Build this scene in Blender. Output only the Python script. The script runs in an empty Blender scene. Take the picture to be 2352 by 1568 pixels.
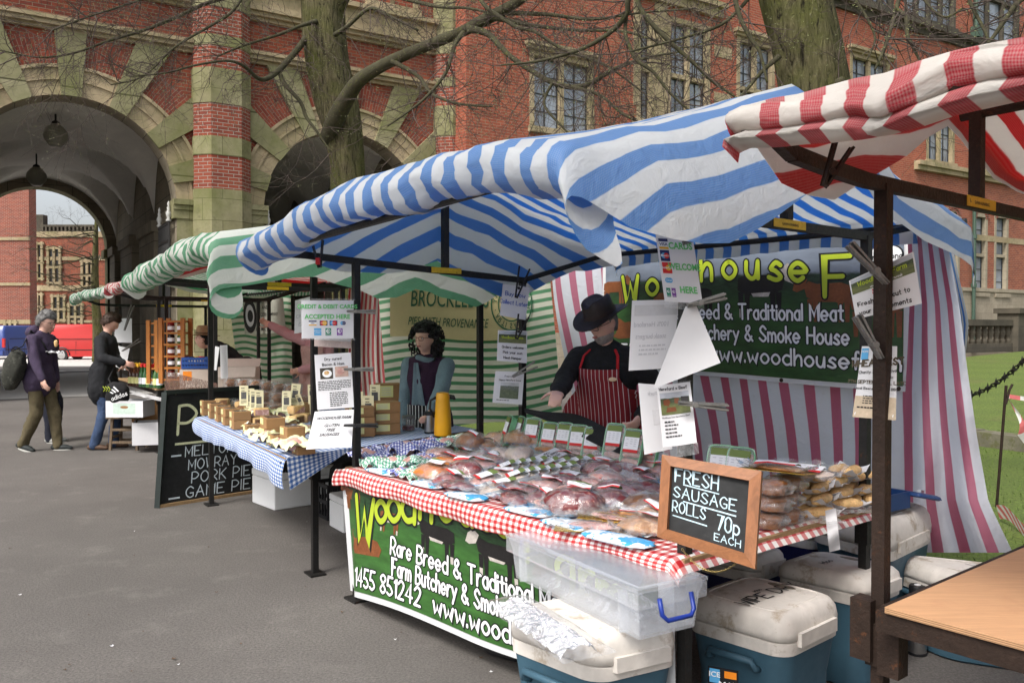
import bpy, bmesh, math, random
from mathutils import Vector, Matrix, Quaternion, noise
R = math.radians
random.seed(7)
S = bpy.context.scene
C = S.collection
V = Vector
# ------------------------------------------------------------------ camera
FPX, CX, CY, CAMZ, PITCH = 1907.0, 1176.0, 784.0, 1.55, R(0.96)
cd = bpy.data.cameras.new('camera')
cam = bpy.data.objects.new('camera', cd)
C.objects.link(cam)
cam.location = (0, 0, CAMZ)
cam.rotation_euler = (math.pi / 2 - PITCH, 0, 0)
cd.sensor_width = 36
cd.lens = FPX / 2352 * 36
cd.clip_start = .05
cd.clip_end = 2000
S.camera = cam
# ------------------------------------------------------------------ sky and sun
SUN_AZ = V((-0.62, -0.78, 0)).normalized()
SUN_EL = R(50)
w = bpy.data.worlds.new('World')
S.world = w
w.use_nodes = True
wn = w.node_tree
sky = wn.nodes.new('ShaderNodeTexSky')
sky.sky_type = 'NISHITA'
sky.sun_disc = False
sky.sun_elevation = SUN_EL
sky.sun_rotation = math.atan2(SUN_AZ.x, SUN_AZ.y)
sky.air_density = 1.0
sky.dust_density = 5.0
sky.ozone_density = 1.0
bgn = wn.nodes['Background']
hsn = wn.nodes.new('ShaderNodeHueSaturation')      # thin even cloud: hardly any blue left
hsn.inputs['Saturation'].default_value = .35
wn.links.new(sky.outputs[0], hsn.inputs['Color'])
wn.links.new(hsn.outputs[0], bgn.inputs[0])
bgn.inputs[1].default_value = .15
sd = bpy.data.lights.new('sun', 'SUN')
sd.energy = 1.5
sd.angle = R(14)
sd.color = (1, .96, .9)
so = bpy.data.objects.new('sun', sd)
C.objects.link(so)
sv = V((SUN_AZ.x * math.cos(SUN_EL), SUN_AZ.y * math.cos(SUN_EL), math.sin(SUN_EL)))
so.rotation_euler = sv.to_track_quat('Z', 'Y').to_euler()
so.location = sv * 60
S.view_settings.view_transform = 'Standard'
S.view_settings.look = 'None'
S.view_settings.exposure = 0.75
S.view_settings.gamma = 1


def at(x, y, d):
 """the point at depth d (metres along the view) seen at a place of the picture"""
 u = (CY - y) / FPX
 k = d / (math.cos(PITCH) + u * math.sin(PITCH))
 return V((k * (x - CX) / FPX, d, CAMZ + k * (u * math.cos(PITCH) - math.sin(PITCH))))


def gp(x, y, z=0.0):
 """the point at height z seen at a place of the picture"""
 u = (CY - y) / FPX
 dz = u * math.cos(PITCH) - math.sin(PITCH)
 k = (z - CAMZ) / dz
 return V((k * (x - CX) / FPX, k * (math.cos(PITCH) + u * math.sin(PITCH)), z))


# ------------------------------------------------------------------ mesh builder
MATS = {}


class MB:
 def __init__(s):
  s.v, s.f, s.uv, s.mi = [], [], [], []

 def add(s, vs, fs, uvs=None, mi=0):
  b = len(s.v)
  s.v += [V(p) for p in vs]
  for i, f in enumerate(fs):
   s.f.append([b + k for k in f])
   s.uv.append(uvs[i] if uvs else None)
   s.mi.append(mi)

 def quad(s, a, b, c, d, uv=None, mi=0):
  if uv is None:
   l1, l2 = (V(b) - V(a)).length, (V(d) - V(a)).length
   uv = [(0, 0), (l1, 0), (l1, l2), (0, l2)]
  s.add([a, b, c, d], [(0, 1, 2, 3)], [uv], mi)

 def poly(s, pts, uv=None, mi=0):
  s.add(pts, [tuple(range(len(pts)))], [uv] if uv else None, mi)

 def hexa(s, p, mi=0):
  """8 corners: 4 bottom (ccw), 4 top"""
  for f in ((0, 1, 5, 4), (1, 2, 6, 5), (2, 3, 7, 6), (3, 0, 4, 7), (4, 5, 6, 7), (3, 2, 1, 0)):
   s.quad(*[p[k] for k in f], mi=mi)

 def box(s, c, sz, rz=0, m=None, mi=0):
  hx, hy, hz = sz[0] / 2, sz[1] / 2, sz[2] / 2
  m3 = m or Matrix.Rotation(rz, 3, 'Z')
  c = V(c)
  p = [c + m3 @ V((sx * hx, sy * hy, sz_ * hz)) for sz_ in (-1, 1) for sx, sy in ((-1, -1), (1, -1), (1, 1), (-1, 1))]
  s.hexa(p, mi)

 def bar(s, a, b, wd, ht, up=(0, 0, 1), mi=0):
  a, b = V(a), V(b)
  d = (b - a).normalized()
  u = V(up)
  if abs(d.dot(u)) > .95:
   u = V((0, 1, 0)) if abs(d.y) < .9 else V((1, 0, 0))
  x = d.cross(u).normalized()
  y = x.cross(d)
  p = [q + x * sx * wd / 2 + y * sy * ht / 2 for q in (a, b) for sx, sy in ((-1, -1), (1, -1), (1, 1), (-1, 1))]
  s.hexa(p, mi)

 def rbox(s, c, sz, r=.02, rz=0, n=3, mi=0, taper=1.0, m=None):
  """box with rounded vertical corners and softened top and bottom edge"""
  m3 = m or Matrix.Rotation(rz, 3, 'Z')
  c = V(c)
  prof = [(-sz[2] / 2, r * .5), (-sz[2] / 2 + r * .5, 0), (sz[2] / 2 - r, 0), (sz[2] / 2 - r * .3, r * .3), (sz[2] / 2, r)]
  rings = []
  for z, ins in prof:
   k = 1 + (taper - 1) * (z / sz[2] + .5)
   hx, hy = sz[0] / 2 * k - ins, sz[1] / 2 * k - ins
   ring = []
   for qx, qy, a0 in ((1, 1, 0), (-1, 1, 90), (-1, -1, 180), (1, -1, 270)):
    for i in range(n + 1):
     a = R(a0 + 90 * i / n)
     ring.append(c + m3 @ V((qx * (hx - r) + r * math.cos(a), qy * (hy - r) + r * math.sin(a), z)))
   rings.append(ring)
  s.loft(rings, True, mi)

 def loft(s, rings, caps=True, mi=0, closed=True, uvs=None):
  n = len(rings[0])
  b = len(s.v)
  for r in rings:
   s.v += [V(p) for p in r]
  for i in range(len(rings) - 1):
   for j in range(n if closed else n - 1):
    k = (j + 1) % n
    s.f.append([b + i * n + j, b + i * n + k, b + (i + 1) * n + k, b + (i + 1) * n + j])
    s.uv.append([(j / n, i / len(rings)), ((j + 1) / n, i / len(rings)), ((j + 1) / n, (i + 1) / len(rings)), (j / n, (i + 1) / len(rings))])
    s.mi.append(mi)
  if caps:
   s.f.append([b + k for k in range(n)][::-1]); s.uv.append(None); s.mi.append(mi)
   s.f.append([b + (len(rings) - 1) * n + k for k in range(n)]); s.uv.append(None); s.mi.append(mi)

 def tube(s, pts, rad, n=8, caps=True, mi=0, flat=1.0, up=None):
  pts = [V(p) for p in pts]
  if not hasattr(rad, '__len__'):
   rad = [rad] * len(pts)
  rings = []
  u = None
  for i, p in enumerate(pts):
   d = (pts[min(i + 1, len(pts) - 1)] - pts[max(i - 1, 0)])
   if d.length < 1e-9:
    d = V((0, 0, 1))
   d.normalize()
   if u is None:
    u = V(up) if up else (V((0, 0, 1)) if abs(d.z) < .9 else V((1, 0, 0)))
   u = (u - d * u.dot(d))
   u = u.normalized() if u.length > 1e-6 else d.orthogonal().normalized()
   x = d.cross(u)
   rr = rad[i]
   rings.append([p + (x * math.cos(2 * math.pi * k / n) + u * math.sin(2 * math.pi * k / n) * flat) * rr for k in range(n)])
  s.loft(rings, caps, mi)

 def cap(s, a, b, ra, rb, n=12, flat=1.0, up=None):
  """tapered limb with rounded ends"""
  a, b = V(a), V(b)
  d = b - a
  L = d.length
  d = d / L if L > 1e-6 else V((0, 0, 1))
  pts, rad = [], []
  for k in range(4):
   t = R(80 - 80 * k / 3)
   pts.append(a - d * ra * math.sin(t)); rad.append(ra * math.cos(t))
  for k in range(4):
   t = R(80 * k / 3)
   pts.append(b + d * rb * math.sin(t)); rad.append(rb * math.cos(t))
  s.tube(pts, rad, n, True, 0, flat, up)

 def ell(s, c, r, m=None, nu=14, nv=9, fn=None, mi=0):
  c = V(c)
  m3 = m or Matrix.Identity(3)
  rings = []
  for i in range(nv + 1):
   t = math.pi * (i + .02) / (nv + .04)
   ring = []
   for j in range(nu):
    a = 2 * math.pi * j / nu
    p = V((math.sin(t) * math.cos(a), math.sin(t) * math.sin(a), -math.cos(t)))
    if fn:
     p = fn(p)
    ring.append(c + m3 @ V((p.x * r[0], p.y * r[1], p.z * r[2])))
   rings.append(ring)
  s.loft(rings, True, mi)

 def lathe(s, c, prof, n=16, m=None, caps=True, mi=0):
  c = V(c)
  m3 = m or Matrix.Identity(3)
  s.loft([[c + m3 @ V((r * math.cos(2 * math.pi * k / n), r * math.sin(2 * math.pi * k / n), z)) for k in range(n)] for r, z in prof], caps, mi)

 def grid(s, fn, nu, nv, uvf=None, mi=0):
  b = len(s.v)
  for j in range(nv + 1):
   for i in range(nu + 1):
    s.v.append(V(fn(i / nu, j / nv)))
  q = lambda i, j: b + j * (nu + 1) + i
  uvf = uvf or (lambda a, c: (a, c))
  for j in range(nv):
   for i in range(nu):
    s.f.append([q(i, j), q(i + 1, j), q(i + 1, j + 1), q(i, j + 1)])
    s.uv.append([uvf(i / nu, j / nv), uvf((i + 1) / nu, j / nv), uvf((i + 1) / nu, (j + 1) / nv), uvf(i / nu, (j + 1) / nv)])
    s.mi.append(mi)

 def sheet(s, fn, nu, nv, th, uvf=None):
  """a cloth of real thickness"""
  P = [[V(fn(i / nu, j / nv)) for i in range(nu + 1)] for j in range(nv + 1)]

  def nrm(i, j):
   a = P[j][min(i + 1, nu)] - P[j][max(i - 1, 0)]
   b = P[min(j + 1, nv)][i] - P[max(j - 1, 0)][i]
   n = a.cross(b)
   return n.normalized() if n.length > 1e-9 else V((0, 0, 1))
  Q = [[P[j][i] - nrm(i, j) * th for i in range(nu + 1)] for j in range(nv + 1)]
  s.grid(lambda a, c: P[round(c * nv)][round(a * nu)], nu, nv, uvf)
  s.grid(lambda a, c: Q[round(c * nv)][round((1 - a) * nu)], nu, nv, (lambda a, c: uvf(1 - a, c)) if uvf else (lambda a, c: (1 - a, c)))

 def xf(s, m):
  s.v = [m @ p for p in s.v]
  return s

 def build(s, name, mats, parent=None, smooth=False, world=True, loc=None, fix=False):
  """one mesh object; vertices are given in world space unless world=False"""
  me = bpy.data.meshes.new(name)
  vs = s.v
  o = bpy.data.objects.new(name, me)
  if parent is not None:
   o.parent = parent
   if world:
    inv = WM[parent.name].inverted()
    vs = [inv @ p for p in vs]
   WM[o.name] = WM[parent.name].copy()
  elif world:
   if loc is None and vs:
    zs = min(p.z for p in vs)
    loc = V((sum(p.x for p in vs) / len(vs), sum(p.y for p in vs) / len(vs), zs))
   loc = V(loc) if loc is not None else V((0, 0, 0))
   vs = [p - loc for p in vs]
   o.location = loc
   WM[o.name] = Matrix.Translation(loc)
  else:
   loc = V(loc) if loc is not None else V((0, 0, 0))
   o.location = loc
   WM[o.name] = Matrix.Translation(loc)
  me.from_pydata([tuple(p) for p in vs], [], s.f)
  if any(u is not None for u in s.uv):
   ul = me.uv_layers.new(name='UVMap')
   li = 0
   dat = ul.data
   for fi, f in enumerate(s.f):
    u = s.uv[fi]
    for k in range(len(f)):
     if u is not None:
      dat[li].uv = u[k]
     li += 1
  if not isinstance(mats, (list, tuple)):
   mats = [mats]
  for m in mats:
   me.materials.append(m)
  if len(mats) > 1:
   me.polygons.foreach_set('material_index', s.mi)
  if smooth:
   me.polygons.foreach_set('use_smooth', [True] * len(s.f))
  if fix:
   bm = bmesh.new(); bm.from_mesh(me)
   bmesh.ops.remove_doubles(bm, verts=bm.verts, dist=1e-5)
   bmesh.ops.recalc_face_normals(bm, faces=bm.faces)
   bm.to_mesh(me); bm.free()
  if smooth is not True and smooth:
   me.set_sharp_from_angle(angle=R(smooth))
  me.update()
  C.objects.link(o)
  return o


WM = {}


def tag(o, label=None, cat=None, group=None, kind=None):
 if label: o['label'] = label
 if cat: o['category'] = cat
 if group: o['group'] = group
 if kind: o['kind'] = kind
 return o


def thing(name, label, cat, loc=(0, 0, 0), rz=0, group=None, m=None):
 o = bpy.data.objects.new(name, None)
 o.empty_display_size = .1
 C.objects.link(o)
 o.location = loc
 o.rotation_euler = (0, 0, rz)
 WM[o.name] = Matrix.Translation(V(loc)) @ Matrix.Rotation(rz, 4, 'Z')
 if m is not None:
  WM[o.name] = Matrix.Translation(V(loc)) @ m.to_4x4()
  o.rotation_euler = m.to_euler()
 tag(o, label, cat, group)
 return o


def dup(root, loc, rz=None, label=None, group=None, rot=None, scale=None):
 def cp(o, par):
  c = o.copy()
  C.objects.link(c)
  if par is not None: c.parent = par
  for ch in o.children:
   cp(ch, c)
  return c
 r = cp(root, None)
 r.location = loc
 if rz is not None: r.rotation_euler = (0, 0, rz)
 if rot is not None: r.rotation_euler = rot
 if scale is not None: r.scale = scale
 if label: r['label'] = label
 if group: r['group'] = group
 return r


def wob(p, sc=1.0, seed=0.0):
 return noise.noise(V((p[0] * sc + seed, p[1] * sc - seed * 1.7, p[2] * sc + seed * .6)))


# ------------------------------------------------------------------ materials
def nd(nt, t, ins=None, **pr):
 n = nt.nodes.new('ShaderNode' + t)
 for k, v in pr.items():
  setattr(n, k, v)
 for k, v in (ins or {}).items():
  s = n.inputs[k]
  if isinstance(v, bpy.types.NodeSocket):
   nt.links.new(v, s)
  elif isinstance(v, bpy.types.Node):
   nt.links.new(v.outputs[0], s)
  else:
   if hasattr(s.default_value, '__len__') and len(v) == 3 and len(s.default_value) == 4:
    v = (*v, 1)
   s.default_value = v
 return n


def newmat(name):
 m = bpy.data.materials.new(name)
 m.use_nodes = True
 nt = m.node_tree
 return m, nt, nt.nodes['Principled BSDF'], nt.nodes['Material Output']


def math_(nt, op, a, b=None, c=None):
 ins = {0: a}
 if b is not None: ins[1] = b
 if c is not None: ins[2] = c
 return nd(nt, 'Math', ins, operation=op).outputs[0]


def mixc(nt, f, a, b, bt='MIX'):
 n = nd(nt, 'MixRGB', {0: f, 1: a, 2: b}, blend_type=bt)
 return n.outputs[0]


def ramp(nt, f, a, b):
 return nd(nt, 'MapRange', {0: f, 1: a, 2: b, 3: 0.0, 4: 1.0}).outputs[0]


def noi(nt, vec, sc, det=4, rough=.6):
 n = nd(nt, 'TexNoise', {'Scale': sc, 'Detail': det, 'Roughness': rough})
 if vec is not None:
  nt.links.new(vec, n.inputs['Vector'])
 return n.outputs[0]


def dark(c, k):
 return tuple(min(1, x * k) for x in c[:3])


def basic(name, col, rough=.6, var=.15, sc=9, bump=.15, metal=0, spec=.4, col2=None, thr=.58, coat=0, transl=0, rnd=.12):
 if name in MATS:
  return MATS[name]
 m, nt, b, out = newmat(name)
 tc = nd(nt, 'TexCoord').outputs['Object']
 n1 = noi(nt, tc, sc)
 c = mixc(nt, ramp(nt, n1, .3, .7), dark(col, 1 - var), dark(col, 1 + var))
 n2 = noi(nt, tc, sc * 5, 5)
 c = mixc(nt, ramp(nt, n2, .35, .75), c, dark(col, 1 - var * .8))
 if col2:
  n3 = noi(nt, tc, sc * 1.7, 6, .7)
  c = mixc(nt, ramp(nt, n3, thr, thr + .09), c, col2)
 if rnd:
  oi = nd(nt, 'ObjectInfo').outputs['Random']
  c = nd(nt, 'HueSaturation', {'Value': math_(nt, 'MULTIPLY_ADD', oi, rnd * 2, 1 - rnd), 'Color': c}).outputs[0]
 nt.links.new(c, b.inputs['Base Color'])
 b.inputs['Metallic'].default_value = metal
 b.inputs['Specular IOR Level'].default_value = spec
 b.inputs['Coat Weight'].default_value = coat
 nt.links.new(math_(nt, 'MULTIPLY_ADD', n2, .25, rough - .12), b.inputs['Roughness'])
 if bump:
  bp = nd(nt, 'Bump', {'Strength': bump, 'Distance': .01, 'Height': n2})
  nt.links.new(bp.outputs[0], b.inputs['Normal'])
 if transl:
  tr = nd(nt, 'BsdfTranslucent', {'Color': c})
  mx = nd(nt, 'MixShader', {0: transl, 1: b.outputs[0], 2: tr.outputs[0]})
  nt.links.new(mx.outputs[0], out.inputs[0])
 MATS[name] = m
 return m


def stripes(name, col, white, period, duty=.5, transl=.45, weave=260.0, dirt=.10):
 """woven plastic market sheet: stripes across UV x, metres"""
 m, nt, b, out = newmat(name)
 uv = nd(nt, 'TexCoord').outputs['UV']
 ob = nd(nt, 'TexCoord').outputs['Object']
 sx = nd(nt, 'SeparateXYZ', {0: uv})
 wv = math_(nt, 'MULTIPLY_ADD', noi(nt, ob, 3.0, 3), .014, sx.outputs[0])
 fr = math_(nt, 'FRACT', math_(nt, 'DIVIDE', wv, period))
 st = ramp(nt, math_(nt, 'ABSOLUTE', math_(nt, 'SUBTRACT', fr, .5)), duty / 2 + .012, duty / 2 - .012)
 # the weave lets white threads through the colour
 w1 = math_(nt, 'SINE', math_(nt, 'MULTIPLY', math_(nt, 'ADD', sx.outputs[0], sx.outputs[1]), weave * 2))
 w2 = math_(nt, 'SINE', math_(nt, 'MULTIPLY', math_(nt, 'SUBTRACT', sx.outputs[0], sx.outputs[1]), weave * 2))
 wm = math_(nt, 'MULTIPLY', math_(nt, 'MULTIPLY_ADD', math_(nt, 'MULTIPLY', w1, w2), .5, .5), .42)
 cc = mixc(nt, wm, col, white)
 n1 = noi(nt, ob, 2.2, 5)
 wh = mixc(nt, ramp(nt, n1, .45, .75), white, dark(white, 1 - dirt * 1.7))
 n3 = noi(nt, ob, 14, 5, .7)
 wh = mixc(nt, ramp(nt, n3, .6, .85), wh, (white[0] * .75, white[1] * .7, white[2] * .6))
 c = mixc(nt, st, wh, cc)
 nt.links.new(c, b.inputs['Base Color'])
 b.inputs['Roughness'].default_value = .42
 b.inputs['Specular IOR Level'].default_value = .35
 cr = nd(nt, 'TexNoise', {'Scale': 17.0, 'Detail': 6.0, 'Roughness': .62, 'Distortion': .7, 'Vector': ob})
 bp = nd(nt, 'Bump', {'Strength': .45, 'Distance': .02, 'Height': cr.outputs[0]})
 nt.links.new(bp.outputs[0], b.inputs['Normal'])
 tr = nd(nt, 'BsdfTranslucent', {'Color': mixc(nt, st, dark(wh_ := white, .95), dark(col, 1.15))})
 mx = nd(nt, 'MixShader', {0: transl, 1: b.outputs[0], 2: tr.outputs[0]})
 nt.links.new(mx.outputs[0], out.inputs[0])
 MATS[name] = m
 return m


def gingham(name, col, white, period, transl=.1, gloss=.5):
 m, nt, b, out = newmat(name)
 uv = nd(nt, 'TexCoord').outputs['UV']
 sx = nd(nt, 'SeparateXYZ', {0: uv})

 def st(s):
  fr = math_(nt, 'FRACT', math_(nt, 'DIVIDE', s, period))
  return ramp(nt, math_(nt, 'ABSOLUTE', math_(nt, 'SUBTRACT', fr, .5)), .262, .238)
 a, c = st(sx.outputs[0]), st(sx.outputs[1])
 f = math_(nt, 'MULTIPLY', math_(nt, 'ADD', a, c), .5)
 mid = tuple(white[i] * .25 + col[i] * .75 for i in range(3))
 c1 = mixc(nt, ramp(nt, f, 0, .5), white, mid)
 c2 = mixc(nt, ramp(nt, f, .5, 1), c1, dark(col, .8))
 nt.links.new(c2, b.inputs['Base Color'])
 b.inputs['Roughness'].default_value = gloss
 ob = nd(nt, 'TexCoord').outputs['Object']
 bp = nd(nt, 'Bump', {'Strength': .25, 'Distance': .01, 'Height': noi(nt, ob, 25, 4)})
 nt.links.new(bp.outputs[0], b.inputs['Normal'])
 MATS[name] = m
 return m


def bricks(name, c1, c2, mortar, bw=.235, rh=.078, ms=.006, grime=(.05, .04, .03), gamt=.25, bumps=.5, var=.2, algae=0):
 m, nt, b, out = newmat(name)
 uv = nd(nt, 'TexCoord').outputs['UV']
 ob = nd(nt, 'TexCoord').outputs['Object']
 br = nd(nt, 'TexBrick', {'Vector': uv, 'Color1': c1, 'Color2': c2, 'Mortar': mortar, 'Scale': 1.0, 'Mortar Size': ms, 'Mortar Smooth': .25, 'Bias': -.1, 'Brick Width': bw, 'Row Height': rh})
 n1 = noi(nt, ob, .7, 5)
 n2 = noi(nt, ob, 9, 5)
 c = mixc(nt, ramp(nt, n2, .35, .75), br.outputs[0], dark(c2, .7), 'MIX')
 c = mixc(nt, math_(nt, 'MULTIPLY', ramp(nt, n2, .4, .8), var), br.outputs[0], dark(c2, .45))
 c = mixc(nt, math_(nt, 'MULTIPLY', ramp(nt, n1, .42, .7), gamt), c, grime)
 if algae:
  n3 = noi(nt, ob, 1.1, 6, .65)
  c = mixc(nt, math_(nt, 'MULTIPLY', ramp(nt, n3, .50 - .12 * algae, .68), min(1, .35 + .4 * algae)), c, (.125, .14, .038))
  n4 = noi(nt, ob, 5, 6, .7)
  c = mixc(nt, math_(nt, 'MULTIPLY', ramp(nt, n4, .55, .75), .5), c, (.06, .055, .03))
 nt.links.new(c, b.inputs['Base Color'])
 b.inputs['Roughness'].default_value = .85
 b.inputs['Specular IOR Level'].default_value = .2
 hgt = math_(nt, 'MULTIPLY_ADD', n2, .35, math_(nt, 'SUBTRACT', 1, br.outputs[1]))
 bp = nd(nt, 'Bump', {'Strength': bumps, 'Distance': .012, 'Height': hgt})
 nt.links.new(bp.outputs[0], b.inputs['Normal'])
 MATS[name] = m
 return m


def film(name, tint=(.9, .92, .93), haze=.16, rough=.12):
 """clear plastic wrap"""
 m, nt, b, out = newmat(name)
 ob = nd(nt, 'TexCoord').outputs['Object']
 n = nd(nt, 'TexNoise', {'Scale': 24.0, 'Detail': 5.0, 'Roughness': .6, 'Distortion': 1.2, 'Vector': ob})
 bp = nd(nt, 'Bump', {'Strength': .55, 'Distance': .008, 'Height': n.outputs[0]})
 tr = nd(nt, 'BsdfTransparent', {'Color': (.97, .97, .97)})
 df = nd(nt, 'BsdfDiffuse', {'Color': tint, 'Normal': bp.outputs[0]})
 gl = nd(nt, 'BsdfGlossy', {'Color': (1, 1, 1), 'Roughness': rough, 'Normal': bp.outputs[0]})
 fr = nd(nt, 'Math', {0: math_(nt, 'POWER', nd(nt, 'LayerWeight', {'Blend': .5, 'Normal': bp.outputs[0]}).outputs['Facing'], 3.5), 1: .75, 2: .05}, operation='MULTIPLY_ADD')
 hz = math_(nt, 'MULTIPLY', ramp(nt, n.outputs[0], .35, .75), haze * 2)
 a = nd(nt, 'MixShader', {0: hz, 1: tr.outputs[0], 2: df.outputs[0]})
 g = nd(nt, 'MixShader', {0: fr.outputs[0], 1: a.outputs[0], 2: gl.outputs[0]})
 nt.links.new(g.outputs[0], out.inputs[0])
 MATS[name] = m
 return m


def clear(name, tint, op, rough=.15):
 """smooth milky clear plastic"""
 m, nt, b, out = newmat(name)
 tr = nd(nt, 'BsdfTransparent', {'Color': (.95, .96, .98)})
 df = nd(nt, 'BsdfDiffuse', {'Color': tint})
 tl = nd(nt, 'BsdfTranslucent', {'Color': tint})
 gl = nd(nt, 'BsdfGlossy', {'Color': (1, 1, 1), 'Roughness': rough})
 dt = nd(nt, 'MixShader', {0: .25, 1: df.outputs[0], 2: tl.outputs[0]})
 a = nd(nt, 'MixShader', {0: op, 1: tr.outputs[0], 2: dt.outputs[0]})
 fr = nd(nt, 'Math', {0: math_(nt, 'POWER', nd(nt, 'LayerWeight', {'Blend': .5}).outputs['Facing'], 4.0), 1: .7, 2: .04}, operation='MULTIPLY_ADD')
 g = nd(nt, 'MixShader', {0: fr.outputs[0], 1: a.outputs[0], 2: gl.outputs[0]})
 nt.links.new(g.outputs[0], out.inputs[0])
 return m


def flat(name, col, rough=.6, spec=.3):
 """ink or paper: even colour with a faint grain"""
 if name in MATS: return MATS[name]
 return basic(name, col, rough, .04, 30, .03, 0, spec, rnd=0)
# ------------------------------------------------------------------ lettering
GL = {}
for ln in '''A 034D83|1767
B 030D|~0D4D7B4808|~0848754303
C ~7B4D1B08154375
D 030D|~0D3D7A763303
E 7D0D0373|0858
F 7D0D03|0858
G ~7B4D1B08154374|747747
H 030D|737D|0878
I 030D
J ~5D553315
K 030D|7D07|2873
L 0D0373
M 030D468D83
N 030D737D
O ~4D1B08154375887B4D
P 030D|~0D4D7A4707
Q ~4D1B08154375887B4D|5582
R 030D|~0D4D7A4707|3773
S ~7B4D1B29577543 05
T 0D8D|4D43
U ~0D0714336477 7D
V 0D438D
W 0D234A638D
X 0D73|7D03
Y 0D487D|4843
Z 0D7D0373
a ~583918061433 54|5953
b 0D03|~082958665433 04
c ~58391806143354
d 6D63|~6839180614 3364
e ~066658391806143354
f ~5C3D2B23|0949
g ~58391806143354|5951|~51402001
h 0D03|~0629495753
i 0903|0B0C
j ~29211000
k 0D03|5905|2753
l 0D03
m 0903|~07294743|~47698783
n 0903|~0729485753
o ~3918061433546658 39
p 0900|~08295866543304
q 5950|~58391806143354
r 0903|~062949
s ~58391736543304
t 2C2443|0949
u ~09052344 59|5953
v 093369
w 0923476389
x 0963|6903
y 0934|6910
z 09590353
0 ~3D0B080533656 86B3D
1 0B2D23
2 ~0B3D6B4703|0363
3 ~0C3D6B38|~38653304
4 535D0676
5 6D1D08|~0838653304
6 ~6D2A0533654806
7 0D6D23
8 ~3D0B3865330538 6B3D
9 ~6A380A3D6B6513
& ~831A3D5B06144376
. 0304
, 1401
/ 036D
- 1858
' 0D0B
: 0304|0809
% 037D|0B1C|6364
* 0708'''.split('\n'):
 k, d = ln[0], ln[2:].replace(' ', '')
 out = []
 for st in d.split('|'):
  sm = st.startswith('~')
  st = st.lstrip('~')
  pts = [(int(st[i], 16), int(st[i + 1], 16) - 3) for i in range(0, len(st), 2)]
  if sm:
   res = []
   closed = pts[0] == pts[-1]
   for i in range(len(pts) - 1):
    p0 = pts[i - 1] if i else (pts[-2] if closed else pts[0])
    p3 = pts[i + 2] if i + 2 < len(pts) else (pts[1] if closed else pts[-1])
    p1, p2 = pts[i], pts[i + 1]
    for q in range(4):
     t = q / 4
     res.append(tuple(.5 * (2 * p1[k_] + (p2[k_] - p0[k_]) * t + (2 * p0[k_] - 5 * p1[k_] + 4 * p2[k_] - p3[k_]) * t * t + (3 * p1[k_] - p0[k_] - 3 * p2[k_] + p3[k_]) * t ** 3) for k_ in (0, 1)))
   res.append(pts[-1])
   pts = res
  out.append(pts)
 GL[k] = (out, max(x for s_ in out for x, y in s_))


def ribbon(mb, pts, wd, mp):
 n = len(pts)
 L, Rr = [], []
 for i in range(n):
  a, b = pts[max(i - 1, 0)], pts[min(i + 1, n - 1)]
  dx, dy = b[0] - a[0], b[1] - a[1]
  l = math.hypot(dx, dy) or 1
  nx, ny = -dy / l * wd / 2, dx / l * wd / 2
  if 0 < i < n - 1:      # mitre sharp corners
   c = pts[i]
   ax, ay = c[0] - a[0], c[1] - a[1]
   la = math.hypot(ax, ay) or 1
   k = max(.45, abs((ax * dx + ay * dy) / la / l))
   nx, ny = nx / k, ny / k
  L.append((pts[i][0] + nx, pts[i][1] + ny)); Rr.append((pts[i][0] - nx, pts[i][1] - ny))
 for i in range(n - 1):
  mb.poly([mp(*Rr[i]), mp(*Rr[i + 1]), mp(*L[i + 1]), mp(*L[i])])
 for (c, o, sg) in ((pts[0], L[0], 1), (pts[-1], Rr[-1], 1)):
  a0 = math.atan2(o[1] - c[1], o[0] - c[0])
  mb.poly([mp(c[0] + wd / 2 * math.cos(a0 + math.pi * k / 4), c[1] + wd / 2 * math.sin(a0 + math.pi * k / 4)) for k in range(5)])


def twidth(txt, h, gap=2.6):
 return sum((GL[c][1] if c in GL else 3) + gap for c in txt) * h / 10 - gap * h / 10


def write(mb, txt, x, y, h, wt, mp, align='c', gap=2.6, sx=1.0, jit=0, slope=0):
 """handwritten-looking strokes; (x, y) on the baseline, h the capital height"""
 k = h / 10
 W_ = twidth(txt, h, gap) * sx
 x0 = x - (W_ / 2 if align == 'c' else 0)
 rr = random.Random(len(txt) * 31 + 7)
 for c in txt:
  if c in GL:
   jy = rr.uniform(-jit, jit) * h
   for st in GL[c][0]:
    pts = []
    for px_, py_ in st:
     X, Y = x0 + px_ * k * sx, py_ * k + jy
     pts.append((X, y + Y + slope * (X - x)))
    ribbon(mb, pts, wt, mp)
   x0 += (GL[c][1] + gap) * k * sx
  else:
   x0 += (3 + gap) * k * sx


FC = {}


def block(mb, txt, x, y, h, mp, bold=0.0, shear=0.0, align='c', sx=1.0):
 key = (txt, bold, shear)
 if key not in FC:
  cu = bpy.data.curves.new('lettering', 'FONT')
  cu.body = txt
  cu.size = 1
  cu.offset = bold
  cu.shear = shear
  cu.resolution_u = 3
  o = bpy.data.objects.new('lettering', cu)
  C.objects.link(o)
  dg = bpy.context.evaluated_depsgraph_get()
  me = bpy.data.meshes.new_from_object(o.evaluated_get(dg))
  FC[key] = ([(v.co.x, v.co.y) for v in me.vertices], [tuple(p.vertices) for p in me.polygons])
  bpy.data.objects.remove(o)
  bpy.data.curves.remove(cu)
  bpy.data.meshes.remove(me)
 vs, fs = FC[key]
 if not vs: return
 k = h / .69
 x1 = max(v[0] for v in vs)
 x0 = x - (x1 * k * sx / 2 if align == 'c' else 0)
 mb.add([mp(x0 + a * k * sx, y + b * k) for a, b in vs], fs)


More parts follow.
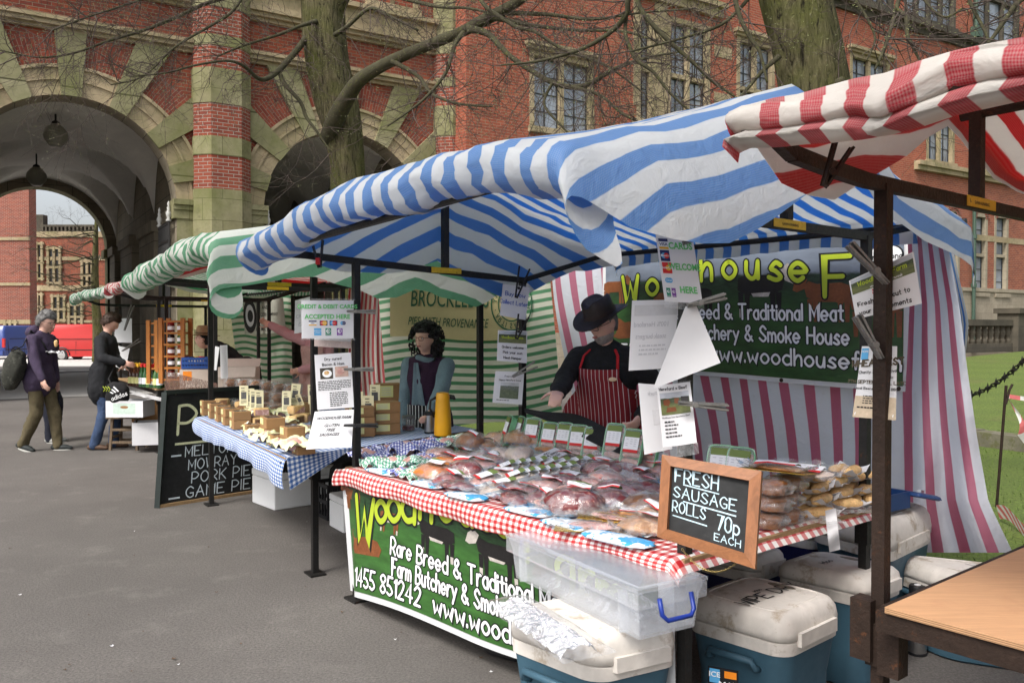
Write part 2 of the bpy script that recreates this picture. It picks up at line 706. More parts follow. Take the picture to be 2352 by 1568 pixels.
# ------------------------------------------------------------------ signs and printed sheets
def panel_map(cs, bend=0.0, off=.0012):
 TL, TR, BR, BL = [V(c) for c in cs]
 N_ = (TR - TL).cross(BL - TL).normalized() * -1
 if N_.dot(V((0, 0, CAMZ)) - TL) < 0: N_ = -N_

 def mp(u, v, o=off):
  p = BL * (1 - u) * (1 - v) + BR * u * (1 - v) + TR * u * v + TL * (1 - u) * v
  return p + N_ * (o + bend * math.sin(math.pi * u) * .6 + bend * (1 - v) ** 2)
 return mp, ((TR - TL).length + (BR - BL).length) / 2, ((BL - TL).length + (BR - TR).length) / 2


def sign(name, label, cs, items, cat='sign', mat=None, bend=0.0, group=None, th=.0016, sleeve=None):
 mp, Wd, Ht = panel_map(cs, bend)
 t = thing(name, label, cat, V(cs[3]), group=group)
 mb = MB()
 mb.sheet(lambda a, c: mp(a, c, 0), 8, 8, th)
 # sheet() offsets along its own normal: keep the front face towards the reader
 mb.build('paper', mat or PAPER, t, True)
 if sleeve:
  a, b = sleeve
  sl = MB()
  for (v0, v1) in ((-a, 0), (1, 1 + b)):
   if abs(v1 - v0) > .001:
    sl.grid(lambda u, v: mp(-.03 + 1.06 * u, v0 + (v1 - v0) * v, .0004), 6, 3)
  sl.build('plastic_sleeve', FILM, t, True)
 groups = {}
 for it in items:
  k = it[0]
  if k in 'TLBI':
   txt, x, y, h, m = it[1:6]
   wt = it[6] if len(it) > 6 else None
   key = ('lettering', m.name)
   g = groups.setdefault(key, (MB(), m))[0]
   f = lambda X, Y: mp(X / Wd, Y / Ht, .0022)
   if k in 'TL':
    hh = h * Ht
    fit = it[7] if len(it) > 7 else 1.0
    if k == 'L': fit = fit * Wd / twidth(txt, hh)
    write(g, txt, x * Wd, y * Ht, hh, hh * (wt or .16), f, 'c' if k == 'T' else 'l', sx=fit, slope=it[8] if len(it) > 8 else 0)
   else:
    block(g, txt, x * Wd, y * Ht, h * Ht, f, (wt or .0), .35 if k == 'I' else 0, 'c', it[7] if len(it) > 7 else 1.0)
  elif k == 'R':
   x0, y0, x1, y1, m = it[1:6]
   lift = it[6] if len(it) > 6 else 1.0
   g = groups.setdefault(('print', m.name), (MB(), m))[0]
   b0 = len(g.v)
   g.grid(lambda u, v: mp(x0 + (x1 - x0) * u, y0 + (y1 - y0) * v, .0006 + .0005 * lift), 5, 5)
  elif k == 'O':
   x, y, r, m = it[1:5]
   asp = it[5] if len(it) > 5 else 1
   lift = it[6] if len(it) > 6 else 1.5
   g = groups.setdefault(('emblem', m.name), (MB(), m))[0]
   g.poly([mp(x + r * math.cos(2 * math.pi * q / 20), y + r * asp * Wd / Ht * math.sin(2 * math.pi * q / 20), .0006 + .0005 * lift) for q in range(20)])
  elif k == 'G':      # a printed outline, points in fractions
   pts, m = it[1:3]
   g = groups.setdefault(('print', m.name), (MB(), m))[0]
   g.poly([mp(a, b, .0014 + (it[3] if len(it) > 3 else 0) * .0004) for a, b in pts])
  elif k == 'Z':      # a block of lines too small to read
   x0, x1, y0, y1, n, m = it[1:7]
   g = groups.setdefault(('small_print', m.name), (MB(), m))[0]
   rr = random.Random(n * 13 + int(x0 * 100))
   lh = (y1 - y0) / n
   for i in range(n):
    yy = y1 - (i + .75) * lh
    xx = x0
    xe = x1 if i < n - 1 else x0 + (x1 - x0) * rr.uniform(.4, .9)
    while xx < xe - .01:
     wd = min(rr.uniform(.03, .09), xe - xx)
     g.poly([mp(xx, yy, .002), mp(xx + wd, yy, .002), mp(xx + wd, yy + lh * .42, .002), mp(xx, yy + lh * .42, .002)])
     xx += wd + .018
 for (nm, _), (g, m) in groups.items():
  g.build(nm, m, t)
 return t, mp, Wd, Ht


def scr(p4, d):
 """four picture places at one or four depths -> corners TL, TR, BR, BL"""
 if not hasattr(d, '__len__'): d = [d] * 4
 return [at(p[0], p[1], k) for p, k in zip(p4, d)]


# ------------------------------------------------------------------ common materials
PAPER = basic('paper white', (.78, .78, .8), .5, .03, 4, .04, transl=.15, rnd=.03)
CARD = basic('card cream', (.74, .68, .44), .6, .05, 6, .04, rnd=.03)
INK = flat('ink black', (.012, .012, .014))
INKGREY = flat('ink faint', (.55, .55, .58))
INKBLUE = flat('ink blue', (.07, .13, .45))
INKGREEN = flat('ink green', (.13, .52, .16))
INKDKGREEN = flat('ink dark green', (.02, .10, .05))
INKRED = flat('ink red', (.6, .03, .03))
LIME = flat('ink lime', (.40, .50, .035), .4)
WHITEINK = flat('ink white', (.82, .83, .84), .45)
NAVY = flat('ink navy', (.02, .03, .12))
GOLD = flat('ink gold', (.75, .42, .03))
ORANGE = flat('ink orange', (.80, .25, .02))
SKYB = flat('ink sky blue', (.10, .38, .68))
PURPLE = flat('ink purple', (.20, .06, .33))
TEAL = flat('ink teal', (.02, .22, .13))
LGREEN = flat('print pasture', (.16, .22, .06))
FILM = film('clear film', haze=.11)
BAGFILM = film('bag film', haze=.24, rough=.1)
IRON = basic('black iron', (.02, .019, .018), .55, .3, 14, .2, .3, .4, (.07, .03, .015), .62)
RUST = basic('rusty steel', (.034, .020, .014), .65, .35, 18, .3, .3, .35, (.085, .034, .015), .60)
STEEL = basic('brushed steel', (.52, .52, .52), .32, .1, 20, .05, 1, .5)
GALV = basic('dull clamp steel', (.24, .235, .22), .45, .25, 25, .15, .7, .5, (.18, .10, .05), .68)
BLACKP = basic('black plastic', (.014, .014, .016), .45, .2, 8, .05)
YELLOWP = basic('yellow plate', (.65, .42, .02), .5, .15, 40, .05, col2=(.10, .06, .01), thr=.6)
PLY = None


def wood(name, col, ring=26, var=.3, rough=.55, axis='X', dist=6, dirt=None):
 m, nt, b, out = newmat(name)
 ob = nd(nt, 'TexCoord').outputs['Object']
 mpv = nd(nt, 'Mapping', {'Vector': ob, 'Scale': {'X': (1.2, 14, 14), 'Y': (14, 1.2, 14), 'Z': (14, 14, 1.2)}[axis]}).outputs[0]
 n = nd(nt, 'TexNoise', {'Scale': 3.2, 'Detail': 7.0, 'Roughness': .62, 'Distortion': 1.1, 'Vector': mpv}).outputs[0]
 n2 = noi(nt, mpv, ring, 3)
 c = mixc(nt, ramp(nt, n, .3, .72), dark(col, 1 - var), dark(col, 1 + var * .7))
 c = mixc(nt, math_(nt, 'MULTIPLY', ramp(nt, n2, .5, .8), .5), c, dark(col, 1 - var * 1.4))
 if dirt:
  c = mixc(nt, ramp(nt, noi(nt, ob, 3.5, 6, .7), .56, .75), c, dirt)
 nt.links.new(c, b.inputs['Base Color'])
 b.inputs['Roughness'].default_value = rough
 b.inputs['Specular IOR Level'].default_value = .3
 nt.links.new(nd(nt, 'Bump', {'Strength': .15, 'Distance': .01, 'Height': n2}).outputs[0], b.inputs['Normal'])
 MATS[name] = m
 return m


PLY = wood('plywood', (.52, .30, .16), 30, .13, .6, 'X', dirt=(.44, .24, .13))
FRAMEW = wood('frame wood', (.27, .11, .045), 30, .3, .45, 'X')
FRAMEW2 = wood('frame wood upright', (.27, .11, .045), 30, .3, .45, 'Z')
PINE = wood('stained pine', (.42, .16, .035), 30, .25, .5, 'Z')
OLDWOOD = wood('old grey wood', (.16, .115, .075), 30, .35, .8, 'Z')
EDGEWOOD = wood('raw board edge', (.34, .22, .11), 30, .3, .8, 'X')
SLATE = basic('chalk board', (.010, .011, .012), .7, .4, 5, .05, col2=(.03, .032, .033), thr=.62, rnd=0)
CHALK = basic('chalk', (.62, .70, .76), .9, .22, 60, .2, rnd=0)
CHALKY = basic('yellow chalk', (.68, .70, .46), .9, .22, 60, .2, rnd=0)
CHALKB = basic('pale blue chalk', (.50, .66, .74), .9, .3, 70, .2, rnd=0)


def photo(name, top, mid, low, h1=.72, h2=.55, sc=9):
 """a printed landscape: sky, hedge line, field"""
 m, nt, b, out = newmat(name)
 uv = nd(nt, 'TexCoord').outputs['UV']
 sx = nd(nt, 'SeparateXYZ', {0: uv})
 n = noi(nt, uv, sc, 6, .65)
 yy = math_(nt, 'MULTIPLY_ADD', n, .10, sx.outputs[1])
 lo = mixc(nt, ramp(nt, n, .3, .7), dark(low, .6), dark(low, 1.35))
 md = mixc(nt, ramp(nt, noi(nt, uv, sc * 3, 4), .35, .65), dark(mid, .5), dark(mid, 1.5))
 tp = mixc(nt, ramp(nt, noi(nt, uv, sc * .35, 5), .3, .7), dark(top, .7), dark(top, 1.3))
 c = mixc(nt, ramp(nt, yy, h2 - .05, h2 + .12), lo, md)
 c = mixc(nt, ramp(nt, yy, h1 + .04, h1 + .065), c, tp)
 nt.links.new(c, b.inputs['Base Color'])
 b.inputs['Roughness'].default_value = .42
 return m


PHOTO_FIELD = photo('banner print', (.16, .19, .24), (.012, .03, .014), (.022, .075, .016), .76, .62, 14)
PHOTO_FRONT = photo('front banner print', (.02, .04, .02), (.015, .045, .016), (.035, .115, .022), .93, .72, 16)
PHOTO_SMALL = photo('small field print', (.42, .45, .5), (.05, .07, .03), (.13, .15, .05), .74, .5, 5)
PHOTO_GREY = photo('grey field print', (.5, .52, .54), (.13, .15, .12), (.11, .14, .08), .78, .55, 5)
COWBROWN = basic('cow print brown', (.20, .065, .022), .45, .3, 14, 0, rnd=0)
COWBLACK = basic('cow print black', (.012, .011, .011), .45, .3, 14, 0, rnd=0)
COWWHITE = basic('cow print white', (.50, .46, .42), .45, .3, 14, 0, rnd=0)
# ================================================================== ground
U = V((-math.sin(R(39)), math.cos(R(39)), 0))      # along the stall row, away from the reader
Vd = V((math.sin(R(51)), math.cos(R(51)), 0))      # from the front of the stalls to the back
A0 = V((-.884, 4.71, 0))                            # left front foot of the butcher's stall


def row(a, b, z=0):
 return A0 + U * a + Vd * b + V((0, 0, z))


def smooth(a, b, x):
 t = max(0, min(1, (x - a) / (b - a)))
 return t * t * (3 - 2 * t)


def asphalt(name, c1, c2, spk):
 m, nt, b, out = newmat(name)
 ob = nd(nt, 'TexCoord').outputs['Object']
 n1, n2, n3 = noi(nt, ob, .5, 5), noi(nt, ob, 75, 4, .8), noi(nt, ob, 3.0, 6, .7)
 c = mixc(nt, ramp(nt, n2, .34, .68), c1, c2)
 c = mixc(nt, math_(nt, 'MULTIPLY', ramp(nt, n1, .38, .62), .55), c, dark(c1, 1.05))
 c = mixc(nt, math_(nt, 'MULTIPLY', ramp(nt, n3, .55, .8), .4), c, dark(c2, 1.25))
 vo = nd(nt, 'TexVoronoi', {'Vector': ob, 'Scale': 3.1, 'Randomness': 1.0}, feature='F1')
 sz = math_(nt, 'MULTIPLY_ADD', nd(nt, 'SeparateColor', {0: vo.outputs['Color']}).outputs[0], .05, -.028)
 c = mixc(nt, math_(nt, 'LESS_THAN', vo.outputs['Distance'], sz), c, spk)
 vo2 = nd(nt, 'TexVoronoi', {'Vector': ob, 'Scale': 4.7, 'Randomness': 1.0}, feature='F1')
 sz2 = math_(nt, 'MULTIPLY_ADD', nd(nt, 'SeparateColor', {0: vo2.outputs['Color']}).outputs[1], .09, -.055)
 c = mixc(nt, math_(nt, 'LESS_THAN', math_(nt, 'MULTIPLY_ADD', n2, .06, vo2.outputs['Distance']), math_(nt, 'ADD', sz2, .03)), c, dark(c1, .45))
 nt.links.new(c, b.inputs['Base Color'])
 b.inputs['Roughness'].default_value = .88
 b.inputs['Specular IOR Level'].default_value = .25
 nt.links.new(nd(nt, 'Bump', {'Strength': .55, 'Distance': .012, 'Height': n2}).outputs[0], b.inputs['Normal'])
 return m


ASPH = asphalt('asphalt', (.084, .077, .071), (.208, .191, .177), (.55, .53, .5))
COURT = asphalt('court paving', (.50, .48, .45), (.60, .58, .54), (.7, .7, .68))


def gz(x, y):
 return -.3 * smooth(29, 44, y) * smooth(2, -6, x)


def axis(lo, hi, fine, k=1.35):
 out, x, st = [lo], lo, 60
 return out


xs = [-400, -200, -100, -60, -40, -30, -25, -20, -16, -12, -9, -6, -3, 0, 3, 6, 10, 16, 30, 60, 120, 400]
ys = [-40, -10, -4, 0, 4, 8, 12, 16, 20, 24, 28, 30, 32, 34, 36, 38, 40, 42, 44, 50, 60, 90, 180, 500]
g = MB()
for j in range(len(ys) - 1):
 for i in range(len(xs) - 1):
  g.quad(*[V((x, y, gz(x, y))) for x, y in ((xs[i], ys[j]), (xs[i + 1], ys[j]), (xs[i + 1], ys[j + 1]), (xs[i], ys[j + 1]))])
tag(g.build('ground', ASPH, loc=(0, 0, 0), fix=True), kind='structure')

# building frame: s along the facade, z up, off towards the reader
BO, BW, BN = V((-9.46, 17.9, 0)), V((.848, .530, 0)).normalized(), V((.530, -.848, 0)).normalized()


def Bp(s, z, off=0.0):
 return BO + BW * s + BN * off + V((0, 0, z))


def onwall(x, y, off=0.0):
 u = (CY - y) / FPX
 r = V(((x - CX) / FPX, math.cos(PITCH) + u * math.sin(PITCH), u * math.cos(PITCH) - math.sin(PITCH)))
 q = BO + BN * off - V((0, 0, CAMZ))
 k = q.dot(BN) / r.dot(BN)
 p = V((0, 0, CAMZ)) + r * k
 return (p - BO).dot(BW), p.z


g = MB()      # paler paving into the court, brought forward inside the passage to lighten the vault
for t0, t1 in ((.8, 6), (6, 10), (10, 14), (14, 18), (18, 22), (22, 26), (26, 32), (32, 60)):
 wdt = 2.3 if t0 < 14 else 16
 P = [Bp(-wdt, 0, -t0), Bp(wdt, 0, -t0), Bp(wdt, 0, -t1), Bp(-wdt, 0, -t1)]
 g.quad(*[V((p.x, p.y, gz(p.x, p.y) + .006)) for p in P])
P = [Bp(3.9, 0, -.7), Bp(8.5, 0, -.7), Bp(8.5, 0, -13), Bp(3.9, 0, -13)]  # pale floor added in the second passage to brighten its vault
g.quad(*[V((p.x, p.y, .006)) for p in P])
tag(g.build('court_paving', COURT), kind='structure')

# lawn behind the stalls, rising to the right
m, nt, b, out = newmat('grass ground')
ob = nd(nt, 'TexCoord').outputs['Object']
sx = nd(nt, 'SeparateXYZ', {0: ob})
n1, n2 = noi(nt, ob, 1.1, 5), noi(nt, ob, 30, 5, .7)
st = math_(nt, 'MULTIPLY_ADD', math_(nt, 'SINE', math_(nt, 'MULTIPLY', math_(nt, 'MULTIPLY_ADD', sx.outputs[1], 1.0, math_(nt, 'MULTIPLY', sx.outputs[0], .25)), 4.2)), .5, .5)
c = mixc(nt, math_(nt, 'MULTIPLY', st, .55), (.17, .25, .035), (.115, .185, .025))
c = mixc(nt, ramp(nt, n2, .35, .72), dark((.09, .13, .022), .55), c)
c = mixc(nt, math_(nt, 'MULTIPLY', ramp(nt, n1, .55, .75), .5), c, (.13, .10, .045))
nt.links.new(c, b.inputs['Base Color'])
b.inputs['Roughness'].default_value = .9
nt.links.new(nd(nt, 'Bump', {'Strength': .8, 'Distance': .03, 'Height': n2}).outputs[0], b.inputs['Normal'])
GRASSM = m


def lz(p):
 return .006 + .75 * smooth(11.5, 31, p.y) * smooth(2, 12, p.x)


g = MB()
aa = [7, 5, 3, 1, -1, -3, -5, -8, -11, -15, -20, -28, -40]
bb = [2.75, 4, 5.5, 7, 9, 11, 13, 16, 19, 22, 26, 30, 40]
for i in range(len(aa) - 1):
 for j in range(len(bb) - 1):
  P = [row(aa[i], bb[j]), row(aa[i + 1], bb[j]), row(aa[i + 1], bb[j + 1]), row(aa[i], bb[j + 1])]
  if all((p - BO).dot(BN) < 0 for p in P): continue
  g.quad(*[V((p.x, p.y, lz(p))) for p in P])
tag(g.build('lawn', GRASSM, fix=True), kind='structure')
g = MB()
rr = random.Random(3)
for i in range(15000):
 a, bq = rr.uniform(3, -9), 2.8 + 8.5 * rr.random() ** 1.6
 p = row(a, bq); p.z = lz(p)
 h, an, ln = rr.uniform(.02, .055), rr.uniform(0, 6.28), rr.uniform(-.03, .03)
 dx, dy = math.cos(an) * .004, math.sin(an) * .004
 g.add([p + V((-dx, -dy, 0)), p + V((dx, dy, 0)), p + V((ln, ln * .6, h))], [(0, 1, 2)])
tag(g.build('grass', basic('grass blades', (.10, .16, .025), .8, .4, 2, 0, rnd=0)), 'short patchy turf growing behind the stalls', 'grass', kind='stuff')
g = MB()
k0, k1 = gp(2231, 1023), gp(2420, 1049)
kd = (k1 - k0).normalized()
for i in range(-9, 6):
 a = k0 + kd * (i * .92)
 b_ = a + kd * .905
 nn = V((-kd.y, kd.x, 0))
 g.hexa([a, b_, b_ + nn * .3, a + nn * .3] + [p + V((0, 0, .19 + .012 * math.sin(i * 5))) for p in (a, b_, b_ + nn * .3, a + nn * .3)])
KERBM = basic('kerb stone', (.15, .14, .10), .9, .3, 5, .5, col2=(.10, .10, .045), thr=.5)
tag(g.build('kerb', KERBM), kind='structure')

# ================================================================== brick building
BRK = bricks('brick dark', (.32, .075, .038), (.175, .044, .032), (.27, .21, .15), .235, .082, .0065, gamt=.3)
BRKP = bricks('brick pilaster', (.30, .070, .040), (.20, .047, .032), (.34, .30, .25), .235, .082, .008, gamt=.2)
BRKW = bricks('brick wing', (.39, .105, .058), (.28, .072, .045), (.36, .26, .19), .235, .078, .0055, gamt=.18)
BRKL = bricks('brick lower', (.36, .11, .062), (.25, .075, .05), (.36, .27, .20), .235, .078, .0055, gamt=.22)
STONE = bricks('sandstone', (.45, .36, .23), (.38, .30, .19), (.20, .16, .10), .95, .5, .004, (.16, .13, .07), .5, .3, .35, .35)
STONEM = bricks('mossy stone', (.34, .31, .19), (.27, .25, .14), (.07, .065, .035), .95, .50, .006, (.10, .09, .04), .5, .4, .35, 1.0)
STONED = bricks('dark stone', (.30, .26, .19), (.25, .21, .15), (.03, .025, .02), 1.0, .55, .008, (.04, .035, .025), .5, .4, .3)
BUFF = bricks('buff ashlar', (.42, .36, .27), (.36, .31, .23), (.2, .17, .13), .8, .36, .005, (.15, .13, .09), .4, .3, .35)
PLASTER = basic('vault plaster', (.87, .84, .78), .85, .1, 1.2, .05, rnd=0)
SOOT = bricks('sooty stone', (.115, .10, .075), (.08, .072, .055), (.05, .045, .04), .9, .4, .005, (.03, .028, .022), .7, .5, .35)
m, nt, b, out = newmat('window glass')
ob = nd(nt, 'TexCoord').outputs['Object']
b.inputs['Base Color'].default_value = (.10, .115, .14, 1)
nt.links.new(mixc(nt, ramp(nt, noi(nt, ob, .9, 3), .35, .65), (.14, .16, .20), (.30, .34, .40)), b.inputs['Base Color'])  # reflected sky painted into the glass as paler blue-grey patches
b.inputs['Roughness'].default_value = .06
b.inputs['Specular IOR Level'].default_value = .9
nt.links.new(nd(nt, 'Bump', {'Strength': .08, 'Distance': .02, 'Height': noi(nt, ob, 3, 2)}).outputs[0], b.inputs['Normal'])
GLASS = m
LEAD = basic('window lead', (.03, .032, .035), .6, .2, 20, 0)

bld = thing('brick_building', 'tall red brick and stone building with two round archways behind the stalls', 'building', Bp(3, 0))
RA, ZC, CS = 2.11, 4.4, (0.0, 6.2)


def Buv(mb, pts, mi=0):
 """pts: (s, z, off)"""
 mb.poly([Bp(*p) for p in pts], [(p[0], p[1]) for p in pts], mi)


def slab(mb, s0, s1, z0, z1, o0, o1):
 """a block standing out of the wall, with metre UVs"""
 Buv(mb, [(s0, z0, o1), (s1, z0, o1), (s1, z1, o1), (s0, z1, o1)])
 for s_, fl in ((s0, 1), (s1, -1)):
  q = [(s_, z0, o0), (s_, z0, o1), (s_, z1, o1), (s_, z1, o0)][::fl]
  mb.poly([Bp(*p) for p in q], [(p[2], p[1]) for p in q])
 for z_, fl in ((z0, -1), (z1, 1)):
  q = [(s0, z_, o1), (s1, z_, o1), (s1, z_, o0), (s0, z_, o0)][::fl]
  mb.poly([Bp(*p) for p in q], [(p[0], p[2]) for p in q])


def archz(s):
 for c in CS:
  if abs(s - c) < RA:
   return ZC + math.sqrt(max(0, RA * RA - (s - c) ** 2))
 return 0


g = MB()
ss = sorted(set([-9, -6, -4, -3, 9.0] + [c + RA * math.sin(math.pi * (k / 24 - .5)) for c in CS for k in range(25)] + [3.1]))
for a, b_ in zip(ss, ss[1:]):
 mid = (a + b_) / 2
 z0, z1 = (archz(a + 1e-6), archz(b_ - 1e-6)) if archz(mid) else (0, 0)
 Buv(g, [(a, z0, 0), (b_, z1, 0), (b_, 15, 0), (a, 15, 0)])
g.build('arcade_wall', BRK, bld)
# arch rings and long stones
for ci, c in enumerate(CS):
 ring, arc, vou, brv = MB(), MB(), MB(), MB()

 def pol(r, a):
  return (c + r * math.cos(a), ZC + r * math.sin(a))

 def ringpart(mb, r0, r1, o, n=40, a0=0, a1=math.pi, o0=0.0, uvpol=False):
  for k in range(n):
   x0, x1 = a0 + (a1 - a0) * k / n, a0 + (a1 - a0) * (k + 1) / n
   A_, B_, C_, D_ = pol(r0, x0), pol(r1, x0), pol(r1, x1), pol(r0, x1)
   uv = [(r0, x0 * r1), (r1, x0 * r1), (r1, x1 * r1), (r0, x1 * r1)]
   mb.poly([Bp(*p, o) for p in (A_, B_, C_, D_)], uv)
   mb.poly([Bp(*B_, o), Bp(*B_, o0), Bp(*C_, o0), Bp(*C_, o)], uv)
   mb.poly([Bp(*D_, o), Bp(*D_, o0), Bp(*A_, o0), Bp(*A_, o)], uv)
 ringpart(ring, RA, RA + .31, .05)
 ringpart(ring, RA + .31, RA + .36, .085)
 ringpart(ring, RA + .36, RA + .57, .045)
 ringpart(ring, RA + .57, RA + .64, .10)
 ringpart(brv, RA + .64, RA + 1.28, .022, uvpol=True)
 angs = [90, 64.5, 39.5, 17, 115.5, 140.5, 163]
 for an in angs:
  w0 = R(5.2)
  a0, a1 = R(an) - w0, R(an) + w0
  smax = c + (2.47 if ci == 0 or True else 9)
  pts = []
  for a in (a0, a1):
   r = RA - .012
   ca, sa = math.cos(a), math.sin(a)
   r1 = (7.84 - ZC) / sa if sa > .05 else 9
   if abs(ca) > 1e-6:
    r1 = min(r1, 2.5 / abs(ca))
   pts.append((pol(r, a), pol(r1, a), a))
  (i0, o0_, _), (i1, o1_, _) = pts
  loop = [i0, o0_]
  # fill the corner when one side meets the string course and the other the pilaster
  if abs(o0_[1] - 7.84) < .01 and abs(o1_[1] - 7.84) > .01 or abs(o1_[1] - 7.84) < .01 and abs(o0_[1] - 7.84) > .01:
   sg = 1 if math.cos(R(an)) > 0 else -1
   loop.append((c + sg * 2.5, 7.84))
  loop += [o1_, i1]
  lo = [Bp(*p, .12) for p in loop]
  vou.poly(lo, [(p[0] * .3 + an, p[1] * .3) for p in loop])
  for k in range(len(loop)):
   p, q = loop[k], loop[(k + 1) % len(loop)]
   vou.poly([Bp(*p, .12), Bp(*p, 0), Bp(*q, 0), Bp(*q, .12)], [(0, 0), (.12, 0), (.12, 1), (0, 1)])
 for k in range(32):       # the deep soffit of the arch
  x0, x1 = math.pi * k / 32, math.pi * (k + 1) / 32
  for (oa, ob_, r) in ((.05, -.62, RA),):
   p, q = pol(r, x0), pol(r, x1)
   arc.poly([Bp(*p, oa), Bp(*q, oa), Bp(*q, ob_), Bp(*p, ob_)], [(0, x0 * r), (0, x1 * r), (.67, x1 * r), (.67, x0 * r)])
 for sg in (-1, 1):        # jambs
  s_ = c + sg * RA
  arc.poly([Bp(s_, 0, .05), Bp(s_, 0, -.62), Bp(s_, ZC, -.62), Bp(s_, ZC, .05)], [(0, 0), (.67, 0), (.67, ZC), (0, ZC)])
  slab(vou, min(s_, s_ + sg * .4), max(s_, s_ + sg * .4), 0, ZC, 0, .06)
  imp = sorted((s_ - sg * .08, s_ + sg * .42))
  slab(vou, *imp, ZC - .05, ZC + .07, -.6, .17)
  slab(vou, *imp, ZC - .16, ZC - .05, -.6, .12)
  slab(vou, *imp, ZC - .36, ZC - .16, -.6, .085)
 t = ring.build('arch_ring', STONE, bld)
 vou.build('arch_voussoirs', STONEM if ci else bpy.data.materials.get('mossy stone'), t)
 brv.build('arch_brickwork', bricks('brick voussoirs', (.29, .068, .040), (.17, .042, .03), (.27, .2, .15), .3, .085, .007), t)
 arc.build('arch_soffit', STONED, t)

# pilasters with stone bands
LEV = [(-.1, 4.72, 1), (4.72, 5.49, 0), (5.49, 5.92, 1), (5.92, 6.67, 0), (6.67, 7.47, 1), (7.47, 7.98, 0), (7.98, 8.22, 1), (8.22, 8.86, 0), (8.86, 11.2, 1), (11.2, 12.2, 0), (12.2, 15, 1)]
for sc in (3.1, 9.3):
 core = MB()
 pl = [(-.63, -.05), (-.63, .2), (-.32, .5), (.36, .5), (.63, .22), (.63, -.05)]
 acc = 0
 for k in range(5):
  p, q = pl[k], pl[k + 1]
  l = math.hypot(q[0] - p[0], q[1] - p[1])
  core.poly([Bp(sc + p[0], 0, p[1]), Bp(sc + q[0], 0, q[1]), Bp(sc + q[0], 15, q[1]), Bp(sc + p[0], 15, p[1])], [(acc, 0), (acc + l, 0), (acc + l, 15), (acc, 15)])
  acc += l
 t = core.build('pilaster', BRKP, bld)
 for z0, z1, isst in LEV:
  if not isst: continue
  stn = MB()
  e = .015
  pl = [(-.63 - e, -.05), (-.63 - e, .2 + e), (-.32, .5 + e), (.36, .5 + e), (.63 + e, .22 + e), (.63 + e, -.05)]
  mb = stn
  acc = 0
  for k in range(5):
   p, q = pl[k], pl[k + 1]
   l = math.hypot(q[0] - p[0], q[1] - p[1])
   mb.poly([Bp(sc + p[0], z0, p[1]), Bp(sc + q[0], z0, q[1]), Bp(sc + q[0], z1, q[1]), Bp(sc + p[0], z1, p[1])], [(acc, z0), (acc + l, z0), (acc + l, z1), (acc, z1)])
   acc += l
  if isst:
   for z_ in (z0, z1):
    mb.poly([Bp(sc + p[0], z_, p[1]) for p in pl], [(p[0], p[1]) for p in pl])
  if z0 < 0 and sc < 5:      # plinth steps at the foot
   for z1, e in ((.9, .16), (1.5, .07)):
    slab(stn, sc - .66 - e, sc + .66 + e, 0, z1, 0, .5 + e)
  stn.build('stone_band', STONEM, t)
g = MB()
for s0, s1 in ((-9, 2.47), (3.73, 8.67)):
 for z0, z1, o in ((7.84, 7.92, .10), (7.92, 8.02, .2), (8.02, 8.10, .26), (8.86, 8.95, .10), (8.95, 9.05, .2), (9.05, 9.2, .28), (9.2, 9.6, .2), (9.6, 9.72, .34)):
  slab(g, s0, s1, z0, z1, 0, o)
g.build('string_course', STONE, bld)


def window(s0, s1, z0, z1, cols, rows, off, hood=True, stone=None, rec=.2, bars=(2, 4), fr=.15, mu=.13, arch=False, pmat=None):
 stone = stone or STONE
 f, lead = MB(), MB()
 e = .02
 slab(f, s0, s0 + fr, z0, z1, off - rec, off + e)
 slab(f, s1 - fr, s1, z0, z1, off - rec, off + e)
 slab(f, s0 + fr, s1 - fr, z1 - fr, z1, off - rec, off + e)
 slab(f, s0 - .05, s1 + .05, z0 - .16, z0, off - rec, off + .12)
 if hood:
  slab(f, s0 - .12, s1 + .12, z1, z1 + .09, off, off + .12)
  slab(f, s0 - .16, s1 + .16, z1 + .09, z1 + .2, off, off + .2)
 iw, ih = s1 - s0 - 2 * fr, z1 - fr - z0
 cw, rh = (iw - mu * (cols - 1)) / cols, (ih - mu * (rows - 1)) / rows
 for c_ in range(1, cols):
  a = s0 + fr + c_ * cw + (c_ - 1) * mu
  slab(f, a, a + mu, z0, z1 - fr, off - rec, off - .02)
 for r_ in range(1, rows):
  a = z0 + r_ * rh + (r_ - 1) * mu
  for c_ in range(cols):
   b0 = s0 + fr + c_ * (cw + mu)
   slab(f, b0, b0 + cw, a, a + mu, off - rec, off - .03)
 fo = f.build('window', stone, bld)
 for c_ in range(cols):
  for r_ in range(rows):
   a, bz = s0 + fr + c_ * (cw + mu), z0 + r_ * (rh + mu)
   o_ = off - rec + .02
   p = MB()
   Buv(p, [(a, bz, o_), (a + cw, bz, o_), (a + cw, bz + rh, o_), (a, bz + rh, o_)])
   p.build('pane', pmat or GLASS, fo)
   for k in range(bars[0] + 1):
    x = a + cw * k / bars[0]
    wd = .028 if 0 < k < bars[0] else .06
    slab(lead, max(a, x - wd / 2), min(a + cw, x + wd / 2), bz, bz + rh, o_, o_ + .03)
   for k in range(bars[1] + 1):
    y = bz + rh * k / bars[1]
    wd = .024 if 0 < k < bars[1] else .06
    slab(lead, a, a + cw, max(bz, y - wd / 2), min(bz + rh, y + wd / 2), o_, o_ + .027)
 lead.build('window_bars', LEAD, fo)
 return fo


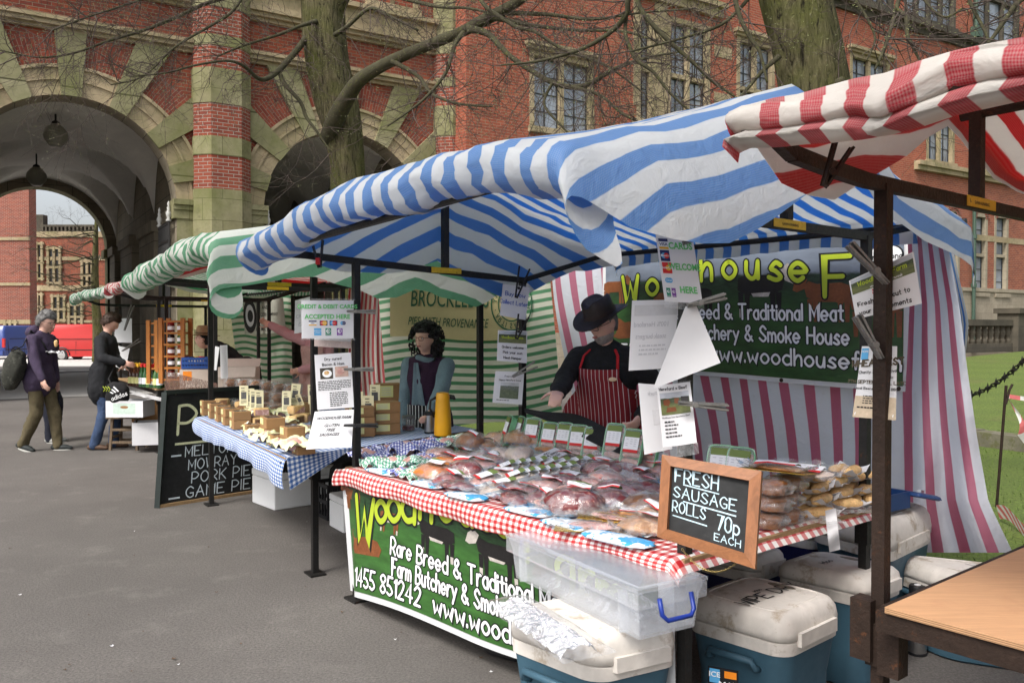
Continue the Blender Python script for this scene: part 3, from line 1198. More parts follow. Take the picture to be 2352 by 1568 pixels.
def wallgrid(mb, s0, s1, z0, z1, off, holes):
 xs_ = sorted(set([s0, s1] + [h[0] for h in holes] + [h[1] for h in holes]))
 zs_ = sorted(set([z0, z1] + [h[2] for h in holes] + [h[3] for h in holes]))
 xs_ = [x for x in xs_ if s0 <= x <= s1]; zs_ = [z for z in zs_ if z0 <= z <= z1]
 for a, b_ in zip(xs_, xs_[1:]):
  for c_, d_ in zip(zs_, zs_[1:]):
   mx, mz = (a + b_) / 2, (c_ + d_) / 2
   if any(h[0] < mx < h[1] and h[2] < mz < h[3] for h in holes): continue
   Buv(mb, [(a, c_, off), (b_, c_, off), (b_, d_, off), (a, d_, off)])


OFF = 1.1
WIN = []


def wpx(xl, xr, yt, yb, cols, rows, **k):
 s0, z1 = onwall(xl, yt, OFF); _, z0 = onwall(xl, yb, OFF); s1, _ = onwall(xr, 300, OFF)
 WIN.append((s0, s1, z0, z1, cols, rows, k))


SWING = onwall(1071, 300, OFF)[0]
wpx(1216, 1364, 112, 289, 2, 1, bars=(2, 4))
wpx(1462, 1502, 25, 272, 1, 2, bars=(2, 3), hood=False)
wpx(1532, 1630, 36, 290, 2, 2, bars=(2, 3), hood=False)
wpx(1692, 1778, 82, 305, 2, 2, bars=(2, 3))
wpx(1952, 2042, 118, 330, 2, 2, bars=(2, 3))
wpx(1975, 2050, -180, -3, 3, 2, bars=(2, 3), hood=False, stone=SOOT)
wpx(2078, 2192, -150, 30, 4, 2, bars=(1, 3), hood=False, stone=SOOT)
wpx(2236, 2338, -130, 78, 3, 2, bars=(1, 3), hood=False, stone=SOOT)
wpx(2128, 2192, 255, 366, 2, 1, bars=(2, 3), hood=False)
wpx(2248, 2300, 280, 384, 2, 1, bars=(2, 3), hood=False)
wpx(2318, 2365, 290, 390, 2, 1, bars=(2, 3), hood=False)
wpx(2172, 2206, 476, 660, 1, 2, bars=(1, 3), hood=False, stone=BUFF)
wpx(2236, 2270, 488, 672, 1, 2, bars=(1, 3), hood=False, stone=BUFF)
wpx(2284, 2318, 490, 674, 1, 2, bars=(1, 3), hood=False, stone=BUFF)
sN = onwall(2100, 300, OFF)[0]
holes = [w_[:4] for w_ in WIN]
zl = onwall(2130, 384, OFF)[1]
g = MB(); wallgrid(g, SWING, 46, 1.4, 23, OFF, [h for h in holes] + [(sN, 46, 1.4, zl)])
Buv(g, [(SWING, 1.4, OFF), (SWING, 1.4, 0), (SWING, 23, 0), (SWING, 23, OFF)][::-1])
f0 = g.f[-1]; g.uv[-1] = [(0, 23), (1.1, 23), (1.1, 1.4), (0, 1.4)]
g.build('wing_wall', BRKW, bld)
g = MB(); wallgrid(g, sN, 46, 3.05, zl, OFF, holes); g.build('lower_wall', BRKL, bld)
g = MB()
slab(g, SWING - .02, sN, -.1, 1.4, 0, OFF + .05)
slab(g, sN, 46, -.1, 3.05, 0, OFF + .05)
slab(g, sN, 46, 3.05, 3.2, 0, OFF + .12)
g.build('plinth', BUFF, bld)
for w_ in WIN:
 fo = window(*w_[:6], OFF, **w_[6])
# round heads over the lower windows, bands and sills
for xc in (2189, 2253, 2301):
 g = MB()
 s_, z_ = onwall(xc, 492, OFF)
 for r0, r1, o in ((.34, .46, .03), (.46, .58, .06)):
  for k in range(14):
   x0, x1 = math.pi * k / 14, math.pi * (k + 1) / 14
   q = [(s_ + r * math.cos(x), z_ - .2 + r * math.sin(x), OFF + o) for r, x in ((r0, x0), (r1, x0), (r1, x1), (r0, x1))]
   Buv(g, q)
 g.build('window_arch', BRKP, bld)
g = MB()
slab(g, sN, 46, zl - .18, zl, OFF - .02, OFF + .16)
slab(g, sN, 46, zl, zl + .16, OFF - .02, OFF + .26)
z_ = onwall(2253, 545, OFF)[1]
slab(g, sN, 46, z_ - .14, z_ + .1, OFF - .02, OFF + .025)
for y_ in (128, 235):
 z_ = onwall(1690, y_, OFF)[1]
 a = [onwall(x, 200, OFF)[0] for x in (1640, 1690, 1780, 1950, 2045)]
 slab(g, a[0], a[1] - .2, z_ - .18, z_ + .18, OFF - .02, OFF + .02)
 slab(g, a[2] + .2, a[3] - .2, z_ - .18, z_ + .18, OFF - .02, OFF + .02)
g.build('stone_bands', STONE, bld)
g = MB()
zu = onwall(1918, -2, OFF)[1]
slab(g, 22.5, 46, zu - .3, zu - .06, OFF - .02, OFF + .1)
slab(g, 22.5, 46, zu - .06, zu + .14, OFF - .02, OFF + .3)
g.build('sooty_sill', SOOT, bld)
zt = onwall(1462, -6, OFF)[1]
sA, sB = onwall(1455, 20, OFF)[0], onwall(1650, 60, OFF)[0]
g = MB()
slab(g, sA - .1, sB + .1, zt + .02, zt + .3, OFF - .02, OFF + .14)
slab(g, sA - .2, sB + .2, zt + .3, zt + .46, OFF - .02, OFF + .26)
slab(g, sA, sA + .25, zt - 3.2, zt + .02, OFF - .02, OFF + .03)
s1_, s2_ = onwall(1503, 100, OFF)[0], onwall(1531, 100, OFF)[0]
slab(g, s1_, s2_, zt - 3.9, zt + .02, OFF - .02, OFF + .035)
slab(g, sA - .05, sB - .1, onwall(1462, 290, OFF)[1] - .05, onwall(1462, 273, OFF)[1], OFF - .02, OFF + .15)
g.build('window_surround', STONE, bld)
s_ = onwall(2231, 300, OFF)[0]
g = MB()
g.tube([Bp(s_, .6, OFF + .16), Bp(s_, 23, OFF + .16)], .075, 8)
for z_ in (3.2, 5.2, 7.6, 10, 12.5, 14.2, 17):
 g.tube([Bp(s_, z_, OFF + .16), Bp(s_, z_ + .16, OFF + .16)], .115, 8)
slab(g, s_ - .17, s_ + .17, 13.4, 13.85, OFF + .02, OFF + .34)
g.build('drainpipe', basic('green pipe paint', (.06, .105, .075), .5, .2, 8, .05), bld)
slabw = MB()
for sw in (7.0,):
 pass
fo = window(6.75, 8.2, 9.95, 12.2, 2, 1, 0.02, hood=False, bars=(2, 3))
# passage behind the archways: groined vaults, piers, far arch
DEP = 14.15
RV = 2.42
for c in CS:
 g = MB()

 def vz(s_, t_):
  tb = (t_ - .7) % 4.2 - 2.1
  return ZC + max(math.sqrt(max(0, RV * RV - s_ * s_)), math.sqrt(max(0, RV * RV - (tb * RV / 2.1) ** 2)) * .985)
 g.grid(lambda u, v: Bp(c - 2.4 + 4.8 * u, vz(-2.4 + 4.8 * u, .62 + 12.9 * v), -.62 - 12.9 * v), 40, 66)
 g.build('vault', PLASTER, bld, True)
 g = MB()
 for k in range(24):     # wall between the arch soffit and the vault, front and back
  x0, x1 = math.pi * k / 24, math.pi * (k + 1) / 24
  for t_ in (.62, 13.5):
   P = [(c + r * math.cos(x), ZC + r * math.sin(x), -t_) for r, x in ((RA, x0), (3.2, x0), (3.2, x1), (RA, x1))]
   Buv(g, P)
 for sg in (-1, 1):
  for t0, t1 in ((.62, 2.0), (3.6, 6.2), (7.8, 10.4), (12, 13.5)):
   slab(g, *sorted((c + sg * 2.42, c + sg * 2.18)), 0, ZC - .3, -t1, -t0)
   slab(g, *sorted((c + sg * 2.42, c + sg * 2.10)), ZC - .3, ZC, -t1 - .05, -t0 + .05)
  q = [(c + sg * 2.4, 0, -.6), (c + sg * 2.4, 0, -13.5), (c + sg * 2.4, 7.2, -13.5), (c + sg * 2.4, 7.2, -.6)]
  g.poly([Bp(*p) for p in q], [(p[2], p[1]) for p in q])
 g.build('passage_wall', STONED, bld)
g = MB()
for a, b_ in zip(ss, ss[1:]):
 mid = (a + b_) / 2
 hole = abs(mid) < RA
 z0, z1 = (archz(a + 1e-6), archz(b_ - 1e-6)) if hole else (0, 0)
 q = [(a, z0, -DEP), (b_, z1, -DEP), (b_, 12, -DEP), (a, 12, -DEP)]
 Buv(g, q)
for k in range(32):
 x0, x1 = math.pi * k / 32, math.pi * (k + 1) / 32
 p, q = (RA * math.cos(x0), ZC + RA * math.sin(x0)), (RA * math.cos(x1), ZC + RA * math.sin(x1))
 g.poly([Bp(*p, -13.5), Bp(*q, -13.5), Bp(*q, -14.3), Bp(*p, -14.3)], [(0, x0 * RA), (0, x1 * RA), (.8, x1 * RA), (.8, x0 * RA)])
for sg in (-1, 1):
 s_ = sg * RA
 g.poly([Bp(s_, 0, -13.5), Bp(s_, 0, -14.3), Bp(s_, ZC, -14.3), Bp(s_, ZC, -13.5)], [(0, 0), (.8, 0), (.8, ZC), (0, ZC)])
 slab(g, *sorted((s_ - sg * .12, s_ + sg * .3)), ZC - .3, ZC, -14.35, -13.4)
 slab(g, *sorted((s_ - sg * .12, s_ + sg * .3)), 0, 1.2, -14.35, -13.4)
g.build('far_arch', STONEM, bld)
g = MB()
slab(g, -9, 46, 13.2, 13.4, -14.3, 0)  # unseen slab added to keep sky light from leaking into the passage
g.build('light_block_slab', SOOT, bld)

# hanging globe lamps
GLOBE = basic('globe lamp', (.30, .29, .24), .35, .15, 5, .02, rnd=0)
for (x, y, d, l) in ((128, 312, 20.6, 'grey globe lamp hanging nearest in the left archway'), (84, 406, 25.2, 'paler globe lamp hanging deeper in the left archway'), (648, 346, 25.6, 'globe lamp hanging inside the right archway beside the tree trunk')):
 p = at(x, y, d)
 t = thing('hanging_lamp', l, 'lamp', p, group='globe lamps in the passage')
 rr_ = 26 * 20.6 / FPX
 mb = MB(); mb.lathe(p, [(.02, -rr_), (.12, -rr_ * .97), (rr_ * .6, -rr_ * .8), (rr_ * .92, -rr_ * .35), (rr_, 0), (rr_ * .92, rr_ * .38), (rr_ * .62, rr_ * .78), (.1, rr_)], 24)
 mb.build('globe', GLOBE, t, True)
 mb = MB(); mb.lathe(p, [(.1, rr_ - .01), (.09, rr_ + .06), (.02, rr_ + .1)], 12); mb.tube([p + V((0, 0, rr_ + .05)), p + V((0, 0, 6.83 - p.z if p.z < 6.4 else .9))], .022, 6)
 mb.build('hanging_rod', IRON, t)

# iron gates folded back
SILV = basic('finial paint', (.55, .55, .52), .4, .1, 10, .05)
for (s_, l, t0, t1) in ((1.98, 'black iron gate folded back against the pier of the left archway', .15, 1.5), (4.24, 'black iron gate just inside the right archway, mostly hidden by the canopies', .1, 1.4)):
 t = thing('iron_gate', l, 'gate', Bp(s_, 0, -t0), group='iron gates of the archways')
 mb = MB()
 n = 11
 for k in range(n + 1):
  tt = t0 + (t1 - t0) * k / n
  mb.bar(Bp(s_, .05, -tt), Bp(s_, 3.95, -tt), .035, .035)
 for z_ in (.1, 1.2, 2.6, 3.0, 3.1, 3.55, 3.95):
  mb.bar(Bp(s_, z_, -t0), Bp(s_, z_, -t1), .05, .06)
 for k in range(n):
  tt = t0 + (t1 - t0) * (k + .5) / n
  for z_ in (2.8, 3.32):
   mb.lathe(Bp(s_, z_, -tt), [(.035, -.16), (.06, 0), (.035, .16)], 6)
 mb.build('gate_leaf', IRON, t)
 for tt in (t0 + .05, t1 - .05):
  mb = MB()
  p = Bp(s_, 3.98, -tt)
  mb.lathe(p, [(.05, 0), (.07, .03), (.03, .08), (.055, .13), (.065, .2), (.03, .27), (.045, .31), (.02, .36), (.035, .4), (.008, .47)], 10)
  mb.build('finial', SILV, t, True)

# balustrade on the lawn at the right
t = thing('balustrade', 'low dark stone balustrade along the foot of the building at the right', 'balustrade', Bp(33, .7, 3))
mb = MB()
s0, s1 = onwall(2196, 760, 3)[0], 42
slab(mb, s0, s1, .62, .95, 2.8, 3.2)
slab(mb, s0, s1, 1.62, 1.85, 2.78, 3.22)
mb.build('rails', SOOT, t)
mb = MB()
k = s0 + .2
while k < s1:
 mb.lathe(Bp(k, .94, 3), [(.1, 0), (.12, .1), (.08, .2), (.13, .42), (.09, .6), (.12, .69)], 8)
 k += .42
mb.build('balusters', SOOT, t)
mb = MB(); sp = onwall(2330, 760, 3)[0]
slab(mb, sp - .5, sp + .5, .6, 2.1, 2.6, 3.4); slab(mb, sp - .6, sp + .6, 2.1, 2.3, 2.5, 3.5)
mb.build('pier', SOOT, t)
# ================================================================== far court
DGLASS = basic('dark far glass', (.035, .04, .045), .15, .3, 1, 0, rnd=0)


def far_building(label, x0, x1, yt, d, dep, wins, bands, bmat, par=None):
 a, b_ = at(x0, 752, d), at(x1, 752, d)
 zt = at(x0, yt, d).z
 t = thing('court_building', label, 'building', V(((a.x + b_.x) / 2, d, -.35)), group='buildings across the court')
 g = MB()
 P = [(a.x, d), (b_.x, d), (b_.x, d + dep), (a.x, d + dep)]
 acc = 0
 for k in range(4):
  p, q = P[k], P[(k + 1) % 4]
  l = math.hypot(q[0] - p[0], q[1] - p[1])
  g.poly([V((*p, -.4)), V((*q, -.4)), V((*q, zt)), V((*p, zt))], [(acc, 0), (acc + l, 0), (acc + l, zt + .4), (acc, zt + .4)])
  acc += l
 g.poly([V((*p, zt)) for p in P])
 g.build('wall', bmat, t)
 g = MB()
 for yb0, yb1 in bands:
  z0, z1 = at(x0, yb1, d).z, at(x0, yb0, d).z
  g.box(((a.x + b_.x) / 2, d - .02, (z0 + z1) / 2), (b_.x - a.x + .1, .14, z1 - z0))
 if bands: g.build('stone_band', STONE, t)
 for (wx0, wx1, wy0, wy1, cols) in wins:
  p, q = at(wx0, wy0, d), at(wx1, wy1, d)
  f = MB()
  w_, h_ = q.x - p.x, p.z - q.z
  for k in range(cols + 1):
   f.box((p.x + w_ * k / cols, d - .08, (p.z + q.z) / 2), (.16, .2, h_ + .3))
  for z_ in (p.z, q.z, q.z + h_ * .45):
   f.box((p.x + w_ / 2, d - .06, z_), (w_ + .3, .2, .16))
  fo = f.build('window', STONE, t)
  g = MB(); g.quad((p.x, d - .03, q.z), (q.x, d - .03, q.z), (q.x, d - .03, p.z), (p.x, d - .03, p.z))
  g.build('pane', DGLASS, fo)
 if par:
  g = MB()
  for (px0, px1, py0, py1) in par:
   p, q = at(px0, py0, d), at(px1, py1, d)
   g.box(((p.x + q.x) / 2, d + .25, (p.z + q.z) / 2), (q.x - p.x, .6, p.z - q.z))
  g.build('parapet', SOOT, t)
 return t


far_building('red brick tower seen at the left through the archway', -90, 69, 300, 52, .8, [(14, 38, 740, 763, 2)], [(545, 552), (649, 656), (734, 744)], BRKP)
far_building('brick and stone range with pierced parapet seen through the archway', 66, 330, 533, 60, 8,
             [(74, 99, 560, 640, 2), (112, 140, 570, 650, 2), (78, 98, 676, 728, 2), (122, 150, 680, 735, 2), (160, 190, 700, 750, 2), (190, 214, 600, 660, 2)],
             [(532, 545), (590, 598), (655, 668), (735, 741)], BRK,
             [(66, 100, 493, 536), (100, 215, 516, 521), (100, 215, 531, 536)] + [(x, x + 4, 521, 531) for x in range(104, 215, 9)])


def vancol(n, c): return basic(n, c, .4, .05, 3, .0, 0, .4, coat=.15, rnd=0)


def van(label, pos, rz, col, L=4.8, H=1.92, W=1.9):
 t = thing('parked_van', label, 'van', pos, rz, group='vans parked in the court')
 prof = [(-L / 2, .42), (-L / 2 + .02, 1.0), (-L / 2 + .12, 1.65), (-L / 2 + .32, H), (L / 2 - 2.0, H + .02), (L / 2 - 1.7, H - .05), (L / 2 - .95, 1.18), (L / 2 - .25, 1.0), (L / 2 - .04, .8), (L / 2, .42), (L / 2 - .1, .26), (-L / 2 + .1, .26)]
 mb = MB()
 rings = []
 for y, ins in ((-W / 2, .10), (-W / 2 + .06, .03), (-W / 2 + .16, 0), (0, -.02), (W / 2 - .16, 0), (W / 2 - .06, .03), (W / 2, .10)):
  rings.append([V((x * (1 - ins * .35), y * (1 - .16 * max(0, (z - 1.05)) / .9), z - ins * .6 * (1 if z > 1.5 else 0))) for x, z in prof])
 mb.loft(rings, True)
 mb.build('body', col, t, 40, world=False)
 for x in (-L / 2 + .95, L / 2 - .9):
  for sy in (-1, 1):
   m3 = Matrix.Rotation(R(90), 3, 'X')
   mb = MB(); mb.lathe((x, sy * (W / 2 - .08), .33), [(.2, -.1), (.31, -.11), (.33, -.06), (.33, .06), (.31, .11), (.2, .1)], 24, m3)
   wo = mb.build('wheel', BLACKP, t, 40, world=False)
   mb = MB(); mb.lathe((x, sy * (W / 2 + .03), .33), [(.03, -.02), (.2, -.02), (.2, .015), (.03, .03)], 18, m3)
   for k in range(5):
    an = k * 1.2566
    mb.bar((x, sy * (W / 2 + .045), .33), (x + .19 * math.cos(an), sy * (W / 2 + .045), .33 + .19 * math.sin(an)), .05, .03)
   mb.build('rim', STEEL, wo, world=False)
   mb = MB()      # dark arch round each wheel
   pts = [V((x + .42 * math.cos(R(a)), sy * (W / 2 + .003), .33 + .42 * math.sin(R(a)))) for a in range(0, 181, 15)]
   mb.tube(pts, .035, 6)
   mb.build('wheel_arch', BLACKP, t, world=False)
 mb = MB()
 for sy in (-1, 1):
  y = sy * (W / 2 * .955)
  mb.poly([V((L / 2 - 1.95, y, 1.2)), V((L / 2 - 1.1, y, 1.2)), V((L / 2 - 1.68, y * .93, 1.75)), V((L / 2 - 1.95, y * .93, 1.75))])
 mb.build('side_window', GLASS, t, world=False)
 mb = MB()
 for sy in (-1, 1):
  for x in (-L / 2 + 1.7, L / 2 - 2.0, -L / 2 + .35):
   mb.bar((x, sy * (W / 2 + .004), .4), (x, sy * W / 2 * .97, 1.1), .015, .012)
  mb.bar((-L / 2 + .1, sy * (W / 2 + .004), .62), (L / 2 - .3, sy * (W / 2 + .004), .62), .012, .05)
  mb.bar((-L / 2 + .5, sy * (W / 2 - .01), 1.22), (L / 2 - 2.0, sy * (W / 2 - .01), 1.22), .012, .03)
 mb.build('panel_trim', basic(col.name + ' seam', (.02, .01, .01), .5, rnd=0), t, world=False)
 mb = MB()
 mb.box((-L / 2 - .02, 0, .45), (.12, W * .94, .22))
 mb.box((L / 2 - .02, 0, .42), (.14, W * .92, .26))
 mb.build('bumper', col, t, world=False)
 for sy in (-1, 1):
  mb = MB(); mb.box((-L / 2 + .06, sy * (W / 2 - .08), 1.0), (.1, .15, .5))
  mb.build('tail_light', basic('tail light', (.45, .02, .02), .3, rnd=0), t, world=False)
  mb = MB(); mb.box((L / 2 - .2, sy * (W / 2 - .25), .82), (.2, .3, .16))
  mb.build('headlight', GLASS, t, world=False)
 mb = MB(); mb.quad((-L / 2 + .085, -.72, 1.15), (-L / 2 + .085, .72, 1.15), (-L / 2 + .24, .66, 1.72), (-L / 2 + .24, -.66, 1.72))
 mb.build('rear_window', GLASS, t, world=False)
 return t


pv = at(222, 800, 46.5); pv.z = -.3
van('red panel van parked side on beyond the archway', pv, R(3), vancol('red van paint', (.42, .010, .008)), 4.8, 2.02)
pv = at(40, 800, 48.5); pv.z = -.3
van('blue van parked at the left beyond the archway', pv, R(86), vancol('blue van paint', (.03, .06, .24)), 4.9, 1.95)
# small silver car between them
pv = at(128, 800, 58); pv.z = -.3
t = thing('parked_car', 'pale silver car mostly hidden between the blue and red vans', 'car', pv, R(75))
prof = [(-2.0, .45), (-1.95, .85), (-1.5, .95), (-1.0, 1.42), (.3, 1.45), (1.0, .98), (1.9, .8), (2.0, .45), (1.9, .25), (-1.9, .25)]
mb = MB(); mb.loft([[V((x * k, y, z)) for x, z in prof] for y, k in ((-.82, .97), (-.75, 1), (.75, 1), (.82, .97))]); mb.build('body', vancol('silver paint', (.5, .52, .54)), t, 40, world=False)
for x in (-1.25, 1.25):
 for sy in (-.8, .8):
  mb = MB(); mb.lathe((x, sy, .3), [(.1, -.1), (.3, -.1), (.3, .1), (.1, .1)], 18, Matrix.Rotation(R(90), 3, 'X')); mb.build('wheel', BLACKP, t, 40, world=False)
pv = at(2, 810, 56); pv.z = -.3
t = thing('pickup_truck', 'silver pickup with ladder rack and red rear lamps at the left edge beyond the arch', 'pickup', pv, R(80))
mb = MB(); mb.loft([[V((x, y, z)) for x, z in ((-2.3, .5), (-2.3, .95), (.2, .95), (.3, 1.55), (1.2, 1.55), (1.7, 1.0), (2.4, .9), (2.4, .4), (-2.2, .4))] for y in (-.85, .85)]); mb.build('body', MATS['silver paint'], t, 40, world=False)
mb = MB()
for x in (-2.2, -.6, .1):
 for sy in (-.8, .8): mb.bar((x, sy, .9), (x, sy, 1.75), .06, .06)
 mb.bar((x, -.85, 1.75), (x, .85, 1.75), .06, .06)
for sy in (-.8, .8): mb.bar((-2.3, sy, 1.75), (1.2, sy, 1.75), .06, .06)
mb.build('ladder_rack', STEEL, t, world=False)
for sy in (-.7, .7):
 mb = MB(); mb.box((-2.32, sy, .75), (.06, .26, .16)); mb.build('tail_light', MATS['tail light'], t, world=False)
for x in (-1.4, 1.4):
 for sy in (-.8, .8):
  mb = MB(); mb.lathe((x, sy, .33), [(.1, -.1), (.33, -.1), (.33, .1), (.1, .1)], 18, Matrix.Rotation(R(90), 3, 'X')); mb.build('wheel', BLACKP, t, 40, world=False)

# ================================================================== trees
m, nt, b, out = newmat('bark')
ob = nd(nt, 'TexCoord').outputs['Object']
mpv = nd(nt, 'Mapping', {'Vector': ob, 'Scale': (9, 9, 1.6)}).outputs[0]
n1 = nd(nt, 'TexNoise', {'Scale': 2.6, 'Detail': 7.0, 'Roughness': .68, 'Distortion': .9, 'Vector': mpv}).outputs[0]
n2 = noi(nt, ob, 2.2, 6, .65)
n3 = noi(nt, ob, 30, 4)
c = mixc(nt, ramp(nt, n1, .36, .62), (.035, .030, .016), (.155, .135, .075))
c = mixc(nt, math_(nt, 'MULTIPLY', ramp(nt, n2, .40, .62), .8), c, (.085, .092, .024))
c = mixc(nt, math_(nt, 'MULTIPLY', ramp(nt, n3, .58, .75), .5), c, (.20, .19, .13))
c = mixc(nt, ramp(nt, n1, .43, .36), c, (.018, .015, .009))
nt.links.new(c, b.inputs['Base Color'])
b.inputs['Roughness'].default_value = .95
b.inputs['Specular IOR Level'].default_value = .15
nt.links.new(nd(nt, 'Bump', {'Strength': 1.0, 'Distance': .05, 'Height': n1}).outputs[0], b.inputs['Normal'])
BARK = m
BARKL = basic('limb bark', (.055, .050, .026), .95, .35, 12, .5, col2=(.08, .085, .02), thr=.56, rnd=0)
TWIG = basic('twigs', (.075, .055, .045), .9, .3, 9, .1, rnd=0)
BUD = basic('buds', (.22, .235, .10), .7, .3, 9, 0, rnd=0)


def catmull(pts, n=5):
 out_ = []
 for i in range(len(pts) - 1):
  p0, p1, p2, p3 = pts[max(i - 1, 0)], pts[i], pts[i + 1], pts[min(i + 2, len(pts) - 1)]
  for q in range(n):
   t = q / n
   out_.append(tuple(.5 * (2 * p1[k] + (p2[k] - p0[k]) * t + (2 * p0[k] - 5 * p1[k] + 4 * p2[k] - p3[k]) * t * t + (3 * p1[k] - p0[k] - 3 * p2[k] + p3[k]) * t ** 3) for k in range(len(p1))))
 out_.append(tuple(pts[-1]))
 return out_


def limb_pts(pl, d0, d1):
 """pl: (x, y, width) in the picture, between depths d0 and d1 -> world points with radii"""
 n = len(pl)
 r_ = []
 for i, (x, y, w_) in enumerate(pl):
  d = d0 + (d1 - d0) * i / max(1, n - 1)
  p = at(x, y, d)
  r_.append((p.x, p.y, p.z, w_ / 2 * d / FPX))
 return catmull(r_, 5)


def twig(mb, bm, rr, p, dr, ln, rad, depth):
 n = 5
 pts, q, d = [p.copy()], p.copy(), dr.normalized()
 for i in range(n):
  d = (d + V((rr.gauss(0, .17), rr.gauss(0, .17), rr.gauss(-.01, .15)))).normalized()
  q = q + d * ln / n
  pts.append(q.copy())
 mb.tube(pts, [rad * (1 - .75 * i / n) for i in range(n + 1)], 4, False)
 if depth == 0:
  for i in (2, 3, 4, 5):
   if rr.random() < .62:
    c_ = pts[i] + V((rr.gauss(0, .006), rr.gauss(0, .006), rr.gauss(0, .006)))
    s_ = rr.uniform(.006, .012)
    dd = V((rr.gauss(0, 1), rr.gauss(0, 1), rr.gauss(.6, .6))).normalized()
    sd_ = dd.orthogonal().normalized()
    bm.add([c_ - sd_ * s_ * .45, c_ + dd * s_ * 1.6, c_ + sd_ * s_ * .45, c_ + dd.cross(sd_) * s_ * .4], [(0, 1, 3), (3, 1, 2), (0, 2, 1)])
 else:
  k = rr.randint(3, 5)
  for _ in range(k):
   i = rr.randint(1, n)
   a = d.orthogonal().normalized()
   a.rotate(Quaternion(d, rr.uniform(0, 6.28)))
   nd_ = (d * rr.uniform(.5, 1) + a * rr.uniform(.5, 1.1) + V((0, 0, rr.uniform(-.25, .2))))
   twig(mb, bm, rr, pts[i], nd_, ln * rr.uniform(.4, .75), max(.0017, rad * .55), depth - 1)


def tree(label, trunk, limbs, seed, twigs_per=7, base=None):
 rr = random.Random(seed)
 p0 = trunk[0]
 t = thing('bare_tree', label, 'tree', (p0[0], p0[1], 0), group='bare trees along the stalls')
 mb = MB()
 pts = [V(p[:3]) for p in trunk]
 rad = [p[3] for p in trunk]
 rings = []
 n = 22
 for i, p in enumerate(pts):
  d = (pts[min(i + 1, len(pts) - 1)] - pts[max(i - 1, 0)]).normalized()
  x = d.cross(V((0, 1, 0))).normalized(); y = x.cross(d)
  rings.append([p + (x * math.cos(2 * math.pi * k / n) + y * math.sin(2 * math.pi * k / n)) * rad[i] * (1 + .10 * wob((math.cos(2 * math.pi * k / n) * 1.6, math.sin(2 * math.pi * k / n) * 1.6, p.z * .8), 1, seed) + .05 * math.sin(5 * 2 * math.pi * k / n + p.z)) for k in range(n)])
 mb.loft(rings)
 mb.build('trunk', BARK, t, True)
 tw, bd = MB(), MB()
 for lp in limbs:
  lm = MB()
  P = [V(p[:3]) for p in lp]
  lm.tube(P, [max(.003, p[3]) for p in lp], 9)
  lm.build('branch', BARKL if lp[0][3] < .16 else BARK, t, True)
  L = sum((P[i + 1] - P[i]).length for i in range(len(P) - 1))
  for _ in range(int(twigs_per * L)):
   i = rr.randint(2, len(P) - 1)
   if lp[i][3] > .075 and rr.random() < .75: continue
   d = (P[i] - P[i - 1]).normalized()
   a = d.orthogonal().normalized(); a.rotate(Quaternion(d, rr.uniform(0, 6.28)))
   a.y *= .8
   twig(tw, bd, rr, P[i], d * rr.uniform(.3, 1) + a * rr.uniform(.5, 1.1), rr.uniform(.35, 1.15), rr.uniform(.0045, .008), 2)
 tag(tw.build('twigs', TWIG, t), kind='stuff')
 tag(bd.build('buds', BUD, t), kind='stuff')
 return t


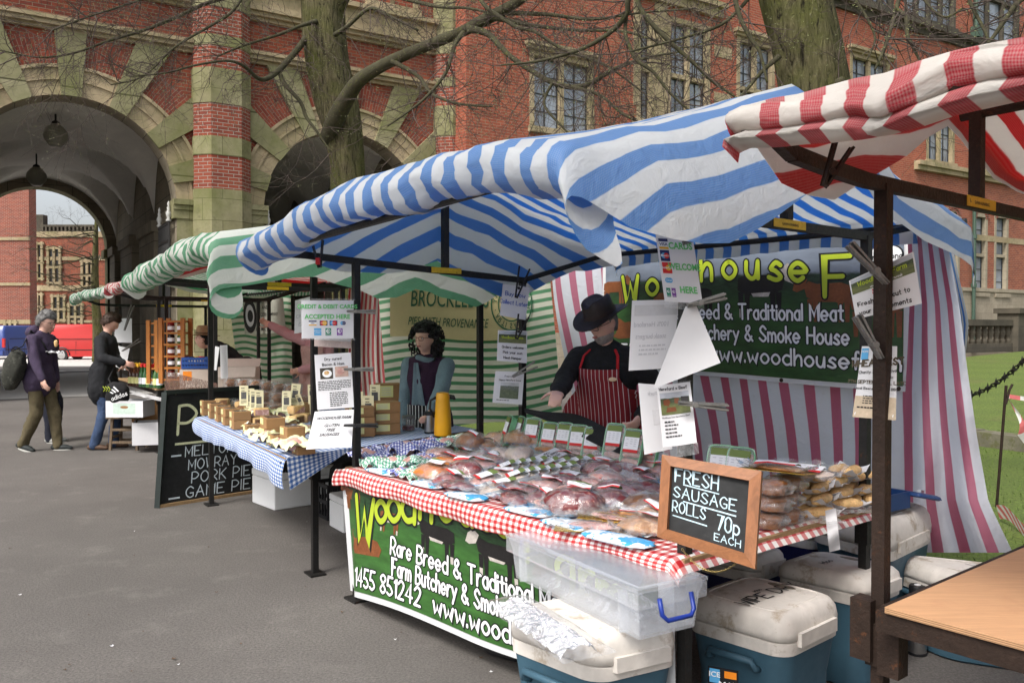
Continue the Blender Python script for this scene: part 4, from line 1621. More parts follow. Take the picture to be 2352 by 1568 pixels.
T1 = limb_pts([(822, 985, 100), (812, 820, 92), (805, 620, 84), (800, 430, 80), (790, 320, 84), (775, 250, 96), (757, 170, 98), (746, 90, 100), (742, 30, 100), (738, -60, 92), (736, -160, 70)], 12.3, 12.3)
L1 = [limb_pts(p, a, b_) for p, a, b_ in (
 ([(742, 40, 70), (715, -20, 50), (690, -110, 40), (660, -250, 26)], 12.3, 12.4),
 ([(750, 50, 60), (785, -20, 46), (810, -90, 40), (860, -230, 26)], 12.3, 12.0),
 ([(752, 320, 38), (770, 275, 42), (798, 224, 37), (826, 185, 32), (880, 150, 28), (940, 122, 26), (1000, 98, 25), (1055, 76, 24), (1110, 48, 28), (1170, 16, 24), (1240, -30, 18)], 12.2, 9.6),
 ([(1075, 66, 18), (1120, 78, 15), (1146, 103, 13), (1176, 133, 12), (1226, 166, 12), (1269, 190, 12), (1319, 201, 13), (1359, 190, 12), (1409, 160, 10), (1486, 133, 7), (1560, 120, 4)], 10.1, 8.7),
 ([(1090, -20, 10), (1118, 18, 10), (1150, 40, 10), (1186, 62, 9), (1230, 74, 8), (1290, 112, 7), (1390, 150, 5), (1480, 215, 4)], 10, 9),
 ([(1068, 72, 14), (1046, 100, 10), (1035, 135, 9), (1025, 165, 8), (1000, 200, 7), (960, 240, 6), (890, 290, 4)], 10.3, 9.5),
 ([(1130, 40, 14), (1230, 60, 9), (1330, 70, 7), (1440, 74, 6), (1560, 110, 4), (1640, 90, 3)], 10, 9),
 ([(1160, 30, 12), (1260, 34, 9), (1360, 45, 7), (1470, 30, 5), (1600, 20, 3)], 9.9, 9.2),
 ([(900, 140, 12), (960, 175, 9), (985, 210, 8), (1010, 225, 7), (1060, 240, 6), (1130, 245, 4)], 11, 10),
 ([(1319, 201, 9), (1380, 220, 7), (1430, 262, 6), (1490, 290, 4), (1570, 320, 3)], 9.2, 8.6),
 ([(1269, 190, 8), (1250, 240, 6), (1290, 290, 5), (1330, 330, 3)], 9.4, 9),
 ([(716, 70, 18), (690, 105, 15), (665, 135, 14), (640, 162, 13), (615, 180, 12), (592, 180, 10), (560, 152, 8), (520, 140, 6), (450, 150, 5), (380, 168, 4), (300, 176, 3)], 12.2, 10),
 ([(640, 162, 11), (655, 195, 10), (690, 235, 9), (704, 270, 8), (726, 300, 6), (760, 350, 4)], 12, 11.6),
 ([(712, 0, 14), (640, -20, 12), (560, -12, 10), (480, 6, 9), (410, 38, 8), (330, 70, 7), (250, 94, 6), (170, 122, 5), (90, 132, 4), (0, 116, 3)], 12.2, 9.5),
 ([(560, -12, 8), (530, 30, 7), (480, 62, 6), (400, 110, 5), (330, 175, 4), (255, 195, 3)], 11.3, 10),
 ([(690, -60, 12), (560, -70, 9), (430, -40, 7), (300, 8, 5), (200, 40, 4), (120, 70, 3)], 12, 9.5),
 ([(726, 50, 12), (690, 60, 8), (640, 80, 7), (560, 105, 5), (500, 130, 4)], 12, 11),
 ([(800, -40, 14), (900, -10, 10), (1000, 15, 8), (1080, 20, 6), (1160, 40, 5)], 12, 10),
 ([(770, 80, 12), (800, 60, 9), (850, 20, 8), (900, 40, 6), (960, 70, 5)], 12, 11),
)]
tree('mossy bare tree standing behind the green stalls in front of the arcade', T1, L1, 11, 8.5)
T2 = limb_pts([(2030, 1165, 260), (2012, 1020, 222), (1990, 880, 200), (1962, 700, 180), (1935, 520, 172), (1905, 380, 164), (1882, 290, 158), (1866, 190, 154), (1848, 90, 150), (1830, 10, 152), (1812, -80, 150), (1800, -220, 140)], 7.5, 7.5)
L2 = [limb_pts(p, a, b_) for p, a, b_ in (
 ([(1915, 290, 40), (1930, 255, 46), (1935, 215, 40), (1925, 180, 20)], 7.3, 7.2),
 ([(1790, -90, 26), (1600, -70, 18), (1500, -40, 14), (1446, -5, 13), (1440, 30, 13), (1410, 68, 11), (1356, 104, 10), (1300, 125, 8), (1230, 142, 6), (1150, 150, 4)], 7.5, 8),
 ([(1438, 36, 10), (1436, 70, 9), (1441, 95, 9), (1462, 138, 9), (1500, 165, 8), (1540, 215, 6), (1600, 270, 4)], 7.8, 7.6),
 ([(1500, -40, 14), (1466, 0, 12), (1478, 30, 12), (1500, 58, 11), (1540, 98, 10), (1590, 142, 9), (1640, 190, 7), (1700, 230, 4)], 7.7, 7.5),
 ([(1790, -60, 20), (1720, -40, 14), (1690, -10, 12), (1700, 40, 11), (1725, 90, 10), (1745, 120, 8), (1762, 190, 5)], 7.4, 7.1),
 ([(1745, -40, 12), (1700, 20, 8), (1650, 60, 8), (1560, 90, 6), (1450, 118, 5)], 7.4, 7.3),
 ([(1790, 130, 14), (1750, 165, 9), (1720, 200, 8), (1690, 235, 6), (1660, 262, 4)], 7.3, 7.1),
 ([(1850, -40, 18), (1960, -60, 14), (2060, -30, 11), (2060, 15, 10), (2048, 60, 9), (2032, 110, 8), (2010, 160, 5)], 7.4, 6.6),
 ([(2056, 20, 10), (2080, 40, 9), (2084, 80, 9), (2098, 110, 7), (2118, 150, 5)], 6.9, 6.7),
 ([(2060, -40, 12), (2200, -60, 12), (2360, -30, 14), (2330, 15, 12), (2285, 80, 9), (2270, 100, 7)], 6.9, 6.6),
 ([(2200, -70, 10), (2230, 10, 8), (2262, 72, 7), (2275, 110, 4)], 6.8, 6.6),
 ([(1940, -60, 10), (1966, 0, 7), (1990, 40, 6), (2010, 90, 5), (1990, 140, 3)], 7, 6.8),
 ([(2100, -50, 8), (2130, 10, 6), (2170, 40, 5), (2210, 20, 4)], 6.8, 6.6),
)]
tree('thick mossy tree trunk leaning behind the red and white canopy', T2, L2, 23, 7)
# the tree in the court, seen through the arch
rr = random.Random(5)
base = at(225, 820, 42); base.z = -.25
trk = [(base.x, base.y, -.3, .28), (base.x, base.y, 1.5, .24), (base.x - .1, base.y, 3, .2), (base.x - .1, base.y, 5, .15), (base.x, base.y, 7.5, .06)]
lims = []
for k in range(26):
 z0 = rr.uniform(2.2, 6.5)
 an = rr.uniform(math.pi * .55, math.pi * 1.5)
 ln = rr.uniform(2, 4)
 p = V((base.x, base.y, z0))
 pts = [(p.x, p.y, p.z, .035)]
 for i in range(5):
  p = p + V((math.cos(an) * ln / 5, math.sin(an) * ln / 5 * .8, rr.uniform(-.25, .3)))
  pts.append((p.x, p.y, p.z, .032 - .006 * i))
 lims.append(pts)
tree('spreading bare tree in the court seen through the left archway', catmull(trk, 4), lims, 31, 2.2)
# ================================================================== market stalls
BLUE = stripes('blue stripe sheet', (.085, .29, .60), (.76, .78, .79), .136, .47, .64)
GREEN = stripes('green stripe sheet', (.065, .36, .18), (.80, .82, .78), .125, .47, .62)
GREEN2 = stripes('green stripe back sheet', (.04, .33, .13), (.84, .85, .76), .088, .42, .62)
RED = stripes('red stripe sheet', (.52, .022, .045), (.78, .75, .71), .105, .5, .58)
REDB = stripes('crimson stripe back sheet', (.52, .09, .20), (.78, .80, .86), .185, .42, .5)


def lerp(tab, x):
 for (x0, y0), (x1, y1) in zip(tab, tab[1:]):
  if x <= x1: return y0 + (y1 - y0) * max(0, min(1, (x - x0) / (x1 - x0)))
 return tab[-1][1]


def stall(label, F0, F1, v, mat, frame=IRON, zp=(1.93, 1.93), zback=(0, 0), bF=-.6, bR=.61, bB=1.7, zF=2.05, zR=(2.5, 2.5), zB=2.1, flapR=[(-9, .3), (9, .3)], flapL=[(-9, .3), (9, .3)], depth=1.226, roll=.055, hang=0.0, seed=1.0, top=None, topz=.76, lean=(.4, .4), backhang=.12, over=(.10, .10), sag=.03, rack=True):
 zFt = zF if isinstance(zF, list) else [(0, zF), (1, zF)]
 F0, F1 = V((*F0, 0)), V((*F1, 0))
 u = (F1 - F0); L = u.length; u = u / L
 v = V((*v, 0)).normalized()
 t = thing('market_stall', label, 'market stall', (F0 + F1) / 2 + v * depth / 2, group='market stalls in a row')

 def P(a, b, z): return F0 + u * a + v * b + V((0, 0, z))
 W_ = .037
 for k, a in enumerate((0, L)):
  for b in (0, depth):
   zt = zp[k] - (zback[k] if b else 0)
   mb = MB(); mb.bar(P(a, b, .012), P(a, b, zt), W_, W_, up=u)
   mb.box(P(a, b, .006), (.13, .1, .012), math.atan2(u.y, u.x))
   mb.box(P(a, b, .66), (W_ + .022, W_ + .022, .12), math.atan2(u.y, u.x))
   mb.build('post', frame, t)
  mb = MB()
  zt = zp[k]
  zF = zFt[-1 if k else 0][1]
  pts = [P(a, bF + .02, zF - .03), P(a, bF * .75, zF - .085), P(a, bF * .5, zt + .012), P(a, -.1, zt), P(a, depth + .03, zt - zback[k])]
  for p, q in zip(pts, pts[1:]): mb.bar(p, q, W_ * .8, W_)
  mb.bar(P(a, depth, zt - zback[k]), P(a, bB - .02, zB - .02), W_ * .8, W_ * .8)
  mb.build('cross_beam', frame, t)
  mb = MB(); mb.bar(P(a, bR, zt - zback[k] * .5 + .021), P(a, bR, zR[k] - .03), W_, W_, up=u); mb.build('ridge_strut', frame, t)
  mb = MB()
  for sg in (-1, 1):
   c_ = P(a, bR, zt - zback[k] * .5 + .003) + u * sg * (W_ * .4 + .0016)
   mb.bar(c_ - v * .11, c_ + v * .11, .0015, .034)
  pl = mb.build('maker_plate', YELLOWP, t)
  if k == 0 and seed in (1.0,) or k == 1 and seed == 2.0:
   mb = MB(); c_ = P(a, bR, zt) - u * (W_ * .4 + .0032) if True else 0
   block(mb, 'GAVIN KENNING', 0, -.004, .010, lambda X, Y: c_ + v * X + V((0, 0, Y)), .01)
   mb.build('lettering', INK, pl)
 for b, z0, z1 in ((bF + .02, zFt[0][1] - roll, zFt[-1][1] - roll), (bR, zR[0] - .035, zR[1] - .035), (bB - .02, zB - .02, zB - .02)):
  mb = MB(); mb.tube([P(-.05, b, z0 - .02), P(L + .05, b, z1 - .02)], .017, 8); mb.build('roof_rail', frame, t)
 if rack:
  mb = MB()
  for b in (-.01, depth): mb.bar(P(-.03, b, topz - .05), P(L + .03, b, topz - .05), .035, .05)
  for a in (.03, L - .03): mb.bar(P(a, -.02, topz - .05), P(a, depth + .02, topz - .05), .035, .05)
  mb.build('table_rails', frame, t)
  mb = MB(); c_ = P(L / 2, depth / 2 - .02, topz - .012)
  mb.box(c_, (L + .08, depth + .06, .022), math.atan2(u.y, u.x)); mb.build('table_board', top or EDGEWOOD, t)
 # the sheet: a profile from the rolled front hem over the ridge to the back
 prof = []
 if hang:
  prof += [(bF + .03, -roll * 2 - hang, 0), (bF - .03, -roll * 2 - hang * .5, 0)]
 for an in (250, 228, 206, 184, 162, 140, 118, 96, 74, 52, 26):
  prof.append((bF + .015 - roll * math.sin(R(an)) * 1.15, -roll + roll * math.cos(R(an)), 0))
 n1, n2 = 9, 12
 for k in range(n1 + 1):
  f = k / n1
  prof.append((bF + (bR - bF) * f, None, f))
 for k in range(1, n2 + 1):
  f = k / n2
  prof.append((bR + (bB - bR) * f, None, 1 + f))
 if backhang:
  prof += [(bB + .03, zB - backhang * .5, 3), (bB + .02, zB - backhang, 3)]
 NA, NF = max(30, int(L * 16)), 9

 def zroof(f, al):
  zr = zR[0] + (zR[1] - zR[0]) * al
  zF = lerp(zFt, al)
  if f <= 1: return zF + (zr - zF) * f - sag * math.sin(math.pi * f)
  return zr + (zB - zr) * (f - 1) - sag * 1.6 * math.sin(math.pi * (f - 1))
 acc, lens = 0, [0]
 pz = [(b_, zroof(f_, .5) if z_ is None else (z_ + lerp(zFt, .5) if f_ == 0 else z_)) for b_, z_, f_ in prof]
 for k in range(1, len(pz)):
  acc += math.hypot(pz[k][0] - pz[k - 1][0], pz[k][1] - pz[k - 1][1]); lens.append(acc)
 cols = []       # (kind, parameter, uv)
 for k in range(NF): cols.append(('r', 1 - k / NF))
 for k in range(NA + 1): cols.append(('m', k / NA))
 for k in range(1, NF + 1): cols.append(('l', k / NF))
 NI, NJ = len(cols) - 1, len(prof) - 1
 cache = {}

 def pos(i, j):
  if (i, j) in cache: return cache[(i, j)]
  kd, q = cols[i]
  b_, z_, f_ = prof[j]
  al = q if kd == 'm' else (0 if kd == 'r' else 1)
  z = zroof(f_, al) if z_ is None else (z_ + lerp(zFt, al) if f_ == 0 else z_)
  if kd == 'm':
   a = -over[0] + (L + over[0] + over[1]) * q; uu = a; p = P(a, b_, z)
  else:
   tab, sg, ln = (flapR, -1, lean[0] * (1 - smooth(.7, 1.5, b_))) if kd == 'r' else (flapL, 1, lean[1])
   fl = lerp(tab, b_) * q
   rd = .05
   dr = fl * (.45 + .55 * q)
   a0 = -over[0] if kd == 'r' else L + over[1]
   a = a0 + sg * (fl * ln * (.6 + .4 * math.sin(q * 2.2)) + rd * min(1, q * 3))
   p = P(a, b_, z - dr * math.sqrt(max(.2, 1 - ln * ln)))
   uu = a0 + sg * fl
  w1 = wob((p.x, p.y, p.z), 3.1, seed * 7)
  w2 = wob((p.x, p.y, p.z), 10, seed * 3)
  amp = 1.0
  if z_ is not None and f_ == 0: amp = 1.7
  if kd != 'm': amp = 1.4
  p = p + V((0, 0, (w1 * .024 + w2 * .011) * amp)) + v * (w2 * .012 * amp) - u * (w1 * .012)
  if kd == 'm' and f_ == 0 and z_ is not None:
   a_ = q * L
   p = p + V((0, 0, -.018 * abs(math.sin(a_ * 5.3 + seed)) + .012 * wob((a_ * 9, j * .7, seed), 1))) + v * .02 * wob((a_ * 6, j * .9, seed + 4), 1)
  cache[(i, j)] = (p, uu, lens[j])
  return cache[(i, j)]
 mb = MB()
 mb.sheet(lambda s_, r_: pos(round(s_ * NI), round(r_ * NJ))[0], NI, NJ, .0022, lambda s_, r_: pos(round(s_ * NI), round(r_ * NJ))[1:])
 mb.build('canopy', mat, t, True)
 return t, P, L


vB = (Vd.x, Vd.y)
Fb0 = (row(-2.36, 0).x, row(-2.36, 0).y)
st_blue, PB, LB = stall('blue and white striped market stall selling meat', Fb0, (A0.x, A0.y), vB, BLUE, zp=(1.95, 1.93), zback=(0, .07), bB=2.13, zR=(2.5, 2.52), zF=[(0, 2.13), (.3, 2.17), (.6, 2.16), (.8, 2.09), (1, 2.03)], zB=2.12, over=(.02, -.02),
      flapR=[(-.7, .14), (-.5, .30), (-.3, .44), (0, .47), (.5, .42), (1.0, .28), (1.4, .24), (2.3, .26)], flapL=[(-.7, .02), (-.45, .08), (-.1, .34), (.3, .52), (1.2, .62), (1.7, .25), (2.3, .05)], lean=(.38, .1), seed=1.0, roll=.08)
vP = V((math.cos(R(34.3)), math.sin(R(34.3)), 0))
st_pie, PP, LP = stall('green and white striped market stall selling pies', (-1.24, 5.2), (-2.63, 7.24), (vP.x, vP.y), GREEN, zp=(1.95, 1.94), bB=1.75, zR=(2.42, 2.46), zF=[(0, 2.10), (.3, 2.12), (.7, 2.06), (1, 2.02)], zB=2.24,
                       flapR=[(-.7, .34), (-.4, .32), (-.1, .36), (.15, .48), (.4, .62), (1.1, .6), (1.8, .15)], flapL=[(-.7, .04), (-.3, .1), (.6, .12), (2.3, .1)], lean=(.1, .25), seed=5.0, roll=.085, topz=.79, rack=False)
st_red3, P3, L3 = stall('red and white striped stall standing behind the green pie stall', (-2.86, 8.0), (-4.1, 9.85), (.83, .557), RED, zp=(1.94, 1.9), bB=2.0, zF=2.05, zR=(2.40, 2.36), zB=2.16,
      flapR=[(-.7, .03), (.4, .05), (2.3, .05)], flapL=[(-.7, .05), (2.3, .15)], lean=(.1, .2), seed=8.0, roll=.045, topz=.78)
st_far, P4, L4 = stall('green and white striped stall selling cider at the far end of the row', (-4.38, 10.3), (-5.85, 12.4), (.84, .54), GREEN, zp=(1.9, 1.88), bB=1.9, zF=2.04, zR=(2.34, 2.3), zB=2.12,
                       flapR=[(-.7, .03), (.4, .05), (2.3, .05)], flapL=[(-.7, .05), (2.3, .12)], lean=(.1, .2), seed=11.0, roll=.055, topz=.80)
R0 = V((1.04, 2.33, 0))
Re = R0 - U * 2.5
st_red, PR, LR = stall('red and white striped stall with an empty plywood table at the right', (Re.x, Re.y), (R0.x, R0.y), vB, RED, frame=RUST, zp=(1.95, 1.95), bB=1.75, zF=[(0, 2.10), (.75, 2.085), (1, 2.06)], zR=(2.32, 2.30), zB=2.1,
                       flapR=[(-.7, .1), (2.3, .1)], flapL=[(-.7, .01), (-.55, .03), (-.3, .15), (-.05, .2), (.12, .16), (.5, .08), (2.3, .05)], lean=(.1, .15), seed=2.0, roll=.030, hang=.04, topz=.81, rack=False, over=(.1, .03), sag=.05)
# pie table: skewed against its frame
g = MB()
PT = [gp(452, 958, .79), gp(655, 1050, .79), gp(1095, 985, .79), gp(780, 925, .79)]
g.hexa([p - V((0, 0, .03)) for p in (PT[0], PT[1], PT[2], PT[3])] + [p - V((0, 0, .006)) for p in (PT[0], PT[1], PT[2], PT[3])])
g.build('table_board', EDGEWOOD, st_pie)
g = MB()
for p, q in ((0, 1), (1, 2), (2, 3)):
 d = (PT[q] - PT[p]).normalized(); nrm = V((-d.y, d.x, 0)) * .03
 g.bar(PT[p] + nrm - V((0, 0, .06)), PT[q] + nrm - V((0, 0, .06)), .04, .06)
g.build('table_rails', IRON, st_pie)
# plywood table of the right stall
g = MB()
c0 = at(2030, 1392, 2.22); zt = .81
TB = [gp(2032, 1393, zt), gp(2032, 1393, zt) - U * 2.3, gp(2032, 1393, zt) - U * 2.3 + Vd * 1.25, gp(2032, 1393, zt) + Vd * 1.25]
g.hexa([p - V((0, 0, .016)) for p in TB] + TB)
g.build('table_board', PLY, st_red)
g = MB()
for k in range(3):
 p, q = TB[0] - V((0, 0, .0165)), TB[1] - V((0, 0, .0165))
g.bar(TB[0] + Vd * .03 - V((0, 0, .046)) + U * .03, TB[1] + Vd * .03 - V((0, 0, .046)), .04, .055)
g.bar(TB[3] - Vd * .03 - V((0, 0, .046)), TB[2] - Vd * .03 - V((0, 0, .046)), .04, .055)
g.bar(TB[0] + Vd * .06 - V((0, 0, .046)) + U * .02, TB[3] - Vd * .06 - V((0, 0, .046)) + U * .02, .04, .055)
g.build('table_rails', RUST, st_red)
g = MB()
e = MB()
p, q = TB[0] - Vd * .0008, TB[1] - Vd * .0008
for k, z in enumerate((.003, .008, .013)):
 e.quad(p - V((0, 0, z + .0015)), q - V((0, 0, z + .0015)), q - V((0, 0, z)), p - V((0, 0, z)))
e.build('ply_layers', basic('ply glue line', (.20, .12, .06), .8, rnd=0), st_red)
for z_, s_ in ((.78, .075), (.70, .06)):
 pass
g.box(R0 + V((0, 0, .70)) + U * .035 - Vd * .02, (.06, .055, .17), R(129))
g.box(R0 + V((0, 0, .68)) - U * .045 - Vd * .02, (.06, .055, .18), R(129))
g.build('table_bracket', RUST, st_red)

# ================================================================== hanging back sheets
def hsheet(name, label, fn, mat, nu, nv, uvf, th=.002, group='striped back sheets of the stalls'):
 mb = MB(); mb.sheet(fn, nu, nv, th, uvf)
 return tag(mb.build(name, mat, smooth=True), label, 'tarpaulin', group)


def back(t_, z, b=2.36): return row(-t_, b, z)


def f(u_, w_):
 z = 2.13 - 1.80 * w_
 t0 = -.98 + .36 * smooth(0, 1, w_)
 t_ = t0 + (2.08 - t0) * u_
 bb = 2.36 + .02 * math.sin(t_ * 9 + w_) + .05 * wob((t_ * 2.5, z * 1.2, 0), 1, 3) + .10 * w_ * math.sin(math.pi * u_)
 return row(-t_, bb, z + .03 * math.sin(t_ * 4) * (1 if w_ < .02 else 0))


hsheet('back_sheet', 'crimson and white striped sheet hanging behind the meat stall banner', f, REDB, 70, 26, lambda u_, w_: (3.3 * u_, 1.8 * w_))


def edge(tab, y): return lerp(tab, y)


def f(u_, w_):
 y = 535 + (1268 - 535) * w_
 xl = lerp([(535, 2085), (700, 2090), (900, 2080), (1268, 2078)], y)
 xr = lerp([(535, 2172), (700, 2203), (850, 2222), (1000, 2243), (1150, 2270), (1268, 2326)], y)
 x = xl + (xr - xl) * u_
 d = 4.5 - .45 * u_ + .055 * math.sin(u_ * 11 + w_ * 3) * (.3 + .7 * w_) + .04 * wob((u_ * 3, w_ * 5, 2), 1)
 return at(x, y, d)


hsheet('side_sheet', 'pink and white striped sheet bulging out at the right end of the meat stall', f, REDB, 40, 36, lambda u_, w_: (.72 * u_ + .05, 1.9 * w_))


def f(u_, w_):
 y = 505 + (985 - 505) * w_
 xl = lerp([(505, 2150), (560, 2150), (700, 2190), (985, 2222)], y)
 xr = lerp([(505, 2196), (560, 2186), (740, 2225), (850, 2214), (985, 2225)], y)
 return at(xl + (xr - xl) * u_, y, 4.62 - .2 * u_ + .04 * math.sin(u_ * 6 + w_ * 8))


hsheet('side_sheet', 'blue and white striped sheet hanging outside the pink one at the right corner', f, BLUE, 16, 30, lambda u_, w_: (.42 * u_ + .02, 1.2 * w_))


def f(u_, w_):
 d = 8.6 - 1.7 * u_
 zt, zb = 2.0, .50 + .30 * u_
 x0 = lerp([(0, 868), (1, 893)], w_) * (1 - u_) + lerp([(0, 1262), (.4, 1275), (1, 1292)], w_) * u_
 p = at(x0, 752, d + .06 * math.sin(u_ * 14) * (.4 + w_) + .05 * wob((u_ * 4, w_ * 3, 7), 1)); p.z = zt + (zb - zt) * w_
 return p


hsheet('back_sheet', 'green and white striped sheet hanging behind the woman', f, GREEN2, 60, 30, lambda u_, w_: (1.5 * w_ + .03 * math.sin(u_ * 7) + .02, 2.6 * u_))


def f(u_, w_):
 x0 = 800 + 75 * u_ + 14 * w_ * u_
 p = at(x0, 752, 9.3 - .4 * u_ + .06 * math.sin(u_ * 15)); p.z = 1.98 - 1.5 * w_
 return p


hsheet('side_sheet', 'red and white striped sheet hanging between the pie stall signs and the green sheet', f, RED, 24, 20, lambda u_, w_: (.8 * u_ + .12 * math.sin(w_ * 3), 1.5 * w_))


def f(u_, w_):
 x0 = (530 + 36 * w_ * w_) * (1 - u_) + (668 + 4 * w_) * u_
 p = at(x0, 752, 11.8 - .9 * u_ + .07 * math.sin(u_ * 13) * (.3 + w_)); p.z = 1.98 - 1.35 * w_
 return p


hsheet('back_sheet', 'green and white striped sheet hanging behind the cider stall', f, GREEN2, 40, 24, lambda u_, w_: (1.35 * w_ + .02 * math.sin(u_ * 9), 1.2 * u_))

# ================================================================== farm banners
def cow(mp, mbs, u, v, s, body, flip=1, lying=False, face=None, Wd=2.3, Ht=.85):
 def q(pts, m):
  g = mbs.setdefault(m.name, (MB(), m))[0]
  return lambda o: g.poly([mp(u + flip * x * s / Wd, v + y * s / Ht, o) for x, y in pts])
 if lying:
  q([(-.5, .02), (-.56, .2), (-.42, .36), (-.1, .4), (.22, .37), (.36, .46), (.5, .5), (.62, .4), (.56, .3), (.44, .26), (.5, .1), (.62, .02), (.4, -.04), (0, -.02)], body)(.0008)
 else:
  q([(-.5, .5), (-.48, .72), (-.3, .78), (.2, .76), (.4, .82), (.5, .72), (.44, .5), (.2, .4), (-.3, .4)], body)(.0008)
  for lx in (-.44, -.3, .24, .36):
   q([(lx - .05, .46), (lx + .07, .46), (lx + .045, 0), (lx - .035, 0)], body)(.0008)
  q([(.42, .86), (.56, .96), (.7, .84), (.76, .64), (.66, .6), (.5, .66)], face or body)(.001)
  if face:
   for lx in (-.44, .36):
    q([(lx - .03, .16), (lx + .05, .16), (lx + .04, 0), (lx - .03, 0)], face)(.0011)
   q([(-.2, .44), (.2, .46), (.16, .38), (-.16, .38)], face)(.0011)


TITLE = [('W', .075, .59, 1.05), ('o', .175, .64, 1.0), ('o', .25, .68, 1.0), ('d', .318, .71, 1.05), ('h', .392, .735, 1.0), ('o', .472, .745, 1.0), ('u', .555, .74, 1.0), ('s', .628, .725, 1.0), ('e', .695, .715, 1.0), ('F', .795, .60, 1.3), ('a', .875, .56, 1.0), ('r', .94, .53, .9)]
LINES = (('Rare Breed & Traditional Meat', .22, .43, .098, .845), ('Farm Butchery & Smoke House', .225, .265, .098, .86), ('01455 851242  www.woodhousefarm', -.03, .10, .10, .995))
TITLE2 = [('W', .055, .44, 1.35), ('o', .152, .66, 1.0), ('o', .205, .70, 1.1), ('d', .265, .735, 1.1), ('h', .338, .79, 1.1), ('o', .408, .84, 1.05), ('u', .483, .86, 1.05), ('s', .545, .87, 1.0), ('e', .60, .86, 1.0), ('F', .69, .72, 1.3), ('a', .77, .66, 1.0), ('r', .83, .62, .9), ('m', .87, .58, .9)]
LINES2 = (('Rare Breed & Traditional Meat', .225, .41, .093, .81), ('Farm Butchery & Smoke House', .235, .235, .093, .745), ('1455 851242  www.woodhousefarm', .058, .055, .10, .89))


def farm_print(t, mp, Wd, Ht, title, lines, hs, wts, cows):
 """the printed design of the farm's banner"""
 for q in cows:
  mbs = {}
  cow(mp, mbs, *q)
  for k, (g_, m_) in mbs.items(): g_.build('cow_print', m_, t)
 blk, lim, wht = MB(), MB(), MB()
 for c_, u_, v_, s_ in title:
  h = hs * s_
  for mb, wt, o in ((blk, wts[0], .0016), (lim, wts[1], .0024)):
   for st_ in GL[c_][0]:
    pts = [(u_ * Wd + x * h / 10 * .98, v_ * Ht + y * h / 10) for x, y in st_]
    ribbon(mb, pts, wt, lambda X, Y: mp(X / Wd, Y / Ht, o))
 for txt, u0, v_, h, u1 in lines:
  wn_ = twidth(txt, h, 2.4)
  sx = (u1 - u0) * Wd / wn_
  for mb, wt, o in ((blk, h * .29, .0016), (wht, h * .15, .0024)):
   write(mb, txt, u0 * Wd, v_ * Ht, h, wt, lambda X, Y: mp(X / Wd, Y / Ht, o), 'l', 2.4, sx)
 blk.build('lettering_outline', INK, t)
 lim.build('farm_name', LIME, t)
 wht.build('lettering', WHITEINK, t)


def mpb(u_, v_, o=0.0):
 return row(.30 - 2.30 * u_, 2.31 - o + .012 * math.sin(u_ * 7) + .05 * math.sin(math.pi * u_) * (1 - v_), 1.235 + .85 * v_ + .012 * math.sin(u_ * 5))


t = thing('farm_banner', 'farm banner with lime lettering hanging on the crimson sheet behind the butcher', 'banner', row(-.85, 2.31, 1.2), group='banners of the meat stall')
mb = MB(); mb.sheet(lambda a, c: mpb(-.015 + 1.03 * a, -.035 + 1.075 * c, -.002), 30, 10, .002); mb.build('banner_edge', basic('banner vinyl', (.62, .63, .64), .45, .08, 6, .05, rnd=0), t, True)
mb = MB(); mb.grid(lambda a, c: mpb(a, c, .002), 40, 14); mb.build('banner_print', PHOTO_FIELD, t, True)
farm_print(t, lambda a, c, o: mpb(a, c, o + .0026), 2.3, .85, TITLE, LINES, .180, (.050, .029), [(.04, .58, .22, COWBROWN, 1), (.11, .28, .30, COWBROWN, -1, True), (.25, .45, .22, COWBROWN, 1, False, COWWHITE), (.37, .42, .28, COWBLACK, -1, False, COWWHITE), (.60, .44, .36, COWBLACK, 1, False, COWWHITE), (.80, .42, .30, COWBROWN, -1), (.93, .32, .32, COWBROWN, -1)])
mb = MB(); mb.poly([mpb(.955 + .045 * math.cos(k * .314), .87 + .07 * math.sin(k * .314), .005) for k in range(20)]); mb.build('emblem', INK, t)
mb = MB(); mb.poly([mpb(.955 + .041 * math.cos(k * .314), .87 + .06 * math.sin(k * .314), .006) for k in range(20)]); mb.build('emblem', WHITEINK, t)
mb = MB(); write(mb, 'Traditional', .955 * 2.3, .84 * .85, .03, .005, lambda X, Y: mpb(X / 2.3, Y / .85, .007)); mb.build('lettering', INK, t)
for uu in (.005, .32, .66, .99):
 for vv in (-.017, 1.018):
  mb = MB(); mb.lathe(mpb(uu, vv, .004), [(.011, -.004), (.013, 0), (.011, .004)], 10, Matrix.Rotation(R(90), 3, 'X')); mb.build('eyelet', RUST, t)


def mpf(u_, v_, o=0.0):
 a = .015 - 2.30 * u_
 zb = .085 + .085 * smooth(0, .5, u_) + .02 * math.sin(u_ * 9)
 z = min(.756, zb + (.735 - zb) * v_)
 b = -.055 - o - .03 * (1 - v_) * math.sin(u_ * 5 + .6) + (.05 * smooth(.05, 0, u_) * (1 - v_))
 return row(a - .03 * smooth(.12, 0, u_) * (1 - v_), b, z)


